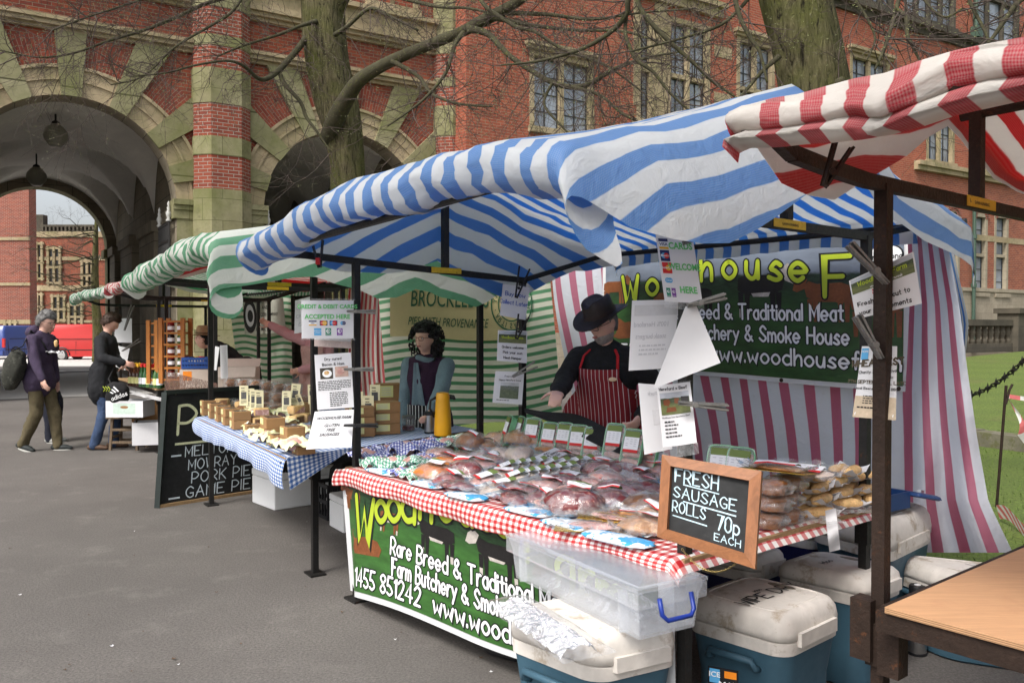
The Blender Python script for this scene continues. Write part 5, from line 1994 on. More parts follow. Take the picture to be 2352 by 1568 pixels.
t = thing('farm_banner', 'farm banner hung along the front of the meat table below the red gingham', 'banner', row(-1.1, -.06, .08), group='banners of the meat stall')
mb = MB(); mb.sheet(lambda a, c: mpf(-.03 + 1.06 * a, -.055 + 1.055 * c, -.002), 60, 12, .002); mb.build('banner_edge', MATS['banner vinyl'], t, True)
mb = MB(); mb.grid(lambda a, c: mpf(a, c, .002), 60, 14); mb.build('banner_print', PHOTO_FRONT, t, True)
farm_print(t, lambda a, c, o: mpf(a, c, o + .0026), 2.3, .65, TITLE2, LINES2, .185, (.058, .033), [(.03, .68, .20, COWBROWN, -1), (.105, .34, .32, COWBROWN, -1, True), (.215, .58, .20, COWBROWN, 1, False, COWWHITE), (.40, .50, .30, COWBLACK, -1, False, COWWHITE), (.60, .50, .30, COWBLACK, -1, False, COWWHITE), (.80, .4, .3, COWBROWN, -1)])
# ================================================================== tables and goods
RG = gingham('red gingham oilcloth', (.50, .012, .015), (.80, .78, .74), .043, gloss=.32)
BG = gingham('blue gingham cloth', (.03, .12, .38), (.76, .78, .80), .034, gloss=.7)
BGP = gingham('blue gingham paper', (.05, .07, .36), (.80, .80, .84), .021, gloss=.5)
GGP = gingham('green gingham paper', (.05, .28, .16), (.78, .82, .78), .021, gloss=.5)


def f(u_, w_):
 a = .055 - 2.475 * u_
 k = w_ * 1.16
 if k <= 1:
  b, z = 1.2 - 1.285 * k, .764 + .002 * wob((a * 8, k * 9, 0), 1)
 else:
  q = (k - 1) / .16
  wave = .5 + .5 * wob((a * 4, 0, 3), 1)
  b = -.085 - .02 * math.sin(q * 2.4) - .012 * math.sin(a * 13) * q
  z = .762 - (.092 + .014 * wob((a * 2.2, 1, 0), 1)) * q
  if a < -1.6: z += .05 * q * smooth(-1.6, -2.2, a)
 cl = smooth(-.045, .055, a)
 rt = smooth(-2.38, -2.42, a)
 return row(a + .03 * cl, b, z - .05 * cl * (1 if k <= 1 else .3) - .045 * rt)


tag(hsheet('tablecloth', 'x', f, RG, 110, 60, lambda u_, w_: (2.475 * u_ * 1.15, 1.42 * w_ * .80), .0016, None), 'red and white gingham oilcloth covering the meat table', 'tablecloth')


def f(u_, w_):
 k = w_ * 1.2
 kk = min(k, 1)
 uu = -.015 + 1.02 * u_
 bk = PT[3] * (1 - uu) + PT[2] * uu
 fr = PT[0] * (1 - uu) + PT[1] * uu
 p = bk * (1 - kk) + fr * kk
 p.z = .787
 if k > 1:
  q = (k - 1) / .2
  d = (PT[1] - PT[0]).normalized(); n_ = V((d.y, -d.x, 0))
  if n_.y > 0: n_ = -n_
  dr = .125 + .05 * smooth(.86, 1, u_) + .015 * math.sin(u_ * 9) - .03 * smooth(.1, 0, u_)
  p = p + n_ * (.03 * math.sin(q * 2.2) + .012 * math.sin(u_ * 42) * q) - V((0, 0, dr * q))
 return p


tag(hsheet('tablecloth', 'x', f, BG, 90, 40, lambda u_, w_: (2.75 * u_, 1.75 * w_), .0015, None), 'blue and white gingham cloth covering the pie table', 'tablecloth')


def f(u_, w_):       # the folded corner at the near end
 p = PT[1] + (PT[2] - PT[1]) * (u_ * .30)
 d = (PT[2] - PT[1]).normalized(); n_ = V((d.y, -d.x, 0))
 if n_.y > 0: n_ = -n_
 q = w_ * (1 - u_)
 p = p + n_ * (.012 + .03 * q) - V((0, 0, .19 * q - .002))
 return p


mb = MB(); mb.sheet(f, 10, 10, .0015, lambda u_, w_: (.5 * u_, .2 * w_)); mb.build('folded_corner', BG, bpy.data.objects['tablecloth.001'], True)

m, nt, b, out = newmat('ice bag print')
ob = nd(nt, 'TexCoord').outputs['Object']
nt.links.new(mixc(nt, ramp(nt, noi(nt, ob, 14, 3), .52, .56), (.70, .76, .80), (.06, .36, .66)), b.inputs['Base Color'])
b.inputs['Roughness'].default_value = .25
ICEB = m
MEAT = {k: basic('meat ' + k, c_, .38, .35, 22, .35, 0, .5, c2_, .55, rnd=.1) for k, c_, c2_ in (
 ('beef', (.16, .024, .026), (.46, .26, .22)), ('mince', (.22, .03, .03), (.50, .30, .26)), ('pork', (.60, .32, .28), (.76, .62, .54)), ('ham', (.42, .19, .07), (.56, .34, .17)),
 ('joint', (.38, .18, .09), (.18, .06, .03)), ('pale', (.70, .55, .45), (.78, .66, .56)), ('liver', (.20, .09, .04), (.32, .17, .07)), ('orange', (.60, .18, .02), (.38, .09, .01)), ('sausage', (.46, .24, .19), (.56, .36, .3)), ('sauce', (.42, .22, .10), (.60, .38, .2)))}
LABW = flat('label white', (.80, .80, .82))
FOAM = basic('foam tray', (.78, .78, .77), .55, .03, 30, .05, rnd=.03)
GTRAY = basic('green tray', (.20, .50, .27), .38, .06, 10, .02, rnd=.06)
GOLDF = basic('gold board', (.55, .36, .06), .25, .25, 12, .3, .8, .5, rnd=.05)


def labelcard(t, pts3, seed=0):
 """pts3(u, v) -> point; white card, picture strip above, red strip below, print"""
 a, b_, c_, d = MB(), MB(), MB(), MB()
 a.grid(lambda u, v: pts3(u, .14 + .58 * v, .0012), 3, 3); b_.grid(lambda u, v: pts3(u, .72 + .28 * v, .0012), 3, 2); c_.grid(lambda u, v: pts3(u, .14 * v, .0012), 3, 1)
 rr = random.Random(seed)
 for v in (.30, .40, .50, .60):
  for u0 in (.12, .42, .68):
   if rr.random() < .8:
    d.poly([pts3(u0, v, .002), pts3(u0 + .16, v, .002), pts3(u0 + .16, v + .03, .002), pts3(u0, v + .03, .002)])
 o = a.build('label', LABW, t)
 b_.build('label_picture', LGREEN, o); c_.build('label_strip', INKRED, o); d.build('small_print', INKGREY, o)


def pack(name, label, pos, rz, sz, meat, cat='meat pack', seed=0, lab_=None, wrap=True, group='packs of meat on the table', tilt=0, film=None, nobs=.28, back=None):
 L, Wd, H = sz[0] * 1.26, sz[1] * 1.26, sz[2] * 1.15
 if not tilt and 'ice' not in name: tilt = math.sin(seed * 2.7) * .22; pos = pos + V((0, 0, .012 + .014 * math.sin(seed * 1.9)))
 if lab_: lab_ = (lab_[0], lab_[1], lab_[2], lab_[3] * 1.15, lab_[4] * 1.15)
 t = thing(name, label, cat, pos, rz, group)
 m4 = Matrix.Translation(pos) @ Matrix.Rotation(rz, 4, 'Z') @ Matrix.Rotation(tilt, 4, 'X')
 rr = random.Random(seed)
 o0 = rr.uniform(0, 50)

 def top(x, y):
  q = 1 - (abs(x) ** 2.4 + abs(y) ** 2.4)
  return H * (max(0, q) ** .42) * (1 + nobs * wob((x * 1.8, y * 1.8, o0), 1)) + .002
 mb = MB()
 mb.ell((0, 0, H * .45), (L / 2, Wd / 2, H * .52), None, 20, 12, lambda p: p * (1 + nobs * wob((p.x * 1.8, p.y * 1.8, p.z + o0), 1) + .10 * wob((p.x * 5, p.y * 5, p.z * 5 + o0), 1)))
 mb.v = [V((p.x, p.y, max(.002, p.z))) for p in mb.v]
 mb.xf(m4).build('meat', MEAT[meat], t, True)
 if back:
  mb = MB(); mb.box((0, 0, .0018), (L * 1.25, Wd * 1.3, .002)); mb.xf(m4).build('backing_board', back, t)
 if wrap:
  mb = MB()

  def fw(u, v):
   x, y = (u * 2 - 1) * 1.36, (v * 2 - 1) * 1.34
   z = top(x * .92, y * .92) + .004
   ed = max(abs(x), abs(y)) - 1
   if ed > 0: z += ed * .06 * (1 + 1.5 * wob((x * 3, y * 3, o0 + 9), 1)) + .003
   k = 1 + .06 * wob((x * 2.2, y * 2.2, o0 + 5), 1)
   return m4 @ V((x * L / 2 * k, y * Wd / 2 * k, max(.001, z + .007 * wob((x * 6, y * 6, o0), 1))))
  mb.grid(fw, 18, 14)
  mb.build('wrapper', film or FILM, t, True)
 if lab_:
  lx, ly, lr, lw, lh = lab_
  ca, sa = math.cos(lr), math.sin(lr)

  def pt(u, v, o):
   x, y = (u - .5) * lw, (v - .5) * lh
   X, Y = lx + x * ca - y * sa, ly + x * sa + y * ca
   return m4 @ V((X, Y, top(X / (L / 2) * .8, Y / (Wd / 2) * .8) * 1.12 + .010 + o))
  labelcard(t, pt, seed)
 return t


def tp(x, y, z=.768): return gp(x, y, z)


TOW = math.atan2(-Vd.y, -Vd.x) + math.pi / 2     # label tops point to the back of the stall
N = 'vacuum packed '
n_ = 0
for nm, lb, (x, y), rz, sz, mt, lab_ in (
 ('beef_pack', 'largest tied dark red beef joint at the front edge of the meat table, vacuum packed', (1318, 1190), .5, (.20, .14, .085), 'beef', None),
 ('beef_pack', 'dark beef joint behind the gold packs', (1422, 1150), .3, (.21, .15, .07), 'beef', None),
 ('beef_pack', 'dark beef pack nearest the left side of the wooden framed chalkboard', (1478, 1143), .1, (.16, .13, .06), 'beef', (.02, .06, .2, .06, .05)),
 ('beef_pack', 'dark red steaks with crooked label below the fanned white trays', (1187, 1145), .2, (.19, .11, .035), 'beef', (.07, 0, .5, .075, .075)),
 ('beef_pack', 'round dark steak with upright white label near the front of the meat table', (1236, 1160), -.2, (.13, .12, .04), 'beef', (.06, .05, .0, .085, .07)),
 ('mince_pack', 'bag of dark red diced beef with label, in the right middle of the meat table', (1398, 1080), .2, (.2, .14, .085), 'mince', (.08, .05, .5, .10, .07)),
 ('mince_pack', 'flat pack of dark mince beside the large diced beef bag', (1366, 1092), .0, (.20, .12, .04), 'mince', None),
 ('mince_pack', 'dark mince pack behind the beef joint, under a crumpled clear bag', (1440, 1096), .2, (.18, .13, .06), 'mince', None),
 ('pork_pack', 'pale pink chops with red edged label at the front of the meat table', (1273, 1172), .1, (.15, .11, .045), 'pork', (.03, .03, .1, .08, .055)),
 ('pork_pack', 'pink meat pack with label between the chops and the big beef joint', (1320, 1146), .4, (.14, .11, .04), 'pork', (.03, .0, .2, .09, .06)),
 ('pork_pack', 'pink round pork joint in front of the crumpled clear bag', (1392, 1130), .2, (.15, .12, .065), 'pork', (-.05, .02, .6, .06, .05)),
 ('pork_pack', 'grey pink meat pack beside the chalkboard, upper right of the meat table', (1490, 1098), .1, (.19, .13, .06), 'pork', (.03, .03, .3, .07, .06)),
 ('liver_pack', 'brown offal in a shiny tray just right of the pure pork card', (1286, 1068), .1, (.17, .11, .05), 'liver', None),
 ('liver_pack', 'brown offal tub further right of the pure pork card', (1372, 1062), .0, (.13, .1, .055), 'liver', (-.06, .0, .1, .05, .05)),
 ('sauce_pack', 'pack of brown sauced meat at the front right corner of the meat table', (1487, 1228), .9, (.17, .13, .045), 'sauce', None),
 ('sauce_pack', 'brown sauced meat pack leaning on the left of the wooden framed chalkboard', (1497, 1170), .3, (.14, .13, .06), 'sauce', None),
 ('orange_pack', 'orange marinated meat pack near the left front of the meat table', (995, 1105), .1, (.18, .12, .055), 'orange', None),
 ('orange_pack', 'clear pack with large white label and orange meat below it', (1035, 1080), .3, (.20, .13, .05), 'orange', (.0, .02, -.25, .14, .11)),
 ('beef_pack', 'small bright red meat pack in front of the orange pack', (1032, 1116), .4, (.13, .10, .055), 'mince', None),
 ('beef_pack', 'dark red strips in a flat pack at the front edge beside the foam trays', (1050, 1133), .3, (.15, .09, .035), 'beef', None),
 ('pork_pack', 'pink meat with big label left of the fanned white trays', (1098, 1083), .2, (.17, .12, .035), 'pork', (.01, .02, -.1, .12, .085)),
 ('pork_pack', 'fatty round of rolled pork with red netting, middle of the meat table', (1150, 1063), .4, (.13, .11, .075), 'pale', None),
 ('pork_pack', 'pink fresh meat below the rolled pork, with small label', (1128, 1072), .2, (.12, .10, .05), 'pork', (.03, -.02, .3, .05, .05)),
 ('pork_pack', 'cream rolled pork slices beside the pure pork card', (1192, 1066), -.2, (.15, .12, .065), 'pale', None),
 ('ham_pack', 'dark brown glazed ham dome in clear wrap, left of the hams', (1079, 1040), .2, (.17, .15, .105), 'joint', (.06, -.055, .1, .06, .04)),
 ('ham_pack', 'netted golden ham behind the dark brown ham', (1150, 1023), .5, (.20, .12, .075), 'ham', None),
 ('ham_pack', 'plump golden netted ham below the green trays', (1196, 1036), .3, (.19, .14, .095), 'ham', None),
 ('ham_pack', 'sliced brown ham on its side in a large clear bag', (1240, 1038), .2, (.18, .13, .08), 'joint', None),
 ('pork_pack', 'red and pink bacon joint in front of the green sausage trays', (1314, 1044), .1, (.18, .12, .05), 'pork', (.02, .03, .1, .08, .05)),
 ('pork_pack', 'pale meat in a crumpled bag with white paper, right of the bacon joint', (1400, 1050), .1, (.18, .12, .05), 'sausage', (.0, .03, .4, .08, .06)),
 ('pork_pack', 'pale sausages in a clear bag next to the hanging paper signs', (1450, 1076), .2, (.2, .13, .05), 'sausage', None),
 ('beef_pack', 'dark meat pack with tilted label in the middle of the front row', (1352, 1108), .3, (.13, .10, .035), 'pork', (.0, .02, .5, .09, .07)),
 ('pork_pack', 'clear pack with green picture label right of the fanned trays', (1302, 1112), .2, (.15, .11, .03), 'pale', (.0, .02, .1, .11, .08)),
 ('beef_pack', 'dark sliced beef at the end of the fanned trays', (1342, 1090), .4, (.15, .11, .04), 'beef', None),
):
 n_ += 1
 if not lab_ and n_ % 2: lab_ = (.02, .025, .5 - .3 * (n_ % 4), .085, .062)
 pack(nm, lb, tp(x, y), TOW + rz, sz, mt, seed=n_, lab_=lab_, film=BAGFILM if 'bag' in lb else None)
for lb, (x, y), rz, mt in (('gold backed pack of sliced ham with label near the chalkboard', (1425, 1192), .4, 'pork'), ('gold backed pack with long pink ham slice at the front edge', (1368, 1213), .75, 'pork'), ('gold backed pack tucked under the other gold packs', (1462, 1200), .2, 'ham')):
 n_ += 1
 t = pack('ham_pack', lb, tp(x, y, .772 + .012 * (n_ % 3)), TOW + rz, (.20, .085, .016), mt, seed=n_, lab_=(.05, .04, .1, .10, .08) if 'label' in lb else None, back=GOLDF, nobs=.1)
# filler packs between the named ones
rr0 = random.Random(77)
for k, (x, y, mt, lb) in enumerate(((1010, 1060, 'pork', 'behind the orange meat pack'), (1062, 1062, 'pork', 'below the dark brown ham'), (1070, 1100, 'mince', 'between the orange pack and the foam trays'), (1110, 1040, 'ham', 'between the dark brown ham and the netted ham'), (1230, 1060, 'pale', 'under the pure pork card'), (1345, 1050, 'sausage', 'behind the brown offal tub'), (1420, 1062, 'pork', 'behind the diced beef bag'), (1470, 1105, 'beef', 'right of the diced beef bag'), (1450, 1120, 'pork', 'under the crumpled bag by the dark beef'), (1385, 1105, 'mince', 'below the diced beef bag'), (1360, 1130, 'pork', 'right of the tilted label pack'), (1405, 1165, 'beef', 'behind the gold packs at the left'), (1290, 1130, 'beef', 'below the end of the fanned trays'), (1250, 1135, 'pork', 'between the steaks and the fanned trays'), (1155, 1105, 'pale', 'below the nearer fanned row'), (1100, 1062, 'pork', 'in front of the brown ham dome'), (1480, 1180, 'liver', 'between the brown sauced packs'), (1180, 1160, 'beef', 'at the edge beside the ice bag under the steaks'), (1500, 1215, 'sauce', 'tucked behind the framed chalkboard corner'), (1265, 1050, 'ham', 'behind the pure pork card'))):
 n_ += 1
 pack('meat_pack', 'wrapped %s coloured meat pack %s' % ({'pork': 'pink', 'mince': 'dark red', 'ham': 'golden brown', 'pale': 'cream', 'sausage': 'pale pink', 'beef': 'purplish', 'liver': 'brown', 'sauce': 'tan'}[mt], lb), tp(x, y), TOW + rr0.uniform(-.5, .6), (rr0.uniform(.13, .17), rr0.uniform(.10, .13), rr0.uniform(.04, .065)), mt, seed=n_, lab_=(rr0.uniform(-.03, .04), .02, rr0.uniform(-.4, .5), .085, .06) if k % 4 else None)
mb = MB()
mb.grid(lambda u, v: row(-.02 - 2.15 * u, .02 + 1.12 * v, .772 + .016 * (.5 + .5 * math.sin(u * 46)) * (.5 + .5 * math.sin(v * 24)) + .008 * wob((u * 20, v * 10, 0), 1)), 90, 40)
tag(mb.build('ice_sheet', ICEB, smooth=True), 'quilted sheet of blue and white ice packs spread under the meat packs', 'ice packs')
# foam trays: two single ones, then two fanned rows
def foam(label, pos, rz, tilt, seed, L=.23, W_=.125, meat='pale', lab_=True):
 t = thing('foam_tray_pack', label, 'meat tray', pos, rz, 'white foam tray packs')
 m4 = Matrix.Translation(pos) @ Matrix.Rotation(rz, 4, 'Z') @ Matrix.Rotation(tilt, 4, 'Y')
 mb = MB(); rings = []
 for k, z in ((.86, .001), (.88, .0), (1, .022), (1.03, .024), (.99, .024), (.86, .006), (.0, .005)):
  rings.append([V((max(-1, min(1, 1.35 * math.cos(a))) * L / 2 * k, max(-1, min(1, 1.25 * math.sin(a))) * W_ / 2 * k, z)) for a in [2 * math.pi * i / 24 for i in range(24)]])
 mb.loft(rings); mb.xf(m4).build('foam_tray', FOAM, t, 40)
 rr = random.Random(seed)
 mb = MB()
 for y in (-.22, .22):
  mb.ell((rr.uniform(-.01, .01), y * W_ * 1.0, .018), (L * .40, W_ * .24, .017), None, 16, 8, lambda p: p * (1 + .2 * wob((p.x * 2, p.y * 2, seed), 1)))
 mb.xf(m4).build('meat', MEAT[meat], t, True)
 mb = MB(); mb.grid(lambda u, v: m4 @ V(((u - .5) * L * .98, (v - .5) * W_ * .98, .026 + .016 * (1 - (2 * u - 1) ** 2) * (1 - (2 * v - 1) ** 4) + .003 * wob((u * 9, v * 9, seed), 1))), 14, 10)
 mb.build('wrapper', FILM, t, True)
 if lab_:
  labelcard(t, lambda u, v, o: m4 @ V((-L * .03 + v * L * .47, (u - .5) * W_ * .84, .046 + .003 * math.sin(u * 3) + o)), seed)
 return t


FD = math.atan2(Vd.y, Vd.x)
foam('white foam tray of pink chops lying at the front edge, left of the other tray', tp(1100, 1115), FD - .35, -.25, 3, meat='pork')
foam('white foam tray of pale chicken at the front edge, in front of the fanned rows', tp(1140, 1130), FD - .45, -.22, 4)
ORD = ['first', 'second', 'third', 'fourth', 'fifth', 'sixth', 'seventh', 'eighth', 'ninth', 'tenth', 'eleventh', 'twelfth']
for rowname, pts in (('nearer', [(1172, 1112), (1196, 1108), (1219, 1104), (1243, 1101), (1268, 1097), (1292, 1093)]), ('rear', [(1152, 1090), (1176, 1087), (1200, 1083), (1226, 1081), (1252, 1082), (1278, 1082), (1308, 1080), (1334, 1077)])):
 for k, (x, y) in enumerate(pts):
  foam('%s foam tray from the left in the %s fanned row of trays' % (ORD[k], rowname), tp(x, y, .79), FD - .5 + random.uniform(-.06, .06), -.34, 10 + k, .20, .115, ['pale', 'pale', 'pork', 'pale'][k % 4])
# standing green trays
def gtray(label, x, y, zt, rz, seed, h=.22, w_=.145, meat='sausage'):
 pos = gp(x, y, zt)
 pos.z = zt - h
 t = thing('green_tray_pack', label, 'sausage tray', pos, rz, 'green trays standing along the back')
 m4 = Matrix.Translation(pos) @ Matrix.Rotation(rz, 4, 'Z') @ Matrix.Rotation(R(72), 4, 'X')
 mb = MB(); rings = []
 n = 28

 def ring(k, z):
  return [V((math.copysign(abs(math.cos(a)) ** .35, math.cos(a)) * (w_ / 2 * k), h / 2 + math.copysign(abs(math.sin(a)) ** .35, math.sin(a)) * (h / 2 - w_ / 2 * (1 - k)), z)) for a in [2 * math.pi * (i + .5) / n for i in range(n)]]
 for k, z in ((.80, .0), (.82, -.001), (.96, .034), (1.0, .036), (1.0, .040), (.94, .040), (.80, .005), (.3, .005)):
  rings.append(ring(k, z))
 mb.loft(rings); mb.xf(m4).build('tray', GTRAY, t, 40)
 rr = random.Random(seed)
 mb = MB()
 for i in range(5):
  y_ = h * (.14 + .17 * i)
  mb.cap(V((-w_ * .3, y_, .024)), V((w_ * .3, y_ + rr.uniform(-.006, .006), .024)), .017, .017, 8)
 mb.xf(m4).build('meat', MEAT[meat], t, True)
 mb = MB(); mb.grid(lambda u, v: m4 @ V(((u - .5) * w_ * .96, h * (.02 + .96 * v), .0435 + .002 * wob((u * 7, v * 9, seed), 1))), 8, 10); mb.build('wrapper', FILM, t, True)
 labelcard(t, lambda u, v, o: m4 @ V(((u - .5) * w_ * .72, h * (.36 + .56 * v), .047 + o)), seed)
 return t


for k, (x, y, mt) in enumerate(((1165, 954, 'mince'), (1192, 956, 'mince'), (1222, 960, 'liver'), (1261, 970, 'sausage'), (1295, 971, 'liver'), (1327, 976, 'sausage'), (1360, 982, 'sausage'), (1411, 973, 'sausage'), (1452, 986, 'sausage'), (1488, 990, 'sausage'))):
 gtray('%s green tray from the left standing at the back of the table' % ORD[k], x, y, [.985, .985, .985, .98, .985, .985, .98, 1.03, 1.02, 1.01][k], TOW + [-.45, -.35, .2, .15, .15, .3, .25, .2, .15, .1][k], k, .20, .125, mt)
gtray('left green tray of the pair standing behind the framed chalkboard', 1656, 1023, 1.0, TOW + .3, 21)
gtray('right green tray of the pair standing behind the framed chalkboard', 1697, 1028, 1.0, TOW + .1, 22)


# paper wrapped bundles
def bundle(label, pos, rz, s, mat, seed, name='wrapped_meat', cat='wrapped meat', group='meat wrapped in gingham paper'):
 t = thing(name, label, cat, pos, rz, group)
 m4 = Matrix.Translation(pos) @ Matrix.Rotation(rz, 4, 'Z')
 mb = MB(); mb.ell((0, 0, s * .22), (s * .52, s * .4, s * .27), None, 14, 8, lambda p: p * (1 + .3 * wob((p.x * 2, p.y * 2, p.z + seed), 1)))
 mb.xf(m4).build('meat', MEAT['pork'], t, True)
 mb = MB()

 def fn(u, v):
  x, y = (u * 2 - 1), (v * 2 - 1)
  r = max(abs(x), abs(y))
  z = s * (.52 * (1 - min(1, r) ** 1.7) + .06)
  hole = math.exp(-((x - .15) ** 2 + (y + .2) ** 2) * 7)
  z -= s * .16 * hole
  if r > .62: z += s * (.34 * (r - .62) * (1.2 + 2.5 * wob((x * 2.6, y * 2.6, seed + 3), 1)))
  z += s * .12 * wob((x * 3.4, y * 3.4, seed), 1) + s * .05 * wob((x * 9, y * 9, seed), 1)
  k = 1 + .14 * wob((x * 2, y * 2, seed + 8), 1)
  return m4 @ V((x * s * .78 * k, y * s * .66 * k, max(.002, z)))
 mb.sheet(fn, 22, 20, .0008, lambda u, v: (u * s * 1.9, v * s * 1.6))
 mb.build('wrapping_paper', mat, t, True)
 return t


for k, (x, y, s, mt, lb) in enumerate((
 (846, 1058, .15, BGP, 'blue gingham bundle nearest the left end of the meat table'), (886, 1050, .15, BGP, 'blue gingham bundle second from the left end of the meat table'),
 (926, 1048, .19, BGP, 'largest blue gingham bundle, in the back left of the meat table'), (972, 1042, .18, BGP, 'blue gingham bundle with torn open top beside the green ones'),
 (988, 1026, .12, BGP, 'small blue gingham bundle at the back, in front of the yellow flask'), (1026, 1033, .16, GGP, 'green gingham bundle behind the dark brown ham'), (1060, 1015, .11, GGP, 'small green gingham bundle at the very back of the meat table'),
 (866, 1074, .13, GGP, 'green gingham bundle low at the left front of the meat table'), (905, 1076, .14, GGP, 'green gingham bundle with pink meat showing, left front of the meat table'),
 (944, 1080, .15, GGP, 'green gingham bundle in front of the large blue one'), (972, 1068, .13, BGP, 'flat blue gingham bundle between the green ones'), (958, 1098, .12, GGP, 'green gingham bundle at the front edge left of the orange pack'), (925, 1094, .10, BGP, 'tiny blue gingham bundle at the front edge'))):
 bundle(lb, tp(x, y), TOW + k * 1.3, s, mt, k * 3.7)
# printed ice bags along the front
for k, (x, y, rz, l_, lb) in enumerate(((880, 1086, -.7, .30, 'flat ice bag under the gingham bundles at the left'), (985, 1116, -.6, .24, 'ice bag under the orange pack'), (1070, 1143, -.65, .26, 'ice bag under the two single foam trays'), (1215, 1178, -.62, .26, 'ice bag under the dark steaks'), (1303, 1208, -.65, .24, 'ice bag left of the gold packs'), (1418, 1243, -.6, .32, 'ice bag at the right front corner of the meat table'))):
 pos = tp(x, y, .768)
 mb = MB(); mb.ell((0, 0, .010), (l_ / 2, .06, .011), None, 24, 8, lambda p, s=k: V((math.copysign(abs(p.x) ** .6, p.x), math.copysign(abs(p.y) ** .6, p.y), p.z)) * (1 + .12 * wob((p.x * 4, p.y * 4, p.z + s), 1)))
 mb.xf(Matrix.Translation(pos) @ Matrix.Rotation(rz - .2, 4, 'Z'))
 tag(mb.build('ice_bag', ICEB, smooth=True), 'blue and white printed ' + lb, 'ice bag', 'ice bags on the meat table')
# crumpled loose bags lying over the goods
for k, (x, y, s, lb) in enumerate(((1260, 1025, .24, 'over the hams'), (1440, 1055, .24, 'beside the hanging signs'), (1425, 1112, .24, 'over the dark beef'), (1500, 1050, .18, 'behind the chalkboard'), (1110, 1052, .2, 'beside the rolled pork'))):
 pos = tp(x, y, .80)
 mb = MB()
 mb.grid(lambda u, v: pos + V(((u - .5) * s, (v - .5) * s * .8, .05 * math.sin(math.pi * u) * math.sin(math.pi * v) + .035 * wob((u * 5, v * 5, k * 9), 1) + .015 * wob((u * 13, v * 13, k), 1))), 22, 18)
 tag(mb.build('plastic_bag', BAGFILM, smooth=True), 'crumpled clear plastic bag lying ' + lb, 'plastic bag', 'loose plastic bags')
sign('price_card', 'white card reading pure pork lying among the packs in front of the green trays', [gp(1226, 1049, .83), gp(1275, 1027, .86), gp(1303, 1041, .84), gp(1249, 1066, .80)],
     [('T', '100%', .5, .70, .17, INK), ('T', 'HOME BRED', .5, .42, .17, INK, .16, .85), ('T', 'PURE PORK', .5, .14, .17, INK, .16, .85)], 'card', th=.003)
mb = MB()
mb.sheet(lambda u, v: at(1205 + 225 * u, 938 + 12 * u + 42 * u * u + 4 * math.sin(u * 9) + v * (10 + 40 * smooth(0, .7, u)), 5.45 - .95 * u - .12 * v + .03 * wob((u * 6, v * 3, 0), 1)), 30, 8, .004)
tag(mb.build('black_cloth', basic('black cloth', (.01, .01, .011), .9, .2, 20, .1), smooth=True), 'crumpled black cloth draped behind the green trays', 'cloth')

# right end: pies in bags and sausage rolls in white paper bags
CRUST = basic('pie crust', (.27, .10, .025), .5, .35, 20, .3, 0, .4, (.14, .045, .012), .56)
PASTRY = basic('pastry', (.72, .47, .21), .5, .3, 24, .35, 0, .4, (.48, .25, .08), .55)
PBAG = basic('white paper bag', (.78, .78, .80), .6, .04, 15, .1, transl=.2)


def piebag(label, pos, rz, seed):
 t = thing('bagged_pie', label, 'pie', pos, rz, 'bagged pies stacked on the meat table')
 m4 = Matrix.Translation(pos) @ Matrix.Rotation(rz, 4, 'Z')
 mb = MB(); mb.lathe((0, 0, 0), [(.03, .002), (.045, .004), (.05, .03), (.056, .045), (.05, .052), (.02, .056)], 18); mb.xf(m4).build('pie', CRUST, t, 50)
 mb = MB(); mb.ell((0, 0, .03), (.085, .075, .036), None, 18, 9, lambda p: p * (1 + .28 * wob((p.x * 3, p.y * 3, p.z * 3 + seed), 1))); mb.xf(m4).build('plastic_bag', FILM, t, True)


q0 = 0
for col, (x, y) in enumerate(((1768, 1212), (1806, 1200))):
 for lv in range(3):
  p = gp(x, y, .766); p.z = .768 + lv * .066
  piebag('bagged brown pie, %s of the %s stack beside the chalkboard' % (['bottom', 'middle', 'top'][lv], ['left', 'right'][col]), p + V((random.uniform(-.01, .01), random.uniform(-.01, .01), 0)), random.uniform(0, 6), q0); q0 += 1


def rollbag(label, pos, rz, seed):
 t = thing('sausage_roll_bag', label, 'sausage rolls', pos, rz, 'paper bags of sausage rolls')
 m4 = Matrix.Translation(pos) @ Matrix.Rotation(rz, 4, 'Z')
 mb = MB()
 mb.sheet(lambda u, v: m4 @ V(((u - .5) * .20 * (1 + .04 * math.sin(v * 9)), (v - .5) * .13, .004 + .020 * (abs(2 * v - 1)) ** 2 + .026 * smooth(.72, 1, u) + .026 * smooth(.25, 0, u) + .009 * wob((u * 6, v * 6, seed), 1))), 16, 10, .0008); mb.build('paper_bag', PBAG, t, True)
 mb = MB()
 for y_ in (-.028, .028):
  mb.ell((-.012, y_, .030), (.082, .028, .022), None, 16, 8, lambda p: V((math.copysign(abs(p.x) ** .7, p.x), p.y, p.z)) * (1 + .14 * wob((p.x * 3, p.y * 3, seed), 1)))
 mb.xf(m4).build('sausage_roll', PASTRY, t, True)


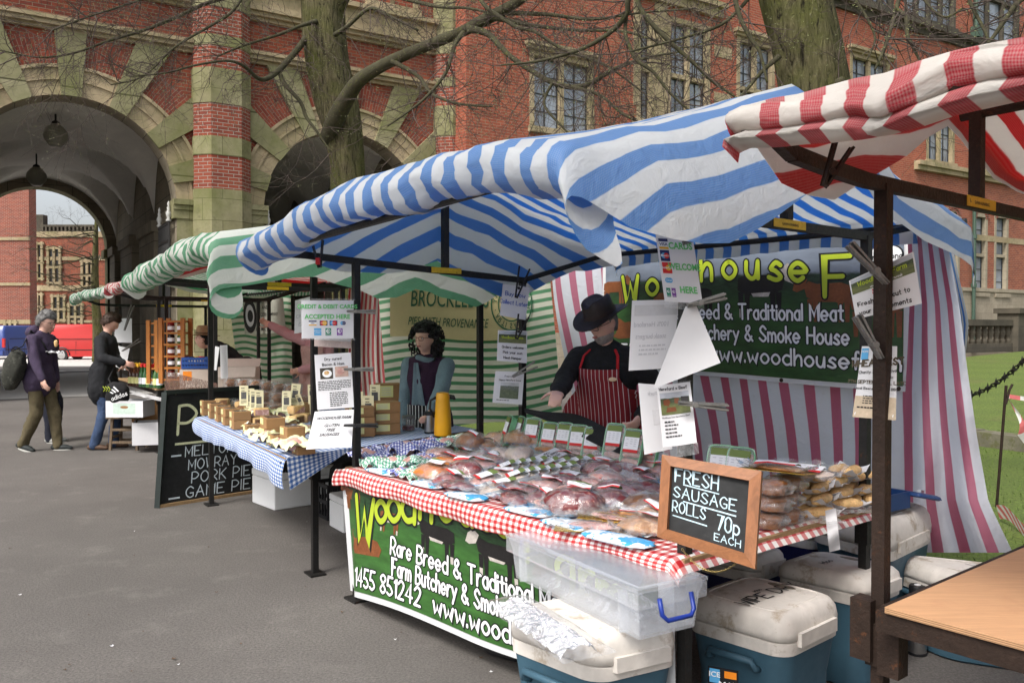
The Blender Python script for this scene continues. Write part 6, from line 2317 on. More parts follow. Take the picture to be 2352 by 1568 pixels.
RT = math.atan2(Vd.y, Vd.x)
k = 0
for col, (x, y, n) in enumerate(((1868, 1186, 4), (1928, 1172, 4), (1975, 1160, 3))):
 for lv in range(n):
  p = gp(x, y, .766); p.z = .767 + lv * .047
  rollbag('sausage roll bag, %s of the %s stack at the table end' % (['bottom', 'second', 'third', 'top'][lv], ['left', 'middle', 'right'][col]), p + V((random.uniform(-.03, .03), random.uniform(-.03, .03), random.uniform(0, .008))), RT + random.uniform(-.7, .7), k); k += 1
n_ += 1
pack('ham_pack', 'gold backed pack with white label lying on top of the bagged pies', gp(1785, 1086, .97), TOW + .2, (.17, .09, .02), 'ham', seed=n_, lab_=(.0, 0, .1, .14, .09), back=GOLDF)
pack('pork_pack', 'white labelled pack lying on top of the sausage roll bags', gp(1848, 1090, .955), TOW + .1, (.18, .09, .02), 'pale', seed=n_ + 1, lab_=(.0, 0, .1, .14, .09))
mb = MB()
mb.sheet(lambda u, v: at(1895 + 25 * u + 10 * v, 1172 + 95 * v - 6 * u, 3.28 - .02 * v + .02 * math.sin(v * 7 + u)), 4, 14, .0007)
tag(mb.build('paper_strip', PBAG, smooth=True), 'torn white paper strip hanging from the right edge of the meat table', 'paper')
for k, (x, y, lb) in enumerate(((1850, 1195, 'under the sausage rolls'), (1955, 1172, 'at the back right corner of the meat table'))):
 p = gp(x, y, .77)
 mb = MB(); mb.grid(lambda u, v: p + V(((u - .5) * .26, (v - .5) * .2, .012 + .012 * wob((u * 6, v * 6, k), 1) + .006 * wob((u * 15, v * 15, k), 1))), 18, 14)
 tag(mb.build('plastic_bag', BAGFILM, smooth=True), 'flat crumpled plastic wrap ' + lb, 'plastic bag', 'loose plastic bags')

# ================================================================== pie table
KRAFT = basic('kraft card', (.32, .175, .075), .75, .1, 6, .05)
YLAB = basic('yellow label', (.72, .70, .30), .55, .06, 30, .03, rnd=.05)
PIEWIN = basic('box window', (.09, .06, .05), .2, .3, 10, 0)
YPAPER = basic('pie paper', (.72, .70, .42), .6, .1, 12, .15, 0, .3, (.80, .80, .76), .55)


def piebox(label, pos, rz, sz, win=True, group='brown boxes of pies'):
 t = thing('pie_box', label, 'pie box', pos, rz, group)
 m4 = Matrix.Translation(pos) @ Matrix.Rotation(rz, 4, 'Z')
 L, Wd, H = sz
 mb = MB(); mb.rbox((0, 0, H / 2), sz, .004, n=1); mb.box((0, -Wd / 2 - .0006, H * .72), (L * .99, .0012, .0016)); mb.xf(m4).build('carton', KRAFT, t)
 mb = MB(); y = -Wd / 2 - .0014
 mb.quad((-L * .42, y, H * .3), (L * .1, y, H * .3), (L * .1, y, H * .92), (-L * .42, y, H * .92)); mb.xf(m4)
 o = mb.build('label', YLAB, t)
 mb = MB(); y -= .0006
 for k in range(4): mb.quad((-L * .38, y, H * (.42 + .12 * k)), (L * .02, y, H * (.42 + .12 * k)), (L * .02, y, H * (.45 + .12 * k)), (-L * .38, y, H * (.45 + .12 * k)))
 mb.xf(m4).build('small_print', INKGREY, o)
 if win:
  mb = MB(); mb.quad((-L * .36, -Wd * .36, H + .0008), (L * .36, -Wd * .36, H + .0008), (L * .36, Wd * .36, H + .0008), (-L * .36, Wd * .36, H + .0008)); mb.xf(m4).build('window', PIEWIN, t)
 return t


pd = (PT[1] - PT[0]).normalized()
PZ = math.atan2(pd.y, pd.x)
cnt = 0


def pz(x, y): return gp(x, y, .793)


for k, (x, y, n, sz, lb) in enumerate(((478, 952, 2, (.11, .11, .062), 'leftmost stack on the blue gingham'), (496, 959, 2, (.11, .11, .06), 'second stack from the left on the blue gingham'), (512, 966, 2, (.11, .11, .06), 'third stack from the left on the blue gingham'), (530, 974, 2, (.12, .12, .062), 'fourth stack from the left on the blue gingham'),
                                       (552, 983, 2, (.15, .13, .065), 'fifth and widest stack from the left on the blue gingham'), (580, 994, 1, (.11, .11, .065), 'front edge, left of the two tier stack'), (626, 1004, 2, (.20, .13, .07), 'wide stack in the middle of the front edge'), (640, 1022, 1, (.12, .11, .07), 'front edge, centre right'),
                                       (672, 1030, 2, (.13, .12, .07), 'stack at the near corner, left of the front post'), (697, 1041, 1, (.11, .11, .05), 'near corner beside the front post'))):
 for lv in range(n):
  p = pz(x, y); p.z += lv * (sz[2] + .0015)
  piebox('brown pie box, %s, %s' % (['lower' if n > 1 else 'single', 'upper'][lv], lb), p, PZ + random.uniform(-.07, .07), sz)
for r_ in range(4):
 for c_ in range(5):
  x, y = 498 + 31 * c_ + 12 * r_, 936 + 7.5 * c_ - 5.5 * r_ + 2
  p = pz(x, y)
  piebox('flat pie box with dark window, %s along the %s row from the front' % (ORD[c_], ORD[r_]), p, PZ + random.uniform(-.1, .1), (.13, .13, .05), group='flat pie boxes in rows')
for k, (x, y, n, sz, lb) in enumerate(((705, 960, 2, (.14, .13, .07), 'stack behind the left signpost'), (745, 985, 1, (.14, .13, .06), 'behind the gluten free sign'), (775, 1010, 2, (.17, .14, .075), 'behind the lower right of the gluten free sign'), (826, 1000, 3, (.19, .16, .068), 'large stack right of the gluten free sign'), (884, 994, 3, (.19, .16, .075), 'large stack nearest the yellow flask'), (893, 965, 2, (.2, .18, .15), 'tall pair of cartons at the back, below the woman'), (842, 972, 2, (.16, .14, .08), 'stack behind the large cartons'))):
 for lv in range(n):
  p = pz(x, y); p.z += lv * (sz[2] + .0015)
  piebox('brown pie carton, %s of the %s' % (['bottom', 'middle' if n > 2 else 'top', 'top'][lv], lb), p, PZ + 1.35 + random.uniform(-.05, .05) if k > 2 else PZ, sz, win=k < 3, group='larger pie cartons')


def cutpie(label, pos, rz, seed, s=.10):
 t = thing('cut_pie', label, 'pie', pos, rz, 'cut sample pies')
 m4 = Matrix.Translation(pos) @ Matrix.Rotation(rz, 4, 'Z')
 mb = MB(); mb.rbox((0, 0, s * .27), (s, s * .6, s * .54), .012, n=3, taper=1.06); mb.xf(m4)
 mb.v = [p + V((.006 * wob(p * 40, 1, seed), .006 * wob(p * 40, 1, seed + 3), .005 * wob(p * 50, 1, seed + 7))) for p in mb.v]
 mb.build('pie_half', PASTRY, t, 40)
 mb = MB(); mb.quad((-s * .44, -s * .306, s * .07), (s * .44, -s * .306, s * .07), (s * .44, -s * .312, s * .44), (-s * .44, -s * .312, s * .44)); mb.xf(m4).build('filling', MEAT['pork'] if seed % 2 else MEAT['liver'], t)


for k, (x, y, z, lb) in enumerate(((557, 960, .87, 'upper of the two at the left end'), (557, 966, .82, 'lower of the two at the left end'), (511, 945, .85, 'flat slice lying on the left boxes'), (601, 974, .86, 'upper of the two in the middle'), (597, 982, .81, 'lower of the two in the middle'), (681, 986, .91, 'upper pie with dark filling near the post'), (681, 994, .86, 'lower pie with dark filling near the post'), (700, 990, .86, 'half hidden by the post'))):
 p = gp(x, y, .793); p.z = z
 cutpie('cut pork pie showing its filling, ' + lb, p, PZ + .5 + k * .3, k, .115)
for k, (x, y, z, s, lb) in enumerate(((583, 967, .84, .13, 'beside the pie cut open at the left'), (565, 982, .80, .12, 'front edge at the left'), (652, 968, .84, .13, 'behind the dark filled cut pies'), (660, 995, .86, .11, 'left of the dark filled cut pies'), (612, 1012, .80, .12, 'front edge in the middle'), (680, 1040, .81, .16, 'largest, at the near corner'), (641, 1025, .80, .10, 'left of the near corner stack'), (697, 1012, .84, .13, 'beside the front post'), (587, 1002, .80, .10, 'in front of the middle stack'), (650, 935, .84, .14, 'at the back by the leaning cards'))):
 p = gp(x, y, .793); p.z = z
 bundle('pie half wrapped in yellow and white paper, ' + lb, p, k * 1.1, s, YPAPER, 60 + k, 'wrapped_pie', 'wrapped pie', 'pies wrapped in yellow paper')
for k, (x, y, h, tl, d, lb) in enumerate(((560, 908, 46, 0, 6.75, 'leftmost of the tall cards'), (574, 914, 44, 0, 6.72, 'second from the left, mostly covered'), (583, 917, 44, 0, 6.68, 'third from the left'), (595, 919, 46, 0, 6.64, 'fourth from the left'), (658, 921, 47, 0, 6.25, 'left of the leaning cards'), (678, 905, 48, 6, 6.3, 'tall and leaning slightly'), (688, 918, 28, -22, 6.25, 'small and tilted to the left'),
                                          (717, 905, 44, -2, 6.1, 'behind the post, upper'), (721, 929, 44, -3, 6.0, 'behind the post, lower'), (823, 925, 52, -1, 6.0, 'right of the bacon sign'), (846, 936, 56, 0, 5.9, 'lower one right of the bacon sign'), (861, 910, 54, 0, 6.1, 'highest, nearest the woman'))):
 w_ = h * .44
 ca, sa = math.cos(R(tl)), math.sin(R(tl))
 cs = [(x + X * ca - Y * sa, y + X * sa + Y * ca) for X, Y in ((-w_ / 2, -h / 2), (w_ / 2, -h / 2), (w_ / 2, h / 2), (-w_ / 2, h / 2))]
 sign('pie_card', 'cream pie card standing among the boxes, ' + lb, scr(cs, [d, d - .05, d - .05, d]), [('R', .2, .32, .8, .68, basic('grey print', (.10, .10, .10), .5, .6, 60, 0)), ('Z', .22, .8, .82, .92, 1, INK), ('Z', .25, .78, .70, .79, 1, INK), ('Z', .18, .84, .08, .28, 4, INK)], 'card', CARD, group='cream pie cards')

# things by the woman
YFL = basic('yellow flask', (.70, .34, .012), .35, .05, 6, .02, rnd=0)
p = gp(1017, 1000, .79)
t = thing('vacuum_flask', 'tall yellow vacuum flask at the near corner of the pie table', 'flask', p)
mb = MB(); mb.lathe(p, [(.055, 0), (.061, .005), (.062, .02), (.058, .12), (.052, .22), (.049, .25), (.049, .28), (.042, .302), (.01, .307)], 28); mb.build('flask_body', YFL, t, 40)
mb = MB(); mb.tube([p + V((.03, .02, .275)), p + V((.075, .02, .268)), p + V((.085, .01, .255))], [.018, .016, .008], 8); mb.build('spout', BLACKP, t, True)
mb = MB(); mb.tube([p + V((-.045, -.01, .27)), p + V((-.085, -.01, .25)), p + V((-.09, -.01, .19)), p + V((-.058, -.01, .13))], .009, 8); mb.build('handle', BLACKP, t, True)
p = gp(987, 994, .79)
t = thing('steel_mug', 'brushed steel travel mug left of the yellow flask', 'mug', p)
mb = MB(); mb.lathe(p, [(.036, 0), (.038, .01), (.041, .13)], 20); mb.build('mug_body', STEEL, t, 40)
mb = MB(); mb.lathe(p, [(.043, .13), (.044, .15), (.03, .158), (.01, .158)], 20); mb.build('lid', BLACKP, t, 40)
mb = MB(); mb.lathe(p, [(.037, -.001), (.039, .012), (.0385, .012)], 20); mb.tube([p + V((-.04, 0, .12)), p + V((-.075, 0, .10)), p + V((-.075, 0, .05)), p + V((-.04, 0, .03))], .007, 8); mb.build('handle', BLACKP, t, True)
p = gp(938, 988, .79)
t = thing('glass_jar', 'clip top glass jar of dark chutney left of the steel mug', 'jar', p)
mb = MB(); mb.lathe(p, [(.045, 0), (.05, .01), (.05, .08), (.045, .09)], 20); mb.build('glass', film('jar glass', (.6, .65, .65), .12, .05), t, 40)
mb = MB(); mb.lathe(p, [(.042, .004), (.045, .01), (.045, .035), (.01, .036)], 18); mb.build('contents', MEAT['beef'], t, 40)
mb = MB(); mb.lathe(p, [(.047, .09), (.05, .094), (.048, .1), (.047, .11), (.02, .114)], 20); mb.build('lid', GALV, t, 40)
# ================================================================== paper signs on the posts
def visa(x0, y0, x1, y1):
 return [('R', x0, y0, x1, y1, WHITEINK, 1), ('R', x0, y0 + (y1 - y0) * .72, x1, y1, NAVY, 2), ('R', x0, y0, x1, y0 + (y1 - y0) * .22, GOLD, 2), ('B', 'VISA', (x0 + x1) / 2, y0 + (y1 - y0) * .33, (y1 - y0) * .27, NAVY, .02)]


def circles(x0, y0, x1, y1, c1, c2, bg, txt, asp=1.0):
 r = (x1 - x0) * .30
 o = [('R', x0, y0, x1, y1, bg, 1)] if bg else []
 return o + [('O', x0 + (x1 - x0) * .36, (y0 + y1) / 2, r, c1, 1, 2), ('O', x0 + (x1 - x0) * .64, (y0 + y1) / 2, r, c2, 1, 2.6), ('B', txt, (x0 + x1) / 2, (y0 + y1) / 2 - (y1 - y0) * .08, (y1 - y0) * .2, WHITEINK, .01, .8)]


def swirl(x0, y0, x1, y1, m, txt):
 cx_, cy_ = (x0 + x1) / 2, y0 + (y1 - y0) * .6
 return [('R', x0, y0, x1, y1, m, 1), ('O', cx_, cy_, (x1 - x0) * .36, WHITEINK, 1, 2), ('O', cx_ + (x1 - x0) * .06, cy_, (x1 - x0) * .24, m, 1, 2.5), ('O', cx_, cy_ - .005, (x1 - x0) * .10, WHITEINK, 1, 3), ('B', txt, cx_, y0 + (y1 - y0) * .06, (y1 - y0) * .13, WHITEINK)]


SG = 'paper signs clamped to the posts'
sign('paper_sign', 'laminated sign reading credit and debit cards accepted here', scr([(692, 690), (812, 690), (812, 777), (693, 777)], 4.62),
     [('B', 'CREDIT & DEBIT CARDS', .5, .79, .105, INKGREEN, .028, .97), ('B', 'ACCEPTED HERE', .5, .52, .115, INKGREEN, .028, .95)]
     + visa(.14, .34, .29, .47) + circles(.35, .34, .50, .47, INKRED, GOLD, NAVY, 'MasterCard') + circles(.54, .34, .69, .47, SKYB, INKRED, NAVY, 'Maestro') + circles(.74, .34, .86, .47, SKYB, NAVY, None, 'Cirrus')
     + [('R', .24, .08, .38, .27, SKYB), ('B', 'AMERICAN', .31, .19, .028, WHITEINK), ('B', 'EXPRESS', .31, .14, .028, WHITEINK)] + swirl(.46, .08, .57, .27, TEAL, 'SWITCH') + swirl(.68, .08, .79, .27, PURPLE, 'SOLO'), group=SG, sleeve=(.04, .05))
sign('paper_sign', 'sheet reading dry cured bacon and ham with two food pictures', scr([(722, 815), (806, 809), (813, 935), (729, 941)], 4.63),
     [('T', 'Dry cured', .5, .885, .045, INK, .17), ('T', 'Bacon & Ham', .5, .79, .045, INK, .17), ('R', .13, .55, .48, .75, basic('dish print', (.06, .05, .04), .5, .6, 30, 0)), ('O', .32, .645, .13, WHITEINK, .8, 2), ('O', .31, .66, .07, PASTRY, .8, 2.6),
      ('R', .54, .57, .90, .76, basic('ham print', (.52, .36, .30), .5, .3, 25, 0)), ('O', .7, .67, .10, MEAT['pork'], .9, 2), ('Z', .06, .95, .34, .52, 6, INK), ('Z', .36, .85, .04, .31, 8, INK)], group=SG)
sign('paper_sign', 'sheet reading gluten free sausages at the corner of the pie table', scr([(723, 945), (813, 940), (808, 1027), (704, 1032)], [4.63, 4.63, 4.58, 4.58]),
     [('I', 'WOODHOUSE FARM', .52, .77, .072, INK, .012, .95), ('I', 'GLUTEN', .50, .57, .075, INK, .012), ('I', 'FREE', .49, .45, .075, INK, .012), ('I', 'SAUSAGES', .47, .33, .075, INK, .012)], group=SG, bend=.01)
sign('paper_sign', 'partly hidden sheet reading we take credit cards, left of the green lettered sign', scr([(678, 690), (716, 680), (716, 760), (676, 766)], 5.5),
     [('B', 'WE TAKE', .6, .68, .10, INKGREY, .01, .9), ('B', 'CREDIT', .5, .45, .10, INKGREY, .01, .9), ('B', 'CARDS', .6, .2, .10, INKGREY, .01, .9)], group=SG)
sign('paper_sign', 'blank backs of sheets behind the credit and debit card sign', scr([(722, 740), (806, 745), (806, 800), (722, 795)], 4.72), [('R', .0, .0, 1, .28, basic('print through', (.55, .45, .43), .5, .2, 20, 0))], group=SG)
sign('paper_sign', 'sheet with blue handwriting reading buy now collect later', scr([(1155, 652), (1217, 660), (1207, 735), (1148, 724)], 5.42),
     [('T', 'Buy now', .50, .66, .13, INKBLUE, .16, .85), ('T', 'Collect Later', .48, .40, .125, INKBLUE, .16, .78)], group=SG, sleeve=(.0, .06))
sign('paper_sign', 'sheet reading orders welcome pick your own meat hamper', scr([(1144, 758), (1211, 760), (1210, 834), (1141, 828)], 5.42),
     [('R', .03, .60, .97, .97, PHOTO_SMALL), ('T', 'Woodhouse Farm', .5, .74, .08, LIME, .2, .75), ('T', 'Orders welcome', .52, .43, .08, INK, .17, .78), ('T', 'Pick your own', .52, .26, .08, INK, .17, .8), ('T', 'Meat Hamper', .52, .09, .08, INK, .17, .8)], group=SG)
sign('paper_sign', 'sheet reading free range happy hereford cows with a field photograph', scr([(1138, 852), (1204, 854), (1199, 929), (1131, 924)], 5.42),
     [('T', 'Free range', .53, .83, .05, INK, .16, .9), ('T', 'Happy Hereford Cows', .53, .71, .052, INK, .16, .85), ('R', .22, .16, .85, .66, PHOTO_GREY), ('Z', .12, .88, .08, .13, 1, INK)], group=SG, sleeve=(.04, .03))
cds = [('B', 'CARDS', .62, .77, .09, INKGREEN, .03, .82), ('B', 'WELCOME', .65, .47, .09, INKGREEN, .03, .72), ('B', 'HERE', .67, .14, .09, INKGREEN, .03, .82)]
sign('paper_sign', 'laminated sign reading cards welcome here on the right front post', scr([(1505, 533), (1590, 537), (1614, 697), (1527, 692)], 2.80),
     cds + visa(.05, .76, .30, .91) + circles(.05, .585, .30, .745, SKYB, INKRED, NAVY, 'Maestro') + circles(.06, .41, .31, .57, INKRED, GOLD, INKRED, 'MasterCard') + circles(.07, .24, .30, .38, SKYB, SKYB, None, 'Cirrus') + swirl(.08, .07, .19, .20, TEAL, 'SWITCH') + swirl(.22, .07, .33, .20, PURPLE, 'SOLO'), group=SG, sleeve=(.10, .21))
sign('paper_sign', 'sheet seen from behind, its hereford steak burger text showing through mirrored', scr([(1452, 690), (1560, 688), (1545, 845), (1444, 851)], 2.92),
     [('R', .06, .78, .98, .93, basic('print through picture', (.64, .64, .66), .5, .1, 15, 0)), ('B', '100% Hereford', .45, .62, .07, INKGREY, .004, -.8), ('B', 'steak burgers', .45, .45, .07, INKGREY, .004, -.8), ('Z', .2, .8, .2, .38, 3, INKGREY)], group=SG)
sign('paper_sign', 'thick blank white card hanging askew below the cards welcome sign', scr([(1575, 703), (1600, 703), (1655, 833), (1500, 893)], [2.74, 2.74, 2.72, 2.72]), [], group=SG, th=.004,
     mat=basic('white foam card', (.64, .65, .67), .5, .03, 6, .05, rnd=0))
sign('paper_sign', 'curling sheet reading hereford and beef with a cow photograph', scr([(1508, 884), (1585, 876), (1602, 1015), (1524, 1026)], [2.78, 2.78, 2.72, 2.72]),
     [('T', 'Hereford x Beef', .47, .90, .048, INK, .17, .8), ('R', .06, .50, .92, .86, PHOTO_SMALL), ('G', [(.15, .66), (.15, .74), (.32, .76), (.36, .70), (.3, .64)], COWBROWN), ('G', [(.48, .68), (.48, .76), (.62, .76), (.62, .66)], COWBROWN), ('G', [(.68, .66), (.68, .78), (.9, .77), (.9, .66)], COWBLACK), ('G', [(.2, .54), (.25, .62), (.5, .62), (.52, .55)], COWBROWN),
      ('T', 'Woodhouse farm Hereford x Beef', .47, .45, .022, INK, .17, .85), ('Z', .12, .62, .42 - .06, .42, 1, INK), ('Z', .12, .8, .31, .36, 1, INK), ('Z', .12, .7, .25, .30, 1, INK), ('Z', .12, .75, .19, .24, 1, INK), ('Z', .12, .95, .13, .18, 1, INK)], group=SG, bend=-.012, sleeve=(.18, .02))
sign('paper_sign', 'sheet seen from behind below the askew white card', scr([(1466, 880), (1520, 884), (1545, 1030), (1480, 1044)], 2.88), [('T', 'Pork', .55, .84, .05, INKGREY, .16, -1.0), ('R', .45, .4, .9, .62, MATS['print through picture'])], group=SG)
zf = basic('festival print', (.52, .42, .30), .5, .2, 20, 0, rnd=0)
sign('paper_sign', 'white sheet reading fresh meat cut to your requirements on the rusty post', scr([(1950, 645), (2098, 578), (2117, 697), (1966, 733)], [2.42, 2.30, 2.30, 2.42]),
     [('R', .02, .62, .98, .98, PHOTO_SMALL), ('T', 'Woodhouse Farm', .5, .77, .10, LIME, .2, .95), ('T', 'www.woodhousefarm.co.uk', .55, .645, .05, WHITEINK, .18, .8), ('T', 'NEW', .42, .49, .10, INKRED, .16), ('T', 'Fresh Meat cut to', .47, .29, .10, INK, .17, .92), ('T', 'your requirements', .47, .08, .10, INK, .17, .92)], group=SG)
sign('paper_sign', 'festival poster with brown lettering and a date on the rusty post', scr([(1980, 795), (2060, 795), (2058, 965), (1958, 957)], [2.40, 2.32, 2.30, 2.38]),
     [('R', .02, .81, .22, .97, SKYB), ('B', 'HOPE', .12, .91, .030, WHITEINK, .01), ('T', 'WHEATFEST', .5, .73, .088, basic('poster brown', (.07, .05, .025), .5, rnd=0), .26, .97, .08), ('T', 'Charity Music Festival', .52, .63, .04, INK, .16, .9, .08), ('T', 'Live Music', .7, .56, .035, INK, .16), ('T', '7TH SEPTEMBER TIL LATE', .5, .475, .045, MATS['poster brown'], .22, .9), ('T', 'Local Beers and Cider BBQ', .5, .395, .033, INK, .17, .95),
      ('R', 0, 0, 1, .30, zf), ('Z', .2, .8, .19, .32, 4, INK), ('Z', .08, .95, .12, .17, 1, INK), ('B', 'f', .06, .03, .04, WHITEINK, .02), ('B', 'f', .94, .03, .04, WHITEINK, .02)], group=SG)
for k, (p4, d, lb) in enumerate((([(263, 731), (303, 731), (303, 787), (263, 786)], 11.6, 'upper white sheet on the far post behind the man in black'), ([(268, 793), (298, 800), (288, 850), (266, 842)], 11.6, 'lower white sheet on the far post behind the man in black'), ([(505, 793), (522, 792), (524, 868), (507, 870)], 8.1, 'tall blank sheet on the post beside the man in the straw hat'), ([(494, 795), (504, 797), (497, 850), (492, 850)], 7.9, 'narrow sheet edge on the post near the straw hat'))):
 sign('paper_sign', 'blank ' + lb, scr(p4, d), [], group='blank sheets on the far posts')

# clamps holding them
def clamp(label, a, b_, mat=GALV, w_=.020, spread=.02, d2=None):
 """spring clamp: two handles from the jaw at a to the grips at b"""
 a, b_ = V(a), V(b_)
 d = (b_ - a).normalized()
 n = d.cross(V((0, 1, 0))).normalized()
 t = thing('spring_clamp', label, 'clamp', a, group='spring clamps on the stalls')
 L = (b_ - a).length
 for sg in (-1, 1):
  mb = MB()
  for (x0, x1, o0, o1) in ((-.30, .12, .14, .42), (.12, 1.0, .42, 1.0)):
   p, q = a + d * L * x0 + n * sg * spread * o0, a + d * L * x1 + n * sg * spread * o1
   mb.bar(p, q, w_, .006, up=n)
   mb.bar(p + V((0, w_ / 2, 0)), q + V((0, w_ / 2, 0)), .003, .012, up=n)
  mb.build('handle', mat, t)
 mb = MB(); mb.lathe(a + d * L * .12 - V((0, w_ * .55, 0)), [(.009, -w_ * .2), (.010, 0), (.010, w_ * 1.1), (.009, w_ * 1.3)], 10, Matrix.Rotation(R(-90), 3, 'X')); mb.build('spring', mat, t, 40)


def cl(label, x0, y0, x1, y1, d, mat=GALV, w_=.020, spread=.0075, dd=0): clamp(label, at(x0, y0, d), at(x1, y1, d + dd), mat, w_, spread)


cl('grey clamp at the top of the credit and debit card sign', 812, 715, 862, 716, 4.58, w_=.022)
cl('grey clamp on the dry cured bacon sheet', 806, 848, 858, 848, 4.59, w_=.022)
cl('dark clamp on the gluten free sheet', 808, 977, 868, 977, 4.56, BLACKP, .022)
cl('rusty steel clamp at the top of the cards welcome sign', 1592, 550, 1668, 524, 2.72, w_=.024)
cl('steel clamp at the bottom of the cards welcome sign', 1600, 697, 1667, 680, 2.72, w_=.024)
cl('ribbed steel clamp on the hereford beef sheet', 1585, 928, 1672, 936, 2.72, w_=.024)
cl('steel clamp above the fresh meat sheet on the rusty post', 2018, 630, 1952, 560, 2.3, w_=.024)
cl('steel clamp below the fresh meat sheet on the rusty post', 2012, 800, 1970, 725, 2.3, w_=.024)
cl('black clamp on the buy now sheet', 1190, 668, 1205, 614, 5.35, BLACKP, .026, .035)
cl('black clamp on the orders welcome sheet', 1190, 766, 1203, 724, 5.35, BLACKP, .026, .035)
cl('grey clamp on the free range sheet', 1190, 858, 1232, 836, 5.35, GALV, .024, .02)
cl('red tipped black clamp at the left end of the blue canopy', 732, 600, 728, 552, 4.5, BLACKP, .026, .03)
cl('black clamp at the top corner of the crimson sheet', 1310, 582, 1345, 600, 6.3, BLACKP, .03, .05)
cl('black clamp holding the farm banner at its left corner', 1385, 572, 1430, 592, 6.1, BLACKP, .03, .05)
cl('brown clamp under the front edge of the red canopy', 1905, 405, 1940, 330, 2.02, RUST, .02, .022)
cl('black clamp on the red canopy of the third stall', 532, 695, 540, 660, 8.6, BLACKP, .03, .02)
cl('grey clamp on the upper sheet of the far post', 290, 745, 305, 700, 11.5, GALV, .03, .02)
cl('grey clamp on the lower sheet of the far post', 290, 800, 322, 780, 11.5, GALV, .03, .02)
mb = MB(); mb.bar(at(726, 600, 4.47), at(734, 600, 4.47), .03, .035); mb.build('jaw_tip', INKRED, bpy.data.objects['spring_clamp.011'])
# pie stall's yellow banner
def mpy(u_, v_, o=0.0):
 p = at(896 + (1206 - 896) * u_, 752, 8.25 - 1.12 * u_ - o)
 p.z = 1.46 + .52 * v_ - .03 * u_ + .012 * math.sin(u_ * 8) * (1 - v_)
 return p


YB = basic('yellow banner cloth', (.68, .59, .33), .6, .06, 4, .08, transl=.4, rnd=0)
t = thing('pie_banner', 'pale yellow banner with green lettering behind the woman', 'banner', mpy(.5, 0))
mb = MB(); mb.sheet(lambda a, c: mpy(a, c, 0), 24, 6, .002); mb.build('banner_cloth', YB, t, True)
WY, HY = (mpy(1, .5) - mpy(0, .5)).length, .52
g = MB(); fy = lambda X, Y: mpy(X / WY, Y / HY, .012)
block(g, 'BROCKLEBYS', .44 * WY, .57 * HY, .30 * HY, fy, .004, .12, 'c', .75)
block(g, 'PIES WITH PROVENANCE', .43 * WY, .22 * HY, .15 * HY, fy, .002, .3, 'c', .80)
g.build('lettering', INKDKGREEN, t)
g = MB()
for (rx, ry, o) in ((.155, .47, 0),):
 for k in range(36):
  a0, a1 = 2 * math.pi * k / 36, 2 * math.pi * (k + 1) / 36
  for r0, r1 in ((1.0, .94), (.66, .61)):
   g.poly([mpy(.90 + rx * r * math.cos(a), .62 + ry * r * math.sin(a), .012) for r, a in ((r0, a0), (r0, a1), (r1, a1), (r1, a0))])
txt = 'ARTISAN * MELTON MOWBRAY *'
for k, ch in enumerate(txt):
 a = math.pi * 1.18 + k * 2 * math.pi / len(txt)
 if ch in GL:
  for st_ in GL[ch][0]:
   pts = []
   for x, y in st_:
    rr_ = .72 + .18 * y / 10
    aa_ = a + (x - 3) * .016
    pts.append((aa_, rr_))
   ribbon(g, [(.90 * WY + .155 * WY * r * math.cos(q), .62 * HY + .47 * HY * r * math.sin(q)) for q, r in pts], .008, fy)
g.build('round_emblem', INKDKGREEN, t)
# the cider stall's printed cloth
t, mp, Wd, Ht = sign('cider_banner', 'grey printed cloth hanging on the green sheet behind the cider stall', scr([(558, 688), (650, 684), (657, 764), (562, 768)], [11.3, 10.75, 10.75, 11.3]),
     [('B', 'TENBURY CIDER', .5, .88, .10, INK, .005, .8), ('B', 'AND', .55, .70, .10, INK, .005), ('B', 'CIDER COMPANY', .64, .50, .10, INK, .005, .7), ('B', 'GT. MALVERN', .5, .08, .10, INK, .008, .9), ('O', .16, .52, .17, INK, 1.5), ('O', .16, .53, .11, INKGREY, 1.5, 2.2), ('O', .17, .52, .07, INK, 1.3, 3)], 'banner', basic('grey cloth', (.38, .39, .33), .8, .1, 8, .1))

# ================================================================== chalk boards
BL, BR = gp(362, 1166), gp(583, 1131)
hgt = .985
lean_ = V((0.02, .12, 0))
cs = [BL + V((0, 0, hgt)) + lean_, BR + V((0, 0, hgt)) + lean_, BR, BL]
t, mp, Wd, Ht = sign('chalk_board', 'large black chalkboard reading pies at the end of the pie table', cs,
     [('L', 'PIES', .15, .62, .25, CHALKY, .10, .74), ('L', 'MELTON', .24, .415, .09, CHALK, .10, .50), ('L', 'MOWRAY', .28, .295, .09, CHALK, .10, .50), ('L', 'PORK PIE', .32, .175, .095, CHALK, .10, .62), ('L', 'GAME PIE', .27, .05, .095, CHALK, .10, .68),
      ('R', .13, .525, .60, .545, CHALKY), ('R', .10, .425, .20, .44, CHALK), ('R', .10, .055, .21, .07, CHALK)], 'chalkboard', SLATE, th=.018)
fr = MB()
e = .0
for a, b_ in ((cs[0], cs[1]), (cs[0], cs[3]), (cs[1], cs[2])):
 fr.bar(a, b_, .045, .035)
fr.build('frame', basic('dark frame paint', (.012, .02, .018), .5, .3, 12, .1, col2=(.10, .07, .04), thr=.68), t)
fr = MB(); fr.bar(cs[3] + V((0, 0, .012)), cs[2] + V((0, 0, .012)), .04, .03); fr.build('bottom_rail', EDGEWOOD, t)
mb = MB()
for q in (.08, .92):
 top_ = cs[0] * (1 - q) + cs[1] * q; mb.bar(top_ + V((0, .02, 0)), top_ * 1 + V((.05, .5, -hgt + .02)), .04, .03)
mb.build('rear_leg', OLDWOOD, t)

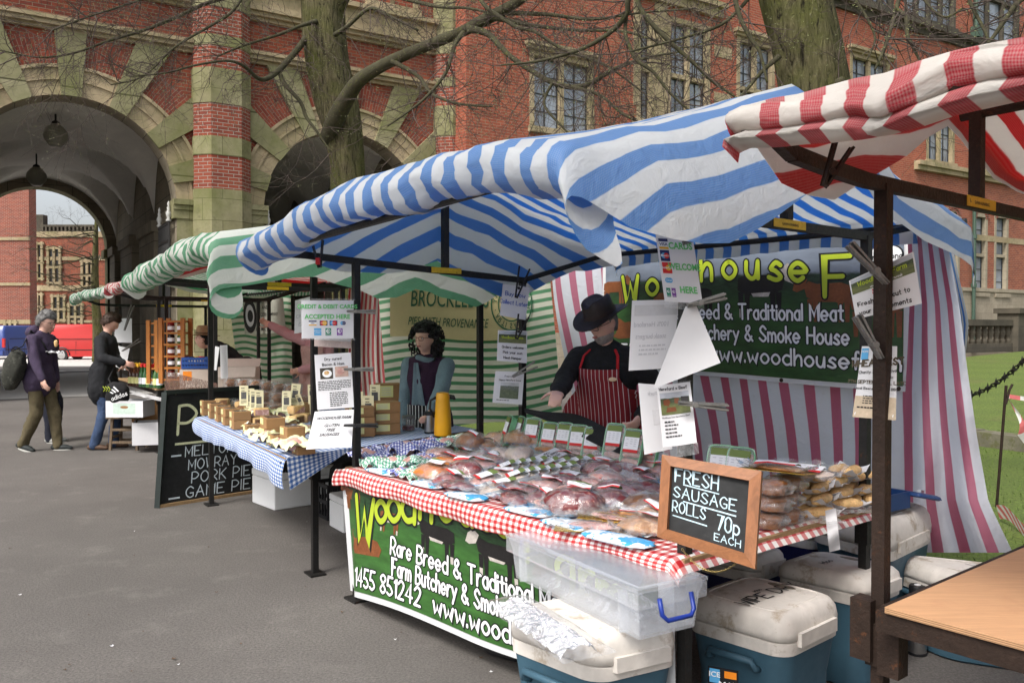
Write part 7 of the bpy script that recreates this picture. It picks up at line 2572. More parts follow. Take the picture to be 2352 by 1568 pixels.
# the wooden framed board
TL, TR, BR_, BL_ = at(1523, 1045, 2.66), at(1751, 1083, 2.50), at(1736, 1307, 2.42), at(1512, 1233, 2.58)
t, mp, Wd, Ht = sign('price_board', 'wooden framed chalkboard reading fresh sausage rolls on the corner of the meat table', [TL, TR, BR_, BL_],
     [('L', 'FRESH', .145, .71, .155, CHALKB, .11, .44, 0), ('L', 'SAUSAGE', .135, .53, .12, CHALKB, .12, .64, 0), ('L', 'ROLLS', .135, .355, .125, CHALKB, .12, .34, 0), ('L', '70p', .60, .285, .16, CHALKB, .11, .22, 0), ('L', 'EACH', .58, .165, .075, CHALKB, .14, .26, 0),
      ('G', [(.23, .685), (.60, .665), (.60, .68), (.23, .70)], CHALKB), ('G', [(.24, .49), (.78, .47), (.78, .487), (.24, .505)], CHALKB), ('G', [(.14, .30), (.50, .285), (.50, .30), (.14, .315)], CHALKB)], 'chalkboard', SLATE, th=.008, group=None)
def mpx(u, v, o): return mp(u, v, o)
for (u0, v0, u1, v1, mt) in ((0, .0, 1, .0, FRAMEW), (0, 1, 1, 1, FRAMEW)):
 sg = 1 if v0 == 0 else -1
 fr = MB(); wf, hf = .105, .125
 o0, o1 = -.010, .020
 q = [(0, v0), (1, v0), (1 - wf, v0 + sg * hf), (wf, v0 + sg * hf)]
 P = [mpx(a, b_, o0) for a, b_ in q] + [mpx(a, b_, o1 - (.007 if k in (0, 1) else 0)) for k, (a, b_) in enumerate(q)]
 fr.hexa(P); fr.build('frame_rail', mt, t)
for u0 in (0, 1):
 sg = 1 if u0 == 0 else -1
 fr = MB()
 q = [(u0, 0), (u0 + sg * wf, hf), (u0 + sg * wf, 1 - hf), (u0, 1)]
 P = [mpx(a, b_, o0) for a, b_ in q] + [mpx(a, b_, o1 - .0002 - (.007 if k in (0, 3) else 0)) for k, (a, b_) in enumerate(q)]
 fr.hexa(P); fr.build('frame_stile', FRAMEW2, t)
BRASS = basic('brass chain', (.55, .42, .16), .3, .15, 20, 0, 1)
c0, c1 = at(1568, 1262, 2.58), at(1692, 1292, 2.46)
mb = MB()
for k in range(26):
 q = k / 25
 p = c0 * (1 - q) + c1 * q - V((0, 0, .045 * 4 * q * (1 - q)))
 q2 = (k + 1) / 25
 d = ((c0 * (1 - q2) + c1 * q2 - V((0, 0, .045 * 4 * q2 * (1 - q2)))) - p).normalized()
 n = V((0, 0, 1)) if k % 2 else V((0, 1, .2)).normalized()
 s_ = d.cross(n).normalized()
 mb.tube([p + d * .0052 * math.cos(a) + s_ * .0028 * math.sin(a) for a in [2 * math.pi * i / 10 for i in range(11)]], .0009, 5, False)
mb.build('chain', BRASS, t, True)

# ================================================================== cool boxes
CBLUE = basic('cooler blue', (.045, .105, .15), .5, .12, 5, .05, 0, .35, (.10, .13, .14), .66, rnd=.05)
CNAVY = basic('cooler navy', (.012, .016, .09), .5, .12, 5, .05, rnd=0)
CLID = basic('cooler lid', (.64, .60, .55), .6, .14, 5, .10, 0, .3, (.40, .34, .27), .55, rnd=.04)


def cooler(label, near, e1, e2, L, Wd, zs, zt, body=CBLUE, text=None, logo=None, handle=True, sticker=False, lidr=.06):
 """near: nearest lid corner; e1, e2: unit directions of the two visible sides; zs seam, zt top"""
 near = V((near.x, near.y, 0)); e1, e2 = V(e1).normalized(), V(e2).normalized()
 c = near + e1 * L / 2 + e2 * Wd / 2
 m3 = Matrix((e1, e2, V((0, 0, 1)))).transposed()
 if m3.determinant() < 0:
  e1, e2, L, Wd = e2, e1, Wd, L
  m3 = Matrix((e1, e2, V((0, 0, 1)))).transposed()
 t = thing('cool_box', label, 'cool box', c, group='cool boxes around the meat stall')
 w_ = lambda x, y, z: c + m3 @ V((x, y, z))
 hx, hy = L / 2, Wd / 2

 def ring(k, z, ins=0, r=.07, n=6):
  out_ = []
  a_, b_ = hx * k - ins, hy * k - ins
  for qx, qy, a0 in ((1, 1, 0), (-1, 1, 90), (-1, -1, 180), (1, -1, 270)):
   for i in range(n + 1):
    a = R(a0 + 90 * i / n)
    out_.append(w_(qx * (a_ - r) + r * math.cos(a), qy * (b_ - r) + r * math.sin(a), z))
  return out_
 mb = MB()
 mb.loft([ring(.84, .0, .02), ring(.85, .012), ring(.875, zs * .55), ring(.89, zs * .60), ring(.955, zs - .05), ring(.96, zs - .03)])
 bo = mb.build('body', body, t, 35)
 mb = MB(); mb.loft([ring(.955, zs - .05), ring(.985, zs - .048), ring(.99, zs - .004), ring(.975, zs)]); mb.build('rim', CLID, t, 35)
 mb = MB()
 hl = zt - zs
 mb.loft([ring(.965, zs + .002), ring(1.0, zs + .004), ring(1.005, zs + hl * .30), ring(.965, zs + hl * .66, 0, lidr), ring(.90, zs + hl * .90, 0, lidr), ring(.82, zs + hl * .985, 0, lidr), ring(.55, zt, 0, lidr), ring(.2, zt + .001, 0, .02)])
 lo = mb.build('lid', CLID, t, True)
 # pressed panel lines and a darker oval for the finger recess on the lid
 mb = MB(); pts = [w_(hx * .78 * math.copysign(min(1, abs(math.cos(a)) ** .3), math.cos(a)), hy * .74 * math.copysign(min(1, abs(math.sin(a)) ** .3), math.sin(a)), zt - .004) for a in [2 * math.pi * i / 40 for i in range(41)]]
 mb.tube(pts, .006, 6, False); mb.build('lid_moulding', CLID, lo, True)
 mb = MB(); mb.ell(w_(hx * .62, 0, zt - .002), (hx * .12, hy * .30, .006), m3, 16, 6); mb.build('lid_recess', basic('recess brown', (.22, .19, .15), .7, rnd=0), lo, True)  # low oval in a darker brown than the lid
 for sgn in (1, -1):
  mb = MB(); mb.box(w_(0, sgn * (hy * 1.0 + .004), zs + .006), (L * .62, .02, .05), m=m3); mb.build('front_lip', CLID, lo)
 if handle:
  for sg in (1, -1):
   mb = MB()
   x = sg * (hx * .91)
   pts = [w_(x, -hy * .45, zs * .72), w_(x + sg * .028, -hy * .45, zs * .74), w_(x + sg * .034, -hy * .40, zs * .80), w_(x + sg * .034, hy * .40, zs * .80), w_(x + sg * .028, hy * .45, zs * .74), w_(x, hy * .45, zs * .72)]
   mb.tube(pts, .013, 8); mb.build('side_handle', body, t, True)
 mb = MB()
 for k in range(5): mb.bar(w_(hx * .885, -hy * .5, zs * (.1 + .07 * k)), w_(hx * .885, hy * .5, zs * (.1 + .07 * k)), .012, .008)
 mb.build('ribs', body, bo)
 if text:
  mb = MB(); txt, tx, ty, hh, rot = text
  ca, sa = math.cos(rot), math.sin(rot)
  write(mb, txt, 0, 0, hh, .0075, lambda X, Y: w_(tx + X * ca - Y * sa, ty + X * sa + Y * ca, zt + .0035), jit=.03)
  mb.build('marker_writing', INK, lo)
 if logo:
  mb = MB(); lx, ly, rot, hh = logo
  ca, sa = math.cos(rot), math.sin(rot)
  block(mb, 'igloo', 0, 0, hh, lambda X, Y: w_(lx + X * ca - Y * sa, ly + X * sa + Y * ca, zt + .0033), .02)
  mb.build('maker_mark', INK, lo)
 if sticker:
  mb = MB(); y = -hy * .93; mb.box(w_(-hx * .25, y, zs * .42), (L * .42, .004, .12), m=m3)
  so_ = mb.build('sticker', BLACKP, bo)
  mb = MB(); mb.box(w_(-hx * .25, y - .0025, zs * .33), (L * .41, .002, .03), m=m3); mb.build('sticker_band', GOLD, so_)
  mb = MB(); mb.box(w_(-hx * .42, y - .0027, zs * .48), (L * .14, .002, .05), m=m3); mb.build('sticker_patch', SKYB, so_)
  mb = MB(); block(mb, 'ICE', 0, 0, .02, lambda X, Y: w_(-hx * .42 + X, y - .0042, zs * .49 + Y), .01); block(mb, 'MAX', 0, 0, .022, lambda X, Y: w_(-hx * .02 + X, y - .0042, zs * .40 + Y), .01); mb.build('lettering', WHITEINK, so_)
 return t, w_, zt


tC1, wC1, _ = cooler('blue cool box with stained lid under the clear storage box, nearest the camera', gp(1370, 1540, .44), (-.70, .72, 0), (.88, .47, 0), .44, .36, .44, .552)
tC2, wC2, _ = cooler('blue cool box with wipe dry written on its lid, beside the rusty post', gp(1806, 1486, .42), (-.70, .72, 0), (.75, .66, 0), .43, .42, .42, .52, text=('WIPE DRY', .00, -.05, .058, 0), logo=(-.0, .02, 0, .018), sticker=False)
cooler('blue cool box with small maker mark behind the wipe dry one', gp(1988, 1372, .42), (-.70, .72, 0), (.77, .63, 0), .42, .36, .42, .49, logo=(-.03, .03, 0, .03), handle=False)
cooler('white lidded cool box half hidden under the front corner of the meat table', gp(1735, 1318, .40), (-.72, .70, 0), (.75, .66, 0), .34, .30, .40, .47, body=CNAVY, handle=False)
cooler('dark navy cool box deep under the meat table', gp(1880, 1244, .42), (-.75, .66, 0), (.77, .63, 0), .44, .36, .42, .50, body=CNAVY, handle=False)
cooler('large blue cool box with the blue cash box standing on its lid', gp(2041, 1271, .50), (-.45, .89, 0), (.72, .70, 0), .48, .60, .50, .64)
cooler('low blue cool box with wipe dry scribbled on it, behind the plywood table', gp(2160, 1352, .34), (-.35, .92, 0), (.90, -.42, 0), .42, .80, .34, .42, text=('WIPE DRY', .10, .0, .06, 0))
# sticker on the front of the nearer right cool box
mb = MB()
P4 = [at(1622, 1520, 2.93), at(1690, 1532, 2.86), at(1690, 1600, 2.9), at(1622, 1590, 2.96)]
sign('torn_sticker', 'torn black and gold sticker on the side of the wipe dry cool box', [p - V((0, .03, 0)) for p in P4], [('R', 0, .02, 1, .25, GOLD), ('R', .05, .5, .4, .95, SKYB), ('B', 'ICE', .22, .7, .16, WHITEINK, .02), ('R', .55, .7, .95, .93, ORANGE), ('B', 'MAX', .72, .38, .2, WHITEINK, .02)], 'sticker', BLACKP)

# clear storage box on the nearest cool box
CLEARB = clear('clear storage plastic', (.88, .90, .92), .24, .2)
t = thing('storage_box', 'clear plastic storage box with blue handles resting on the nearest cool box', 'storage box', gp(1380, 1300, .55))
qf, ql = gp(1466, 1364, .715), gp(1163, 1233, .715)
d1 = (ql - qf); LB_ = d1.length; d1.normalize(); d2 = V((-d1.y, d1.x, 0)); d2 = d2 if d2.y > 0 else -d2
WB_ = .29
d2 = (d2 + d1 * .0).normalized()
bx = lambda a, b_, z: qf + d1 * (a * LB_) + d2 * (b_ * WB_) + V((0, 0, z - .715))


def brect(k, z):
 i = (1 - k) / 2
 q = []
 for (a, b_) in ((i, i * LB_ / WB_), (1 - i, i * LB_ / WB_), (1 - i, 1 - i * LB_ / WB_), (i, 1 - i * LB_ / WB_)): q.append(bx(a, b_, z))
 return q


mb = MB()
mb.loft([brect(.93, .556), brect(.955, .66), brect(1.0, .662), brect(1.0, .712), brect(.985, .714), brect(.955, .667), brect(.925, .566), brect(.5, .564)])
for s_ in (.12, .88):
 for b_ in (.02,):
  mb.bar(bx(s_, b_ + .05, .562), bx(s_, b_ + .03, .70), .03, .012)
mb.build('box_body', CLEARB, t, fix=True)
mb = MB(); mb.loft([brect(1.006, .716), brect(1.006, .728), brect(.96, .732), brect(.95, .724), brect(.3, .724)])
mb.build('lid', clear('clear lid', (.90, .92, .94), .22, .25), t, fix=True)
BLUEH = basic('blue handle', (.012, .035, .25), .35, .05, 5, 0, rnd=0)
for a_ in (-.012, 1.012):
 mb = MB(); mb.tube([bx(a_ + .005, .28, .69), bx(a_ + (.012 if a_ > .5 else -.012), .28, .64), bx(a_ + (.02 if a_ > .5 else -.02), .34, .622), bx(a_ + (.02 if a_ > .5 else -.02), .68, .622), bx(a_ + (.012 if a_ > .5 else -.012), .74, .64), bx(a_ + .005, .74, .69)], .008, 8); mb.build('handle', BLUEH, t, True)
for k, (a_, b_, s_, lb) in enumerate(((.30, .5, .36, 'right'), (.66, .5, .36, 'left'))):
 p = bx(a_, b_, .575)
 mb = MB(); mb.grid(lambda u, v: p + d1 * ((u - .5) * s_) + d2 * ((v - .5) * .22) + V((0, 0, max(0, .07 * math.sin(math.pi * u) * math.sin(math.pi * v) + .02 * wob((u * 4, v * 4, k * 5), 1)))), 16, 14)
 tag(mb.build('plastic_bag', BAGFILM, smooth=True), 'crumpled plastic bag inside the %s half of the storage box' % lb, 'plastic bag', 'loose plastic bags')
# foil packet
FOIL = basic('aluminium foil', (.80, .80, .82), .16, .1, 20, .9, 1.0, .5, rnd=0)
c0, c1 = gp(1185, 1390, .565), gp(1345, 1498, .56)
t = thing('foil_pack', 'silver foil packet in a clear bag lying on the nearest cool box', 'foil pack', (c0 + c1) / 2)
dd = (c1 - c0); ll = dd.length; dd.normalize(); nn = V((-dd.y, dd.x, 0)); nn = nn if nn.y > 0 else -nn
mb = MB()
rr = random.Random(9)
NU, NV = 16, 6
pk = {}
for i in range(NU + 1):
 for j in range(NV + 1):
  pk[i, j] = c0 + dd * (ll * (i / NU + rr.uniform(-.02, .02))) + nn * (.13 * (j / NV + rr.uniform(-.05, .05)) - .085) + V((0, 0, .022 + (.015 if (i + j) % 2 else 0) * rr.uniform(.5, 1.3) - .03 * abs(2 * j / NV - 1) ** 3))
for i in range(NU):
 for j in range(NV):
  mb.poly([pk[i, j], pk[i + 1, j], pk[i + 1, j + 1]]); mb.poly([pk[i, j], pk[i + 1, j + 1], pk[i, j + 1]])
mb.build('foil', FOIL, t, fix=True)
mb = MB(); mb.grid(lambda u, v: c0 - dd * .06 + dd * (ll + .12) * u + nn * (.19 * v - .115) + V((0, 0, .010 + .035 * math.sin(math.pi * v) ** .6 * math.sin(math.pi * min(1, u * 1.02)) ** .4 + .006 * wob((u * 9, v * 7, 0), 1))), 22, 12); mb.build('plastic_bag', FILM, t, True)
# cash box
p = gp(2022, 1166, .665)
t = thing('cash_box', 'open blue metal cash box on the large cool box', 'cash box', p)
CB = basic('cash box blue', (.012, .045, .15), .35, .1, 8, .02, rnd=0)
mz = R(35)
for (a, s_) in (((0, -.075, .04), (.26, .008, .08)), ((0, .075, .04), (.26, .008, .08)), ((-.126, 0, .04), (.008, .142, .08)), ((.126, 0, .04), (.008, .142, .08)), ((0, 0, .004), (.244, .142, .006))):
 pass
mb = MB(); m4 = Matrix.Translation(p) @ Matrix.Rotation(mz, 4, 'Z')
for (a, s_) in (((0, -.075, .04), (.26, .008, .08)), ((0, .075, .04), (.26, .008, .08)), ((-.126, 0, .04), (.008, .142, .08)), ((.126, 0, .04), (.008, .142, .08)), ((0, 0, .004), (.244, .142, .006))): mb.box(a, s_)
mb.xf(m4).build('box_body', CB, t)
mb = MB(); m5 = m4 @ Matrix.Translation((.135, 0, .08)) @ Matrix.Rotation(R(12), 4, 'Y'); mb.rbox((.11, 0, -.012), (.22, .26, .026), .02); mb.xf(m5); mb.build('lid', CB, t, 40)
mb = MB(); mb.box((.20, -.02, .008), (.03, .02, .016)); mb.xf(m5).build('latch', STEEL, t)
# steel flask under the plywood table
p = gp(2106, 1500)
t = thing('steel_flask', 'steel flask with black cap standing under the plywood table', 'flask', p)
mb = MB(); mb.lathe(p, [(.040, 0), (.043, .01), (.043, .22), (.036, .245)], 22); mb.build('flask_body', STEEL, t, 40)
mb = MB(); mb.lathe(p, [(.044, .0), (.045, .012), (.0435, .014)], 22); mb.lathe(p, [(.037, .245), (.038, .32), (.034, .328)], 22); mb.build('cap', BLACKP, t, 40)
mb = MB(); mb.lathe(p, [(.015, .3285), (.015, .330)], 16); mb.build('cap_dot', LABW, t)

# ================================================================== under and behind the tables
POLY = basic('polystyrene', (.74, .75, .76), .7, .03, 60, .25, rnd=.03)


def polybox(label, near, left, right, h, band=True):
 near, left, right = V(near), V(left), V(right)
 e1, e2 = left - near, right - near
 e2 = e2 - e1 * (e2.dot(e1) / e1.dot(e1)) * .6
 c = near + (e1 + e2) / 2
 t = thing('polystyrene_box', label, 'box', c, group='white polystyrene boxes')
 m3 = Matrix((e2.normalized(), (V((0, 0, 1)).cross(e2)).normalized(), V((0, 0, 1)))).transposed()
 L, Wd = e2.length, e1.length
 mb = MB(); mb.rbox(c + V((0, 0, h * .4)), (L, Wd, h * .8), .012, m=m3); mb.build('box_body', POLY, t, 35)
 mb = MB(); mb.rbox(c + V((0, 0, h * .9 + .001)), (L * 1.008, Wd * 1.01, h * .2), .012, m=m3); mb.build('lid', POLY, t, 35)
 return t


polybox('long white polystyrene box on the tarmac behind the front post of the pie stall', gp(625, 1173), gp(584, 1152), gp(800, 1140), .31)
polybox('white polystyrene box behind the long one, under the pie table', gp(640, 1128), gp(618, 1118), gp(755, 1112), .40)
polybox('small white box peeping out left of the meat table banner', gp(776, 1226), gp(768, 1205), gp(860, 1205), .26)
BC = basic('black crate', (.012, .012, .014), .5, rnd=0)


def crate(label, p, rz, sz, mat, name='plastic_crate', nb=9, group=None):
 t = thing(name, label, 'crate', p, rz, group)
 L, W_, H = sz
 m4 = Matrix.Translation(p) @ Matrix.Rotation(rz, 4, 'Z')
 mb = MB()
 for sx in (-1, 1):
  for k in range(nb + 1):
   mb.box((-L / 2 + L * k / nb, sx * W_ / 2, H / 2), (.014, .012, H))
  for z in (.012, H * .5, H - .012): mb.box((0, sx * W_ / 2, z), (L, .016, .03))
  for k in range(6): mb.box((sx * L / 2, -W_ / 2 + W_ * k / 5, H / 2), (.012, .014, H))
  for z in (.012, H * .5, H - .012): mb.box((sx * L / 2, 0, z), (.016, W_, .03))
 mb.box((0, 0, .006), (L, W_, .01))
 mb.xf(m4).build('crate_body', mat, t)
 return t


crate('black plastic crate on the tarmac between the white boxes', gp(790, 1180), .6, (.40, .30, .28), BC)
mb = MB(); p = gp(800, 1115, .2); mb.ell(p, (.17, .13, .22), None, 16, 10, lambda q: q * (1 + .3 * wob(q, 2, 4)))
tag(mb.build('black_bag', MATS['black cloth'], smooth=True), 'slumped black bag above the crate under the pie table', 'bag')

# third stall: tubs of snacks and a brown plastic screen
TUBF = film('tub plastic', (.75, .76, .76), .2, .1)
SNACK = basic('snack', (.24, .085, .02), .6, .45, 40, .4, 0, .4, (.40, .2, .06), .55)
k = 0
for r_, (y, d, n) in enumerate(((935, 7.7, 6), (915, 8.0, 7), (895, 8.3, 6))):
 for c_ in range(n):
  p = at(525 + 28 * c_ + 4 * r_, y, d - .16 * c_)
  p.z = .80 + .075 * r_
  t = thing('snack_tub', 'clear tub of brown snacks, %s from left in the %s row' % (ORD[c_], ['front', 'middle', 'back'][r_]), 'tub', p, .6, 'clear tubs of snacks')
  m4 = Matrix.Translation(p) @ Matrix.Rotation(.6 + .1 * math.sin(k), 4, 'Z')
  mb = MB(); mb.rbox((0, 0, .05), (.15, .11, .1), .02, taper=1.12); mb.xf(m4).build('tub', TUBF, t, 40)
  mb = MB(); mb.ell((0, 0, .045), (.066, .046, .040), None, 14, 8, lambda q: q * (1 + .25 * wob(q, 4, k))); mb.xf(m4).build('contents', SNACK, t, True)
  k += 1
mb = MB()
mb.sheet(lambda u, v: at(380 + 120 * u, 852 + 28 * u + (52 + 10 * (1 - u)) * v, 8.6 - .9 * u + .05 * math.sin(u * 9 + v * 3)), 20, 8, .002)
tag(mb.build('plastic_screen', film('brown screen', (.16, .085, .06), .42, .2), smooth=True), 'sagging brown plastic screen between the cider stall and the snack tubs', 'screen')

# cider stall: shelves, bottles, boxes
def shelf(label, x0, x1, y0, y1, d):
 p, q = at(x0, y1, d), at(x1, y0, d)
 w_, h_ = q.x - p.x, q.z - p.z
 t = thing('pine_shelf', label, 'shelf', ((p.x + q.x) / 2, d, p.z), group='pine display shelves of the cider stall')
 for x in (p.x + .02, q.x - .02):
  for y in (0, .22):
   mb = MB(); mb.bar((x, d + y, p.z), (x, d + y, q.z), .045, .035); mb.build('upright', PINE, t)
 for k in range(6):
  mb = MB(); mb.box(((p.x + q.x) / 2, d + .11, p.z + .04 + (h_ - .08) * k / 5), (w_ - .09, .22, .022)); mb.build('shelf_board', PINE, t)
 return t, p, q, w_, h_


JC = [basic('jar ' + n, c_, .25, .1, 10, 0, rnd=0) for n, c_ in (('red', (.16, .015, .01)), ('amber', (.34, .13, .02)), ('dark', (.03, .012, .012)), ('green', (.05, .12, .03)))]


def jar(label, p, k, s=1.0, group='jars on the pine shelves'):
 t = thing('jam_jar', label, 'jar', p, 0, group)
 mb = MB(); mb.lathe(p, [(.030 * s, 0), (.034 * s, .006), (.034 * s, .07 * s), (.028 * s, .08 * s)], 12); mb.build('jar_body', JC[k % 4], t, 40)
 mb = MB(); mb.lathe(p, [(.031 * s, .08 * s), (.032 * s, .095 * s), (.02 * s, .097 * s)], 12); mb.build('lid', [BLACKP, GOLD, INKRED][k % 3], t)
 mb = MB(); mb.lathe(p, [(.0345 * s, .02 * s), (.0346 * s, .055 * s)], 12, caps=False); mb.build('label', LABW, t)


SA = shelf('front pine display shelf with jars beside the brown screen', 366, 424, 730, 880, 9.4)
k = 0
for lv in range(5):
 for c_ in range(2):
  p = V((SA[1].x + .09 + (SA[3] - .18) * (c_ + .2), 9.46, SA[1].z + .055 + (SA[4] - .08) * lv / 5))
  jar('%s jar on the %s shelf board of the front pine display' % (['left', 'right'][c_], ['bottom', 'second', 'third', 'fourth', 'top'][lv]), p, k, 1.15); k += 1
shelf('second pine display shelf standing behind the posts, left of the front one', 338, 364, 735, 880, 10.3)
BOT = [basic('bottle ' + n, c_, .12, .1, 10, 0, 0, .6, rnd=.1) for n, c_ in (('brown', (.06, .022, .008)), ('green', (.015, .08, .02)), ('pale green', (.05, .14, .03)))]


def bottle_proto(kind):
 t = thing('glass_bottle', 'x', 'bottle', (0, 0, 0), 0, 'cider bottles on the far stall')
 mb = MB(); mb.lathe((0, 0, 0), [(.033, 0), (.037, .006), (.037, .15), (.030, .18), (.014, .22), (.013, .27), (.015, .275), (.012, .29)], 14); mb.build('bottle_body', BOT[kind], t, 40, world=False)
 mb = MB(); mb.lathe((0, 0, 0), [(.0375, .04), (.0376, .12)], 14, caps=False); mb.build('label', [YLAB, LABW, YLAB][kind], t, world=False)
 mb = MB(); mb.lathe((0, 0, 0), [(.0155, .25), (.0158, .292), (.01, .294)], 12); mb.build('cap', [GOLD, INKRED, GOLD][kind], t, world=False)
 return t


pr = [None, None, None]
k = 0
for r_ in range(2):
 for c_ in range(9):
  p = at(301 + 8.2 * c_ + 4 * r_, 880, 10.65 - .05 * c_ + .16 * r_)
  p.z = .80
  kd = (0, 0, 0, 1, 1, 2, 1, 2, 1)[c_]
  lb = '%s %s bottle from the left in the %s row on the cider stall' % (ORD[c_], ['brown', 'green', 'pale green'][kd], ['front', 'back'][r_])
  if pr[kd] is None:
   pr[kd] = bottle_proto(kd); pr[kd].location = p; pr[kd]['label'] = lb
  else:
   dup(pr[kd], p, k * .7, lb)
  k += 1
mb = MB(); mb.sheet(lambda u, v: at(283 + 95 * u, 893 + 22 * u + 8 * v, 10.55 - .35 * u - .3 * v + .02 * math.sin(u * 20)) + V((0, 0, .012 * wob((u * 9, v * 4, 0), 1))), 24, 6, .002)
tag(mb.build('newspaper', basic('newsprint', (.60, .60, .62), .7, .3, 25, .1, rnd=0), smooth=True), 'crumpled newspaper covering the front edge of the cider stall table', 'newspaper')


def carton(label, p, rz, sz, mat, flaps=True, hole=False, extra=None):
 t = thing('cardboard_box', label, 'box', p, rz, 'boxes around the far stalls')
 L, W_, H = sz
 m4 = Matrix.Translation(p) @ Matrix.Rotation(rz, 4, 'Z')
 mb = MB()
 for s_ in (-1, 1):
  mb.box((0, s_ * (W_ / 2 - .004), H / 2), (L, .008, H)); mb.box((s_ * (L / 2 - .004), 0, H / 2), (.008, W_ - .017, H))
 mb.box((0, 0, .005), (L - .017, W_ - .017, .008))
 mb.xf(m4).build('box_body', mat, t)
 if flaps:
  mb = MB(); mb.quad((-L / 2, -W_ / 2, H), (L / 2, -W_ / 2, H), (L / 2, -W_ / 2 - .05, H - .10), (-L / 2, -W_ / 2 - .05, H - .10)); mb.quad((-L / 2, W_ / 2, H), (L / 2, W_ / 2, H), (L / 2, W_ / 2 + .08, H + .08), (-L / 2, W_ / 2 + .08, H + .08)); mb.xf(m4).build('flap', mat, t)
 if hole:
  mb = MB(); mb.poly([V((.05 * math.cos(a), -W_ / 2 - .001, H * .62 + .018 * math.sin(a))) for a in [2 * math.pi * i / 16 for i in range(16)]]); mb.xf(m4).build('hand_hole', KRAFT, t)
  mb = MB(); mb.quad((-L * .3, -W_ / 2 - .0008, H * .2), (L * .3, -W_ / 2 - .0008, H * .2), (L * .3, -W_ / 2 - .0008, H * .85), (-L * .3, -W_ / 2 - .0008, H * .85)); mb.xf(m4).build('print', basic('pale print', (.55, .68, .60), .6, .15, 40, 0, rnd=0), t)
 if extra:
  mb = MB(); mb.quad((-L * .42, -W_ / 2 - .001, H * .4), (-L * .2, -W_ / 2 - .001, H * .4), (-L * .2, -W_ / 2 - .001, H * .9), (-L * .42, -W_ / 2 - .001, H * .9)); mb.xf(m4).build('sticker', ORANGE, t)


WHITEBX = basic('white carton', (.72, .72, .74), .6, .04, 10, .03, rnd=.03)
PALEBX = basic('pale carton', (.55, .48, .42), .7, .06, 10, .03, rnd=.03)
carton('pale carton with orange sticker on the table in front of the straw hatted man', at(466, 888, 9.2), .15, (.42, .3, .20), PALEBX, False, extra=1)
carton('pale carton with folded brown flap right of the orange stickered one', at(548, 889, 8.9), .15, (.40, .3, .22), PALEBX, True)
crate('blue plastic crate on the pale carton in front of the straw hatted man', at(456, 845, 9.25), .15, (.30, .22, .12), basic('blue crate plastic', (.02, .08, .32), .4, rnd=0), nb=10)
k = 0
for x in (440, 452, 464):
 p = at(x, 838, 9.3); jar('jar in the blue crate, %s of three' % ['left', 'middle', 'right'][k], p, k, 1.0, 'jars in the blue crate'); k += 1
carton('white fruit box with hand hole standing on the wooden stool', at(300, 955, 10.3), -.02, (.46, .32, .20), WHITEBX, False, True)
carton('white box on the ground under the cider stall table', at(345, 1018, 10.4), .3, (.38, .3, .28), WHITEBX, False)
carton('brown box on top of the white box under the cider stall table', at(342, 965, 10.75), .4, (.4, .3, .24), KRAFT, False)
# stool
p = gp(296, 1030)
t = thing('wooden_stool', 'old wooden folding stool carrying the white fruit box', 'stool', p)
for sx in (-1, 1):
 for sy in (-1, 1):
  mb = MB(); mb.bar(p + V((sx * .17, sy * .14, 0)), p + V((sx * .15, sy * .12, .40)), .03, .035); mb.build('leg', OLDWOOD, t)
mb = MB()
for z in (.10, .26):
 for sy in (-1, 1): mb.bar(p + V((-.165, sy * .135, z)), p + V((.165, sy * .135, z)), .025, .03)
mb.bar(p + V((-.165, -.13, .16)), p + V((-.165, .13, .16)), .025, .03); mb.build('stretcher', OLDWOOD, t)
mb = MB()
for k in range(5): mb.box(p + V((0, -.14 + .07 * k, .412)), (.42, .062, .022))
mb.build('seat', OLDWOOD, t)

# right edge: iron rod, tape, spiked chain
p0, p1 = gp(2287, 1165), at(2311, 885, 7.05)
t = thing('iron_rod', 'rusty iron rod stuck in the grass with red and white tape tied to it', 'stake', p0)
mb = MB(); mb.tube([p0 - V((0, 0, .1)), p1], .012, 8); mb.build('rod', RUST, t)
mb = MB(); q = p1 - (p1 - p0).normalized() * .02; mb.tube([q - V((0, 0, .14)), q + V((.03, 0, -.02)), q + V((.055, 0, .03))], .010, 6); mb.build('hook', RUST, t)
TAPE = stripes('barrier tape', (.62, .02, .03), (.80, .78, .76), .16, .5, .3)
qa = p1 - (p1 - p0) * .10
mb = MB(); mb.sheet(lambda u, v: qa + V((.02 + .17 * v * (.4 + .6 * u) + .04 * math.sin(v * 3), -.02 + .02 * math.sin(v * 6 + u * 2), -.42 * v * (.75 + .25 * u))), 8, 14, .0008, lambda u, v: (.28 * v + .1 * u, u)); mb.build('tape_tail', TAPE, t, True)
mb = MB(); qb = qa + V((1.6, -.6, .0)); mb.sheet(lambda u, v: qa + (qb - qa) * u + V((0, 0, -.08 * math.sin(math.pi * u) + .035 * v)), 20, 2, .0008, lambda u, v: (1.7 * u, v)); mb.build('tape', TAPE, t, True)
qc, qd = gp(2296, 1200), gp(2400, 1262)
mb = MB(); mb.sheet(lambda u, v: qc + (qd - qc) * u + V((0, 0, .03 + .10 * v + .03 * math.sin(u * 7))) + V((0, .05 * v, 0)), 20, 3, .0008, lambda u, v: (1.1 * u + .2 * v, v)); mb.build('fallen_tape', TAPE, t, True)
ca, cb = at(2205, 912, 9.4), at(2372, 805, 8.6)
t = thing('spiked_chain', 'black spiked chain hanging in front of the lawn', 'chain', V((ca.x, ca.y, 0)))
mb = MB()
NL = 26
pc = [ca * (1 - q) + cb * q - V((0, 0, .10 * 4 * q * (1 - q))) for q in [i / NL for i in range(NL + 1)]]
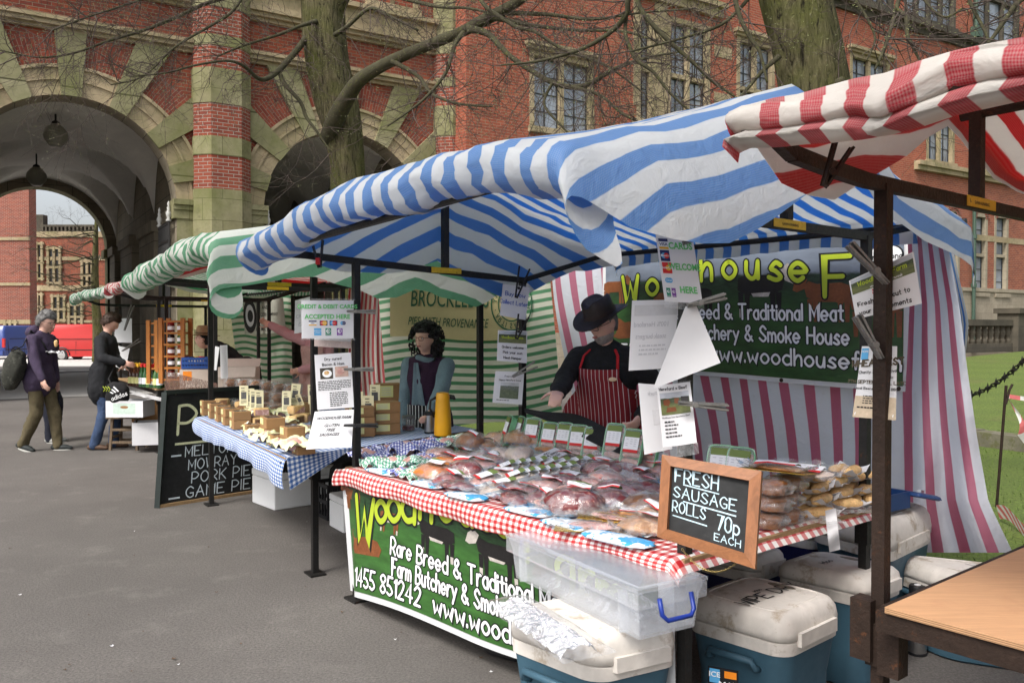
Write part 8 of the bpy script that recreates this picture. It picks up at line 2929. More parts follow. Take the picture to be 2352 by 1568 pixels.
for k in range(NL):
 c_, d = (pc[k] + pc[k + 1]) / 2, (pc[k + 1] - pc[k]).normalized()
 l_ = (pc[k + 1] - pc[k]).length
 n = V((0, 0, 1)) if k % 2 else V((0, 1, 0)); s_ = d.cross(n).normalized()
 mb.tube([c_ + d * l_ * .66 * math.cos(a) + s_ * .02 * math.sin(a) for a in [2 * math.pi * i / 10 for i in range(11)]], .008, 5, False)
 if k % 3 == 1:
  for v_ in (V((0, 0, 1)), V((0, 0, -1)), V((0, 1, 0)), V((.3, -1, 0))): mb.lathe(c_, [(.02, 0), (.001, .06)], 6, v_.to_track_quat('Z', 'Y').to_matrix())
mb.build('links', IRON, t)
for q in (ca + V((-.1, .1, 0)), cb + V((.1, 0, 0))):
 mb = MB(); mb.tube([V((q.x, q.y, 0)), V((q.x, q.y, q.z + .1))], .03, 8); mb.lathe(V((q.x, q.y, q.z + .1)), [(.045, 0), (.05, .03), (.02, .07)], 8); mb.build('chain_post', IRON, t)
# litter on the tarmac
rr = random.Random(21)
LEAF = basic('litter', (.10, .06, .03), .8, .4, 20, .1, rnd=.4)
for k in range(30):
 x, y = rr.uniform(20, 1140), rr.uniform(1080, 1560)
 if 560 < x < 1180 and y < 1240: continue
 p = gp(x, y, .006)
 mb = MB(); s_ = rr.uniform(.006, .014); a = rr.uniform(0, 6.28); st_ = rr.uniform(.25, .7)
 mb.poly([p + V((s_ * math.cos(a + q) * (1 if i % 2 else st_), s_ * math.sin(a + q) * (1 if i % 2 else st_), .004 * (i % 2))) for i, q in enumerate([0, .8, 1.6, 2.4, 3.2, 4, 4.8, 5.6])])
 tag(mb.build('litter', [LEAF, PAPER, LEAF][k % 3]), ['small dry leaf fragment lying on the tarmac', 'tiny white paper scrap lying on the tarmac', 'small dry leaf fragment lying on the tarmac'][k % 3], 'litter', ['leaf fragments on the tarmac', 'paper scraps on the tarmac', 'leaf fragments on the tarmac'][k % 3])
# ================================================================== people
SKIN = basic('skin', (.68, .41, .32), .5, .08, 14, .05, 0, .35, (.62, .29, .22), .62, rnd=0)
SKIN2 = basic('skin warm', (.70, .43, .33), .5, .08, 14, .05, 0, .35, (.60, .29, .21), .62, rnd=0)


def remesh(mb, vox, it=4):
 me = bpy.data.meshes.new('tmp')
 me.from_pydata([tuple(p) for p in mb.v], [], mb.f)
 o = bpy.data.objects.new('tmp', me); C.objects.link(o)
 md = o.modifiers.new('r', 'REMESH'); md.mode = 'VOXEL'; md.voxel_size = vox
 ms = o.modifiers.new('s', 'SMOOTH'); ms.factor = .5; ms.iterations = it
 dg = bpy.context.evaluated_depsgraph_get()
 m2 = bpy.data.meshes.new_from_object(o.evaluated_get(dg))
 r = MB(); r.add([v.co.copy() for v in m2.vertices], [tuple(p.vertices) for p in m2.polygons])
 bpy.data.objects.remove(o); bpy.data.meshes.remove(me); bpy.data.meshes.remove(m2)
 return r


def folds(mb, amp, sc, seed):
 for i, p in enumerate(mb.v):
  n = V((wob((p.x * sc, p.y * sc, p.z * sc * .6), 1, seed), wob((p.x * sc, p.y * sc, p.z * sc * .6), 1, seed + 9), 0))
  c_ = wob((p.x * sc * 2.2, p.y * sc * 2.2, p.z * sc * 2.8), 1, seed + 3)
  mb.v[i] = p + n * amp + V((n.x, n.y, 0)) * c_ * amp
 return mb


def headfn(p):
 x, y, z = p
 if z < 0: x *= 1 - .26 * (-z) ** 1.2; y *= 1 - (.04 if y > 0 else .22) * (-z)
 ax = abs(x)
 if y > 0:
  y += .20 * math.exp(-(x / .15) ** 2 - ((z + .14) / .17) ** 2) + .10 * math.exp(-(x / .12) ** 2 - ((z - .06) / .16) ** 2)
  y += .05 * math.exp(-((z - .2) / .09) ** 2) * (ax < .7)
  y -= .12 * math.exp(-((ax - .36) / .15) ** 2 - ((z - .06) / .11) ** 2)
  y += .06 * math.exp(-(x / .26) ** 2 - ((z + .47) / .09) ** 2) + .10 * math.exp(-(x / .28) ** 2 - ((z + .82) / .15) ** 2)
 return V((x, y, z))


def hand(mb, W_, d, n, curl, s=1.0, side=1):
 d = d.normalized(); n = (n - d * n.dot(d)).normalized(); sd_ = d.cross(n) * side
 m3 = Matrix((sd_, d, n)).transposed()
 mb.ell(W_ + d * .048 * s, (.042 * s, .054 * s, .017 * s), m3, 12, 8)
 for k, (o, l) in enumerate(((-.030, .074), (-.010, .082), (.010, .076), (.029, .060))):
  p = W_ + d * .088 * s + sd_ * o * s
  dd = (d + sd_ * o * 1.5).normalized()
  for q in range(3):
   dd = (dd * math.cos(curl[k % len(curl)]) + n * math.sin(curl[k % len(curl)])).normalized()
   e = p + dd * l * s * (.44, .32, .26)[q]
   mb.cap(p, e, .0095 * s * (1 - .07 * q), .0088 * s * (1 - .1 * q), 8)
   p = e
 p = W_ + d * .022 * s - sd_ * .032 * s
 dd = (d * .65 - sd_ * .75 + n * .35).normalized()
 for q in range(3):
  e = p + dd * (.036, .03, .026)[q] * s
  mb.cap(p, e, .0125 * s * (1 - .1 * q), .0115 * s * (1 - .1 * q), 8)
  p = e; dd = (dd * .9 + d * .35 + n * .2).normalized()


def ik(S_, T, l1, l2, pole):
 d = T - S_; L = min(d.length, (l1 + l2) * .995)
 T = S_ + d.normalized() * L; d = d.normalized()
 a = (l1 * l1 - l2 * l2 + L * L) / (2 * L)
 h = math.sqrt(max(0, l1 * l1 - a * a))
 pl = (pole - d * pole.dot(d)).normalized()
 return S_ + d * a + pl * h, T


def person(label, pos, heading, H=1.75, lean=0.0, head=(0, 0), hands=(None, None), feet=((-.10, 0), (.10, 0)), top=None, legs=None, shoes=None, skin=SKIN, vest=None, sleeve=None, vox=.010, side=0.0, bulk=1.0, coat=0, curl=(.35,), handn=None, seed=1.0, group='people at the market'):
 k = H / 1.75
 hx = V((heading[0], heading[1], 0)).normalized(); rt = V((hx.y, -hx.x, 0))
 m4 = Matrix(((rt.x, hx.x, 0, pos[0]), (rt.y, hx.y, 0, pos[1]), (0, 0, 1, pos[2] if len(pos) > 2 else 0), (0, 0, 0, 1)))
 inv = m4.inverted()
 t = thing('person', label, 'person', (pos[0], pos[1], pos[2] if len(pos) > 2 else 0), group=group)
 pel = V((0, 0, .95 * k))
 rot = Matrix.Rotation(-lean, 3, 'X') @ Matrix.Rotation(side, 3, 'Y')
 up = lambda x, y, z: pel + rot @ (V((x, y, z)) * k - pel)
 J = {'waist': up(0, .0, 1.08), 'chest': up(0, .01, 1.28), 'neck': up(0, -.005, 1.455), 'head': up(0, .03, 1.625)}
 shl = [up(-.178 * bulk, -.01, 1.392), up(.178 * bulk, -.01, 1.392)]
 hip = [V((-.088, 0, .90)) * k, V((.088, 0, .90)) * k]
 body = MB(); tp_, tr, sl = MB(), MB(), MB()
 b = bulk * k
 # torso
 for mb, e in ((body, 0), (tp_, .022)):
  mb.cap(pel + V((0, 0, -.03)), J['waist'], .150 * b + e, .142 * b + e, 16, .72, (0, 1, 0))
  mb.cap(J['waist'], J['chest'], .142 * b + e, .165 * b + e, 16, .68, (0, 1, 0))
  mb.cap(J['chest'], J['chest'] + (J['neck'] - J['chest']) * .45, .165 * b + e, .135 * b + e, 16, .62, (0, 1, 0))
  for q in shl:
   q2 = q if sleeve is None or mb is body else J['neck'] * .22 + q * .78
   mb.cap(J['neck'] + V((0, 0, -.045 * k)), q2 + V((0, 0, -.004)), .066 * b + e * .6, (.054 if q2 is q else .05) * b + e * .8, 12)
  mb.cap(J['chest'] + (J['neck'] - J['chest']) * .6, J['neck'], .085 * b + e * .6, .058 * k + e * .7, 12)
 if coat:
  tp_.cap(pel, pel + V((0, 0, -coat)), .178 * b + .034, .196 * b + .036, 16, .75, (0, 1, 0))
 body.cap(J['neck'] - V((0, 0, .02)), J['head'] + V((0, -.012, -.03)), .055 * k, .052 * k, 12)
 hm = Matrix.Translation(J['head']) @ Matrix.Rotation(head[1], 4, 'Z') @ Matrix.Rotation(-head[0], 4, 'X')
 h3 = hm.to_3x3()
 hb = MB(); hb.ell((0, 0, 0), (.077 * k, .098 * k, .122 * k), None, 32, 26, headfn)
 for sx in (-1, 1): hb.ell((sx * .078 * k, -.008 * k, -.005 * k), (.013 * k, .024 * k, .034 * k), None, 8, 6)
 hb.xf(hm); body.add(hb.v, hb.f)
 l1, l2 = .285 * k, .255 * k
 for i in (0, 1):
  sg = -1 if i == 0 else 1
  T = hands[i]
  T = inv @ V(T) if T is not None else V((sg * .24 * k, .06 * k, .84 * k))
  E, T = ik(shl[i], T, l1, l2, V((sg * .55, -.55, -.5)))
  body.cap(shl[i], E, .050 * b, .041 * k, 10); body.cap(E, T, .040 * k, .028 * k, 10)
  for mb, e in ((sl, .018),):
   mb.cap(shl[i], E, .056 * b + e, .045 * k + e, 12); mb.cap(E, E + (T - E) * .93, .045 * k + e, .033 * k + e, 12)
  n_h = inv.to_3x3() @ V(handn[i]) if handn and handn[i] is not None else V((-sg, .3, -.1))
  hand(body, T - (T - E).normalized() * .01, T - E, n_h, curl, k, sg)
  F = V((feet[i][0] * k, feet[i][1] * k, .085 * k + (feet[i][2] if len(feet[i]) > 2 else 0)))
  K, F = ik(hip[i], F, .43 * k, .41 * k, V((sg * .12, 1, 0)))
  body.cap(hip[i], K, .082 * b, .055 * k, 12); body.cap(K, F, .054 * k, .038 * k, 12)
  tr.cap(hip[i], K, .092 * b + .008, .068 * k + .006, 14); tr.cap(K, F + V((0, 0, -.03)), .068 * k + .006, .062 * k, 14)
  fd = V((sg * .12, 1, 0)).normalized(); tl = feet[i][3] if len(feet[i]) > 3 else 0
  fd = (fd * math.cos(tl) - V((0, 0, math.sin(tl)))).normalized()
  base = F + V((0, 0, -.05 * k))
  body.cap(base + V((0, 0, .004)), base + fd * .10 * k, .028 * k, .022 * k, 10)
  sh = MB()
  sh.cap(base - fd * .045 * k, base + fd * .10 * k, .046 * k, .044 * k, 14, .8, (0, 0, 1)); sh.cap(base + fd * .08 * k, base + fd * .155 * k - V((0, 0, .008)), .044 * k, .034 * k, 14, .7, (0, 0, 1)); sh.cap(base + V((0, 0, .0)), base + V((0, 0, .035)), .044 * k, .042 * k, 12)
  sh = remesh(sh, .012, 3); sh.xf(m4); so_ = sh.build('shoe', shoes[0], t, True)
  sm = MB(); zlo = base.z - .036 * k
  sm.loft([[base + fd * (q * 1.0) + V((0, 0, 0)) for q in (0,)]] * 1, False) if False else None
  pts = []
  for a in range(18):
   an = a * 2 * math.pi / 18
   pts.append(base + fd * (.052 * k + .115 * k * math.cos(an)) + fd.cross(V((0, 0, 1))) * (.043 * k * math.sin(an)))
  sm.loft([[V((p.x, p.y, p.z - .047 * k)) for p in pts], [V((p.x, p.y, p.z - .026 * k)) for p in pts]]); sm.xf(m4); sm.build('sole', shoes[1], so_)
 tr.cap(hip[0] + V((0, 0, .03)), hip[1] + V((0, 0, .03)), .115 * b, .115 * b, 14)
 tr.cap(pel + V((0, 0, -.06)), pel + V((0, 0, .03)), .155 * b, .155 * b, 16, .75, (0, 1, 0))
 body = remesh(body, vox, 3); body.xf(m4); body.build('body', skin, t, True)
 tr = folds(remesh(tr, .016, 5), .017, 11, seed); tr.xf(m4); tr.build('trousers', legs, t, True)
 if sleeve is None:
  tp_.add(sl.v, sl.f)
  g = folds(remesh(tp_, .015, 4), .018, 10, seed + 2); g.xf(m4); g.build('top', top, t, True)
 else:
  g = folds(remesh(sl, .013, 4), .010, 11, seed + 2); g.xf(m4); g.build('sleeve', sleeve, t, True)
  g = folds(remesh(tp_, .015, 4), .016, 10, seed + 4); g.xf(m4); g.build('top', top, t, True)
 M = m4 @ hm
 for sx in (-1, 1):
  mb = MB(); mb.ell((sx * .029 * k, .083 * k, .008 * k), (.0125 * k, .007 * k, .0065 * k), None, 10, 6); mb.xf(M).build('eye', basic('eye white', (.6, .57, .54), .3, .03, 9, 0, rnd=0), t, True)
  mb = MB(); mb.ell((sx * .029 * k, .089 * k, .008 * k), (.005 * k, .004 * k, .0055 * k), None, 8, 5); mb.xf(M).build('iris', INK, t, True)
 mb = MB(); mb.ell((0, .099 * k, -.058 * k), (.023 * k, .006 * k, .0075 * k), None, 12, 6); mb.xf(M).build('lips', basic('lips', (.38, .13, .11), .45, .1, 9, 0, rnd=0), t, True)
 return t, m4, M, k, up, shl


def hair(t, M, k, mat, style='short', seed=1.0, sc=1.0):
 mb = MB()

 def fn(p):
  f_ = 1.10 * sc + .10 * wob((p.x * 2.5, p.y * 2.5, p.z * 2.5), 1, seed) + .05 * wob((p.x * 7, p.y * 7, p.z * 7), 1, seed)
  if p.y > -.15 + .1 * p.z:
   line = .42 - .75 * smooth(.55, -.15, p.y)
   f_ *= 1 - .30 * smooth(line + .08, line - .12, p.z)
  elif p.z < -.55: f_ *= 1 - .35 * smooth(-.5, -.8, p.z)
  return p * f_
 mb.ell((0, -.004 * k, .006 * k), (.079 * k, .100 * k, .124 * k), None, 40, 28, fn)
 rr = random.Random(int(seed * 10))
 for _ in range(420 if style == 'short' else 0):
  an, el = rr.uniform(0, 6.28), rr.uniform(-.3, 1.5)
  p = V((math.cos(el) * math.cos(an), math.cos(el) * math.sin(an), math.sin(el)))
  if p.y > 0 and p.z < .42 + .2 * p.y: continue
  q = fn(p)
  a = V((q.x * .079 * k, q.y * .1 * k, q.z * .124 * k))
  d = (V((p.x, p.y, p.z * .5)) + V((rr.gauss(0, .5), rr.gauss(.25, .5), rr.gauss(-.2, .4)))).normalized()
  mb.tube([a - d * .008 * k, a + d * .012 * k, a + d * .022 * k + V((0, 0, -.004))], [.004 * k, .003 * k, .0008], 4, False)
 if style == 'curly':
  for _ in range(460):
   an, el = rr.uniform(0, 6.28), rr.uniform(-1.35, 1.5)
   p = V((math.cos(el) * math.cos(an), math.cos(el) * math.sin(an), math.sin(el)))
   if p.y > .25 and p.z < .55 and abs(p.x) < .72: continue
   a = V((p.x * .112 * k, p.y * .115 * k - .015, p.z * .135 * k + (-.02 if p.z < 0 else .004)))
   if p.z < 0: a.z *= 1.25
   pts = []
   d = V((p.x, p.y, p.z * .4 - .5)).normalized(); s_ = d.orthogonal().normalized(); u_ = d.cross(s_)
   r_ = rr.uniform(.006, .012)
   for i in range(10):
    q = i * 1.15
    pts.append(a + d * (i * .0055 - .012) + s_ * r_ * math.cos(q) + u_ * r_ * math.sin(q))
   mb.tube(pts, [.0065 * k] * 9 + [.002], 5, False)
  mb.ell((0, -.03 * k, -.01 * k), (.105 * k, .095 * k, .135 * k), None, 24, 16, lambda p: p * (1 + .12 * wob(p * 3, 1, seed)) * (.72 if p.y > .3 else 1))
  mb.ell((0, -.075 * k, -.11 * k), (.112 * k, .052 * k, .10 * k), None, 20, 12, lambda p: p * (1 + .2 * wob(p * 3, 1, seed + 4)))
 mb.xf(M).build('hair', mat, t, True)


def glasses(t, M, k, mat=None):
 mb = MB()
 for sx in (-1, 1):
  pts = [V((sx * .030 + .024 * math.copysign(abs(math.cos(a)) ** .5, math.cos(a)), .104, .006 + .017 * math.copysign(abs(math.sin(a)) ** .5, math.sin(a)))) * k for a in [2 * math.pi * i / 16 for i in range(17)]]
  mb.tube(pts, .0022 * k, 5, False)
  mb.tube([V((sx * .054, .102, .012)) * k, V((sx * .078, .06, .012)) * k, V((sx * .082, -.01, .008)) * k], .002 * k, 5)
 mb.tube([V((-.007, .106, .012)) * k, V((.007, .106, .012)) * k], .002 * k, 5)
 mb.xf(M).build('glasses', mat or BLACKP, t, True)


def hat(t, M, k, mat, band, brim=.165, hgt_=.105, droop=.25, tilt=0.0):
 mb = MB()
 n = 32
 rings = []
 for r_, z in ((.060, .168), (.075, .17), (.088, .155), (.092, .10), (.096, .062), (.104, .058), (brim * .8, .052), (brim, .056), (brim, .051), (brim * .8, .046), (.1, .05), (.092, .05)):
  ring = []
  for i in range(n):
   a = 2 * math.pi * i / n
   x, y = r_ * math.cos(a), r_ * 1.14 * math.sin(a)
   zz = z
   if r_ > .099: zz += droop * (r_ - .1) * (.9 * abs(math.cos(a)) ** 2 - .9 * abs(math.sin(a)) ** 1.5)
   if z > .14: zz -= .03 * math.exp(-(x / .03) ** 2)
   ring.append(V((x, y - .004, zz)) * k)
  rings.append(ring)
 mb.loft(rings)
 M2 = M @ Matrix.Rotation(tilt, 4, 'X')
 mb.xf(M2).build('hat', mat, t, 60)
 mb = MB(); mb.loft([[V((r_ * math.cos(2 * math.pi * i / n), r_ * 1.14 * math.sin(2 * math.pi * i / n) - .004, z)) * k for i in range(n)] for r_, z in ((.0975, .064), (.0955, .085))], False)
 mb.xf(M2).build('hat_band', band, t, True)


BLACKC = basic('black jumper', (.012, .012, .013), .9, .3, 30, .3, rnd=0)
CLOTHN = lambda n, c_, v=.25: basic(n, c_, .9, v, 18, .7, rnd=0)
GREYHAIR = basic('grey hair', (.16, .155, .15), .7, .5, 40, .3, rnd=0)
BROWNH = basic('brown hair', (.045, .022, .012), .6, .4, 40, .3, rnd=0)
BLACKH = basic('black hair', (.008, .007, .007), .5, .4, 40, .3, rnd=0)
DKSHOE = basic('dark shoe', (.02, .025, .025), .7, .2, 12, .1, rnd=0)
SOLEW = basic('pale sole', (.5, .5, .46), .7, .1, 12, 0, rnd=0)
# butcher
bp_ = at(1402, 752, 5.22)
pos = (bp_.x, bp_.y, 0)
HR = at(1282, 902, 4.78)
t, m4, M, k, up, shl = person('butcher in a brown leather hat and red striped apron reaching over the trays', pos, (-.42, -.90), 1.72, .19, (.40, -.42), (at(1470, 960, 4.95), HR), top=BLACKC, legs=CLOTHN('dark trousers', (.02, .02, .025)), shoes=(DKSHOE, BLACKP), vox=.008, bulk=1.06, curl=(.55, .5, .5, .6), handn=(None, (-.2, -.1, -1)), seed=3)
# arms are given as (left, right): his right hand is the one reaching to the viewer's left
hat(t, M, k, basic('brown leather', (.022, .014, .012), .45, .3, 14, .15, rnd=0), basic('hat band', (.03, .016, .012), .5, rnd=0), .168, droop=.35, tilt=R(-4))
glasses(t, M, k)
hair(t, M, k, GREYHAIR, 'none', 4.0, .98)
mb = MB(); mb.ell((0, .004 * k, -.010 * k), (.079 * k, .101 * k, .125 * k), None, 30, 22, lambda p: headfn(p) * (1.045 + .05 * wob(p * 6, 1, 2) if (p.z < -.42 - .5 * min(0, p.y) * 0 and p.y > -.25) else .8) if not (p.z > -.62 and p.z < -.4 and abs(p.x) < .22 and p.y > .5) else headfn(p) * .98)
mb.xf(M).build('beard', basic('grey beard', (.34, .30, .27), .8, .3, 60, .5, rnd=0), t, True)
m, nt, b, out = newmat('apron stripe')
uv = nd(nt, 'TexCoord').outputs['UV']
sx = nd(nt, 'SeparateXYZ', {0: uv})
fr = math_(nt, 'ABSOLUTE', math_(nt, 'SUBTRACT', math_(nt, 'FRACT', math_(nt, 'DIVIDE', sx.outputs[0], .026)), .5))
nt.links.new(mixc(nt, ramp(nt, fr, .07, .05), (.20, .008, .014), (.62, .55, .54)), b.inputs['Base Color'])
b.inputs['Roughness'].default_value = .85
APR = m


def apron(t, m4, up, k, mat, z0, z1, bulk, wtop=.26, wbot=.62):
 def fn(u, v):
  z = z1 + (z0 - z1) * v
  wd = wtop + (wbot - wtop) * smooth(.05, .42, v)
  x = (u - .5) * wd
  tor = lerp([(.5, .20), (.95, .178), (1.08, .172), (1.28, .192), (1.40, .172)], z) * bulk
  yy = .70 * math.sqrt(max(.0004, (tor + .012) ** 2 - min(abs(x), tor * .98) ** 2)) if abs(x) < tor * .98 else .0
  yy += .03 + .010 * math.sin(x * 30 + z * 3) * smooth(.2, 1, v)
  if z > 1.28: yy += .012
  return m4 @ (up(x, yy, z) if z > .95 else V((x, yy + .01, z)) * k)
 mb = MB(); mb.sheet(fn, 36, 30, .002, lambda u, v: ((u - .5) * (wtop + (wbot - wtop) * smooth(.05, .42, v)), v)); mb.build('apron', mat, t, True)
 return fn


fn = apron(t, m4, up, k, APR, .55, 1.36, 1.06)
mb = MB()
for u_, sx_ in ((.03, -1), (.97, 1)):
 q = fn(u_, 0); e = m4 @ up(sx_ * .065, .03, 1.475); b_ = m4 @ up(sx_ * .11, .10, 1.43)
 mb.tube([q, b_, e, m4 @ up(sx_ * .03, -.05, 1.49)], .009, 6, flat=.4)
mb.build('apron_strap', basic('apron strap', (.45, .01, .015), .8, rnd=0), t, True)
mb = MB(); c_ = fn(.13, .06); mb.ell(c_ + V((-.004, -.012, -.01)), (.026, .004, .013), None, 16, 6); mb.build('apron_badge', basic('badge', (.75, .55, .35), .6, .3, 50, 0, rnd=0), t, True)
# woman
wp = at(985, 752, 6.45)
VEST = CLOTHN('purple vest', (.035, .012, .035))
FLC = CLOTHN('blue grey fleece', (.16, .23, .27), .12)
t, m4, M, k, up, shl = person('woman with curly black hair and glasses in a dark purple vest behind the pie table', (wp.x, wp.y, 0), (-.35, -.94), 1.58, .06, (.05, -.16), (at(988, 950, 6.0), at(928, 990, 6.45)), top=VEST, sleeve=FLC, legs=CLOTHN('black trousers', (.015, .015, .018)), shoes=(DKSHOE, BLACKP), skin=SKIN2, vox=.009, bulk=1.0, coat=.14, curl=(.7,), seed=5)
hair(t, M, k * 1.06, BLACKH, 'curly', 2.0, 1.04); glasses(t, M, k, basic('red brown frame', (.12, .03, .02), .4, rnd=0))
mb = MB(); mb.sheet(lambda u, v: m4 @ up((u - .5) * (.04 + .10 * v) + .035, .146 - .02 * v + .004 * math.sin(u * 9), 1.43 - .42 * v), 10, 14, .002); mb.build('fleece_front', FLC, t, True)
mb = MB(); mb.tube([m4 @ up(.075 * math.cos(a), .02 + .062 * math.sin(a), 1.455 + .012 * math.sin(a * 2)) for a in [2 * math.pi * i / 20 for i in range(21)]], .022, 8, False); mb.build('collar', FLC, t, True)
m, nt, b, out = newmat('black white stripe')
uv = nd(nt, 'TexCoord').outputs['UV']
sx = nd(nt, 'SeparateXYZ', {0: uv})
fr = math_(nt, 'ABSOLUTE', math_(nt, 'SUBTRACT', math_(nt, 'FRACT', math_(nt, 'DIVIDE', sx.outputs[0], .032)), .5))
nt.links.new(mixc(nt, ramp(nt, fr, .12, .10), (.012, .012, .014), (.6, .6, .6)), b.inputs['Base Color'])
b.inputs['Roughness'].default_value = .85
apron(t, m4, up, k, m, .5, 1.07, 1.0, .30, .46)
# gray haired man walking
gpz = gp(92, 1034); HD = (1, -.10)
t, m4, M, k, up, shl = person('grey haired man in a purple hoodie and olive trousers walking past with a shoulder bag', (gpz.x, gpz.y, 0), HD, 1.76, .10, (.35, -.05), (None, gp(98, 884, .88) if False else at(100, 880, 10.15)), feet=((-.07, .19), (.09, -.17, .03, .25)), top=CLOTHN('purple hoodie', (.055, .038, .075)), legs=CLOTHN('olive trousers', (.105, .085, .045)), shoes=(DKSHOE, SOLEW), vox=.010, seed=8, coat=.06)
hair(t, M, k, GREYHAIR, 'short', 6.0, 1.10); glasses(t, M, k)
mb = MB(); mb.ell((0, 0, 0), (.13, .085, .09), None, 18, 12, lambda p: p * (1 + .12 * wob(p * 3, 1, 5))); mb.xf(m4 @ Matrix.Translation(up(0, -.115, 1.47))); mb.build('hood', MATS['purple hoodie'], t, True)
bc = at(32, 848, 10.2)
tb = thing('shoulder_bag', 'camouflage shoulder bag hanging behind the grey haired man', 'bag', bc - V((0, 0, .22)))
mb = MB(); mb.ell(bc, (.12, .11, .245), Matrix.Rotation(R(16), 3, 'Y'), 22, 16, lambda p: V((math.copysign(abs(p.x) ** .75, p.x), math.copysign(abs(p.y) ** .75, p.y), p.z)) * (1 + .14 * wob(p * 2.4, 1, 3))); mb.build('bag_body', basic('camo cloth', (.035, .036, .028), .9, .4, 9, .3, col2=(.08, .08, .065), thr=.54, rnd=0), tb, True)
mb = MB(); mb.tube([bc + V((.02, -.08, .22)), at(52, 795, 10.12), m4 @ up(.12, -.08, 1.50), m4 @ up(.13, .11, 1.36), m4 @ up(.06, .14, 1.22)], .018, 6, flat=.35); mb.build('strap', BLACKC, tb, True)
# companion half hidden behind him
cp_ = gp(117, 1028); cp_ = V((cp_.x * 1.05 - .10, cp_.y + .55, 0))
HF = at(127, 792, 10.35)
t, m4, M, k, up, shl = person('person in a long black coat eating, half hidden behind the grey haired man', (cp_.x, cp_.y, 0), (1, -.15), 1.70, .06, (.2, 0), (at(128, 812, 10.55), HF), feet=((-.08, .10), (.08, .16)), top=BLACKC, legs=CLOTHN('navy trousers', (.015, .017, .03)), shoes=(basic('grey trainer', (.32, .32, .30), .7, .2, 20, .1, rnd=0), SOLEW), coat=.30, vox=.010, curl=(.8,), seed=12)
hair(t, M, k, BROWNH, 'short', 8.0, 1.12)
mb = MB(); mb.ell(HF + V((.03, -.04, .02)), (.025, .02, .045), None, 10, 8, lambda p: p * (1 + .3 * wob(p * 3, 1, 2))); tag(mb.build('sandwich', PASTRY, smooth=True), 'bitten food held up by the person in the black coat', 'food')
mb = MB(); c_ = at(126, 812, 10.4); mb.sheet(lambda u, v: c_ + V(((u - .5) * .17, (v - .5) * .12, .02 + .05 * wob((u * 5, v * 5, 3), 1))), 8, 8, .001); tag(mb.build('food_wrapper', PAPER, smooth=True), 'crumpled white food wrapper in the lower hand of the person eating', 'wrapper')
# man in black jacket
mp_ = gp(238, 1030)
W1, W2 = at(283, 833, 10.3), at(281, 838, 10.5)
t, m4, M, k, up, shl = person('man in a black jacket and jeans looking down at his wallet', (mp_.x, mp_.y, 0), (1, .12), 1.74, .10, (.62, .0), (W2, W1), feet=((-.09, .09), (.10, -.08)), top=CLOTHN('black jacket', (.013, .014, .017)), legs=CLOTHN('blue jeans', (.045, .075, .15), .35), shoes=(basic('brown shoe', (.09, .05, .03), .7, .3, 12, .1, rnd=0), BLACKP), coat=.17, vox=.010, bulk=1.05, curl=(.6,), seed=15)
hair(t, M, k, BROWNH, 'short', 9.0, 1.05)
mb = MB(); c_ = at(291, 835, 10.4); mb.rbox(c_, (.12, .10, .018), .006, .2, m=Matrix.Rotation(R(20), 3, 'Y')); mb.box(c_ + V((.02, 0, .012)), (.09, .07, .003), m=Matrix.Rotation(R(20), 3, 'Y')); tag(mb.build('wallet', BLACKP), 'black wallet open in the hands of the man in the black jacket', 'wallet')
bc = at(270, 903, 10.2)
tb = thing('sports_bag', 'black drawstring sports bag with white lettering hanging beside the man in jeans', 'bag', bc - V((0, 0, .17)))
mb = MB(); mb.ell(bc, (.14, .085, .14), None, 22, 14, lambda p: V((math.copysign(abs(p.x) ** .8, p.x), p.y, math.copysign(abs(p.z) ** .8, p.z))) * (1 + .2 * wob(p * 2, 1, 7))); mb.build('bag_body', BLACKC, tb, True)
mb = MB(); mb.tube([bc + V((-.08, 0, .12)), at(250, 870, 10.3), at(262, 845, 10.35)], .012, 6); mb.build('strap', BLACKC, tb, True)
mb = MB(); sb = lambda X, Y: bc + V((.02 + X * .9 - Y * .3, -.098 - .02 * math.cos(X * 9), -.02 + Y + X * .35)); write(mb, 'adidas', .05, -.045, .05, .007, sb)
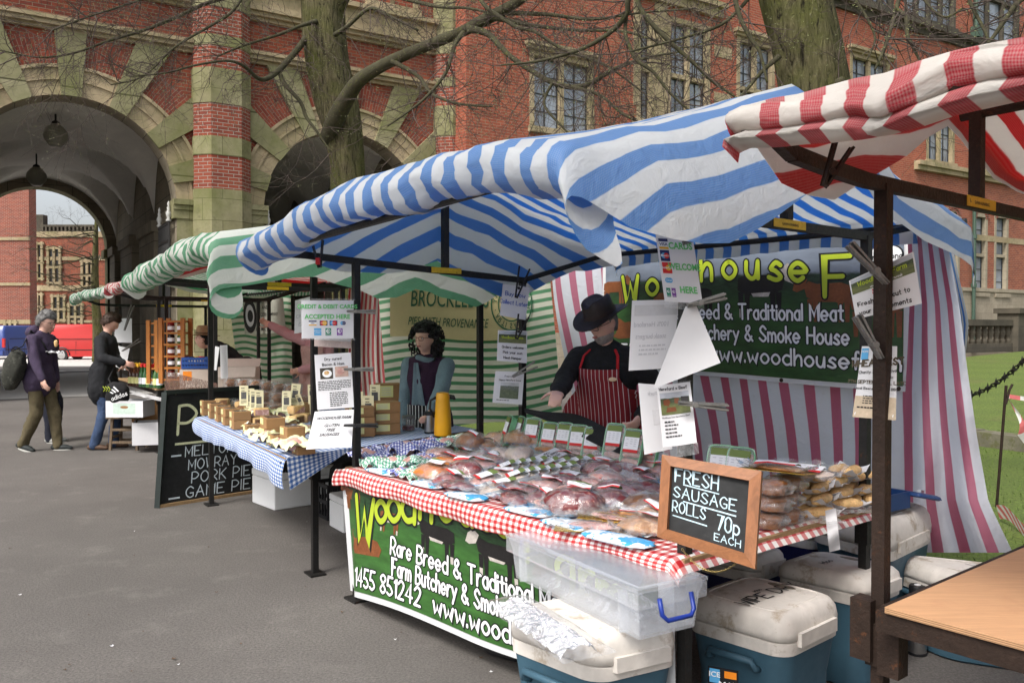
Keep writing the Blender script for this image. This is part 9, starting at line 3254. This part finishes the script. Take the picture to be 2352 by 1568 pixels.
for q in range(3): mb.poly([sb(-.02 + .035 * q, .03), sb(.0 + .035 * q, .03), sb(-.03 + .03 * q, .03 + .03 + .022 * q), sb(-.05 + .03 * q, .03 + .03 + .022 * q)])
mb.build('lettering', WHITEINK, tb)
mb = MB()
for q in range(3): mb.tube([bc + V((-.14 + .03 * q, -.08, .09)), bc + V((-.11 + .03 * q, -.085, .06)), bc + V((-.13 + .03 * q, -.085, .03))], .005, 5)
mb.build('print', LIME, tb)
# cider seller bending
sp_ = at(566, 752, 10.35)
t, m4, M, k, up, shl = person('cider seller in a straw hat and black coat bending over his boxes', (sp_.x, sp_.y, 0), (-1, -.12), 1.76, .80, (-.05, 0), (at(470, 850, 10.0), at(478, 855, 10.6)), top=BLACKC, legs=CLOTHN('dark trousers', (.02, .02, .025)), shoes=(DKSHOE, BLACKP), coat=.2, bulk=1.15, vox=.011, skin=SKIN2, seed=18)
hair(t, M, k, BLACKH, 'short', 12.0, 1.0)
hat(t, M, k, basic('straw hat', (.30, .20, .10), .8, .2, 40, .3, rnd=0), basic('straw band', (.12, .07, .035), .8, rnd=0), .16, droop=.1)
# pink shirt
qp = at(735, 752, 9.5)
PINK = CLOTHN('pink shirt', (.50, .29, .31), .08)
t, m4, M, k, up, shl = person('person in a pink shirt and patterned apron gripping a stall post', (qp.x, qp.y, 0), (-.5, -.86), 1.74, .05, (.1, 0), (at(690, 850, 9.3), at(602, 738, 9.75)), top=PINK, legs=CLOTHN('black trousers', (.015, .015, .018)), shoes=(DKSHOE, BLACKP), vox=.011, curl=(.9,), seed=21)
hair(t, M, k, BROWNH, 'short', 14.0, 1.05)
apron(t, m4, up, k, basic('patterned cloth', (.48, .33, .30), .85, .2, 12, .1, 0, .3, (.22, .05, .05), .60, rnd=0), .5, 1.36, 1.04, .34, .6)
# hand resting outside the meat table: the black shoe at the foot of the banner
mb = MB(); p = gp(1160, 1520); mb.cap(p + V((-.06, .06, .05)), p + V((.05, -.02, .045)), .045, .04, 14, .8)
tag(mb.build('shoe', BLACKP, smooth=True), 'black shoe tip on the tarmac at the foot of the banner', 'shoe')
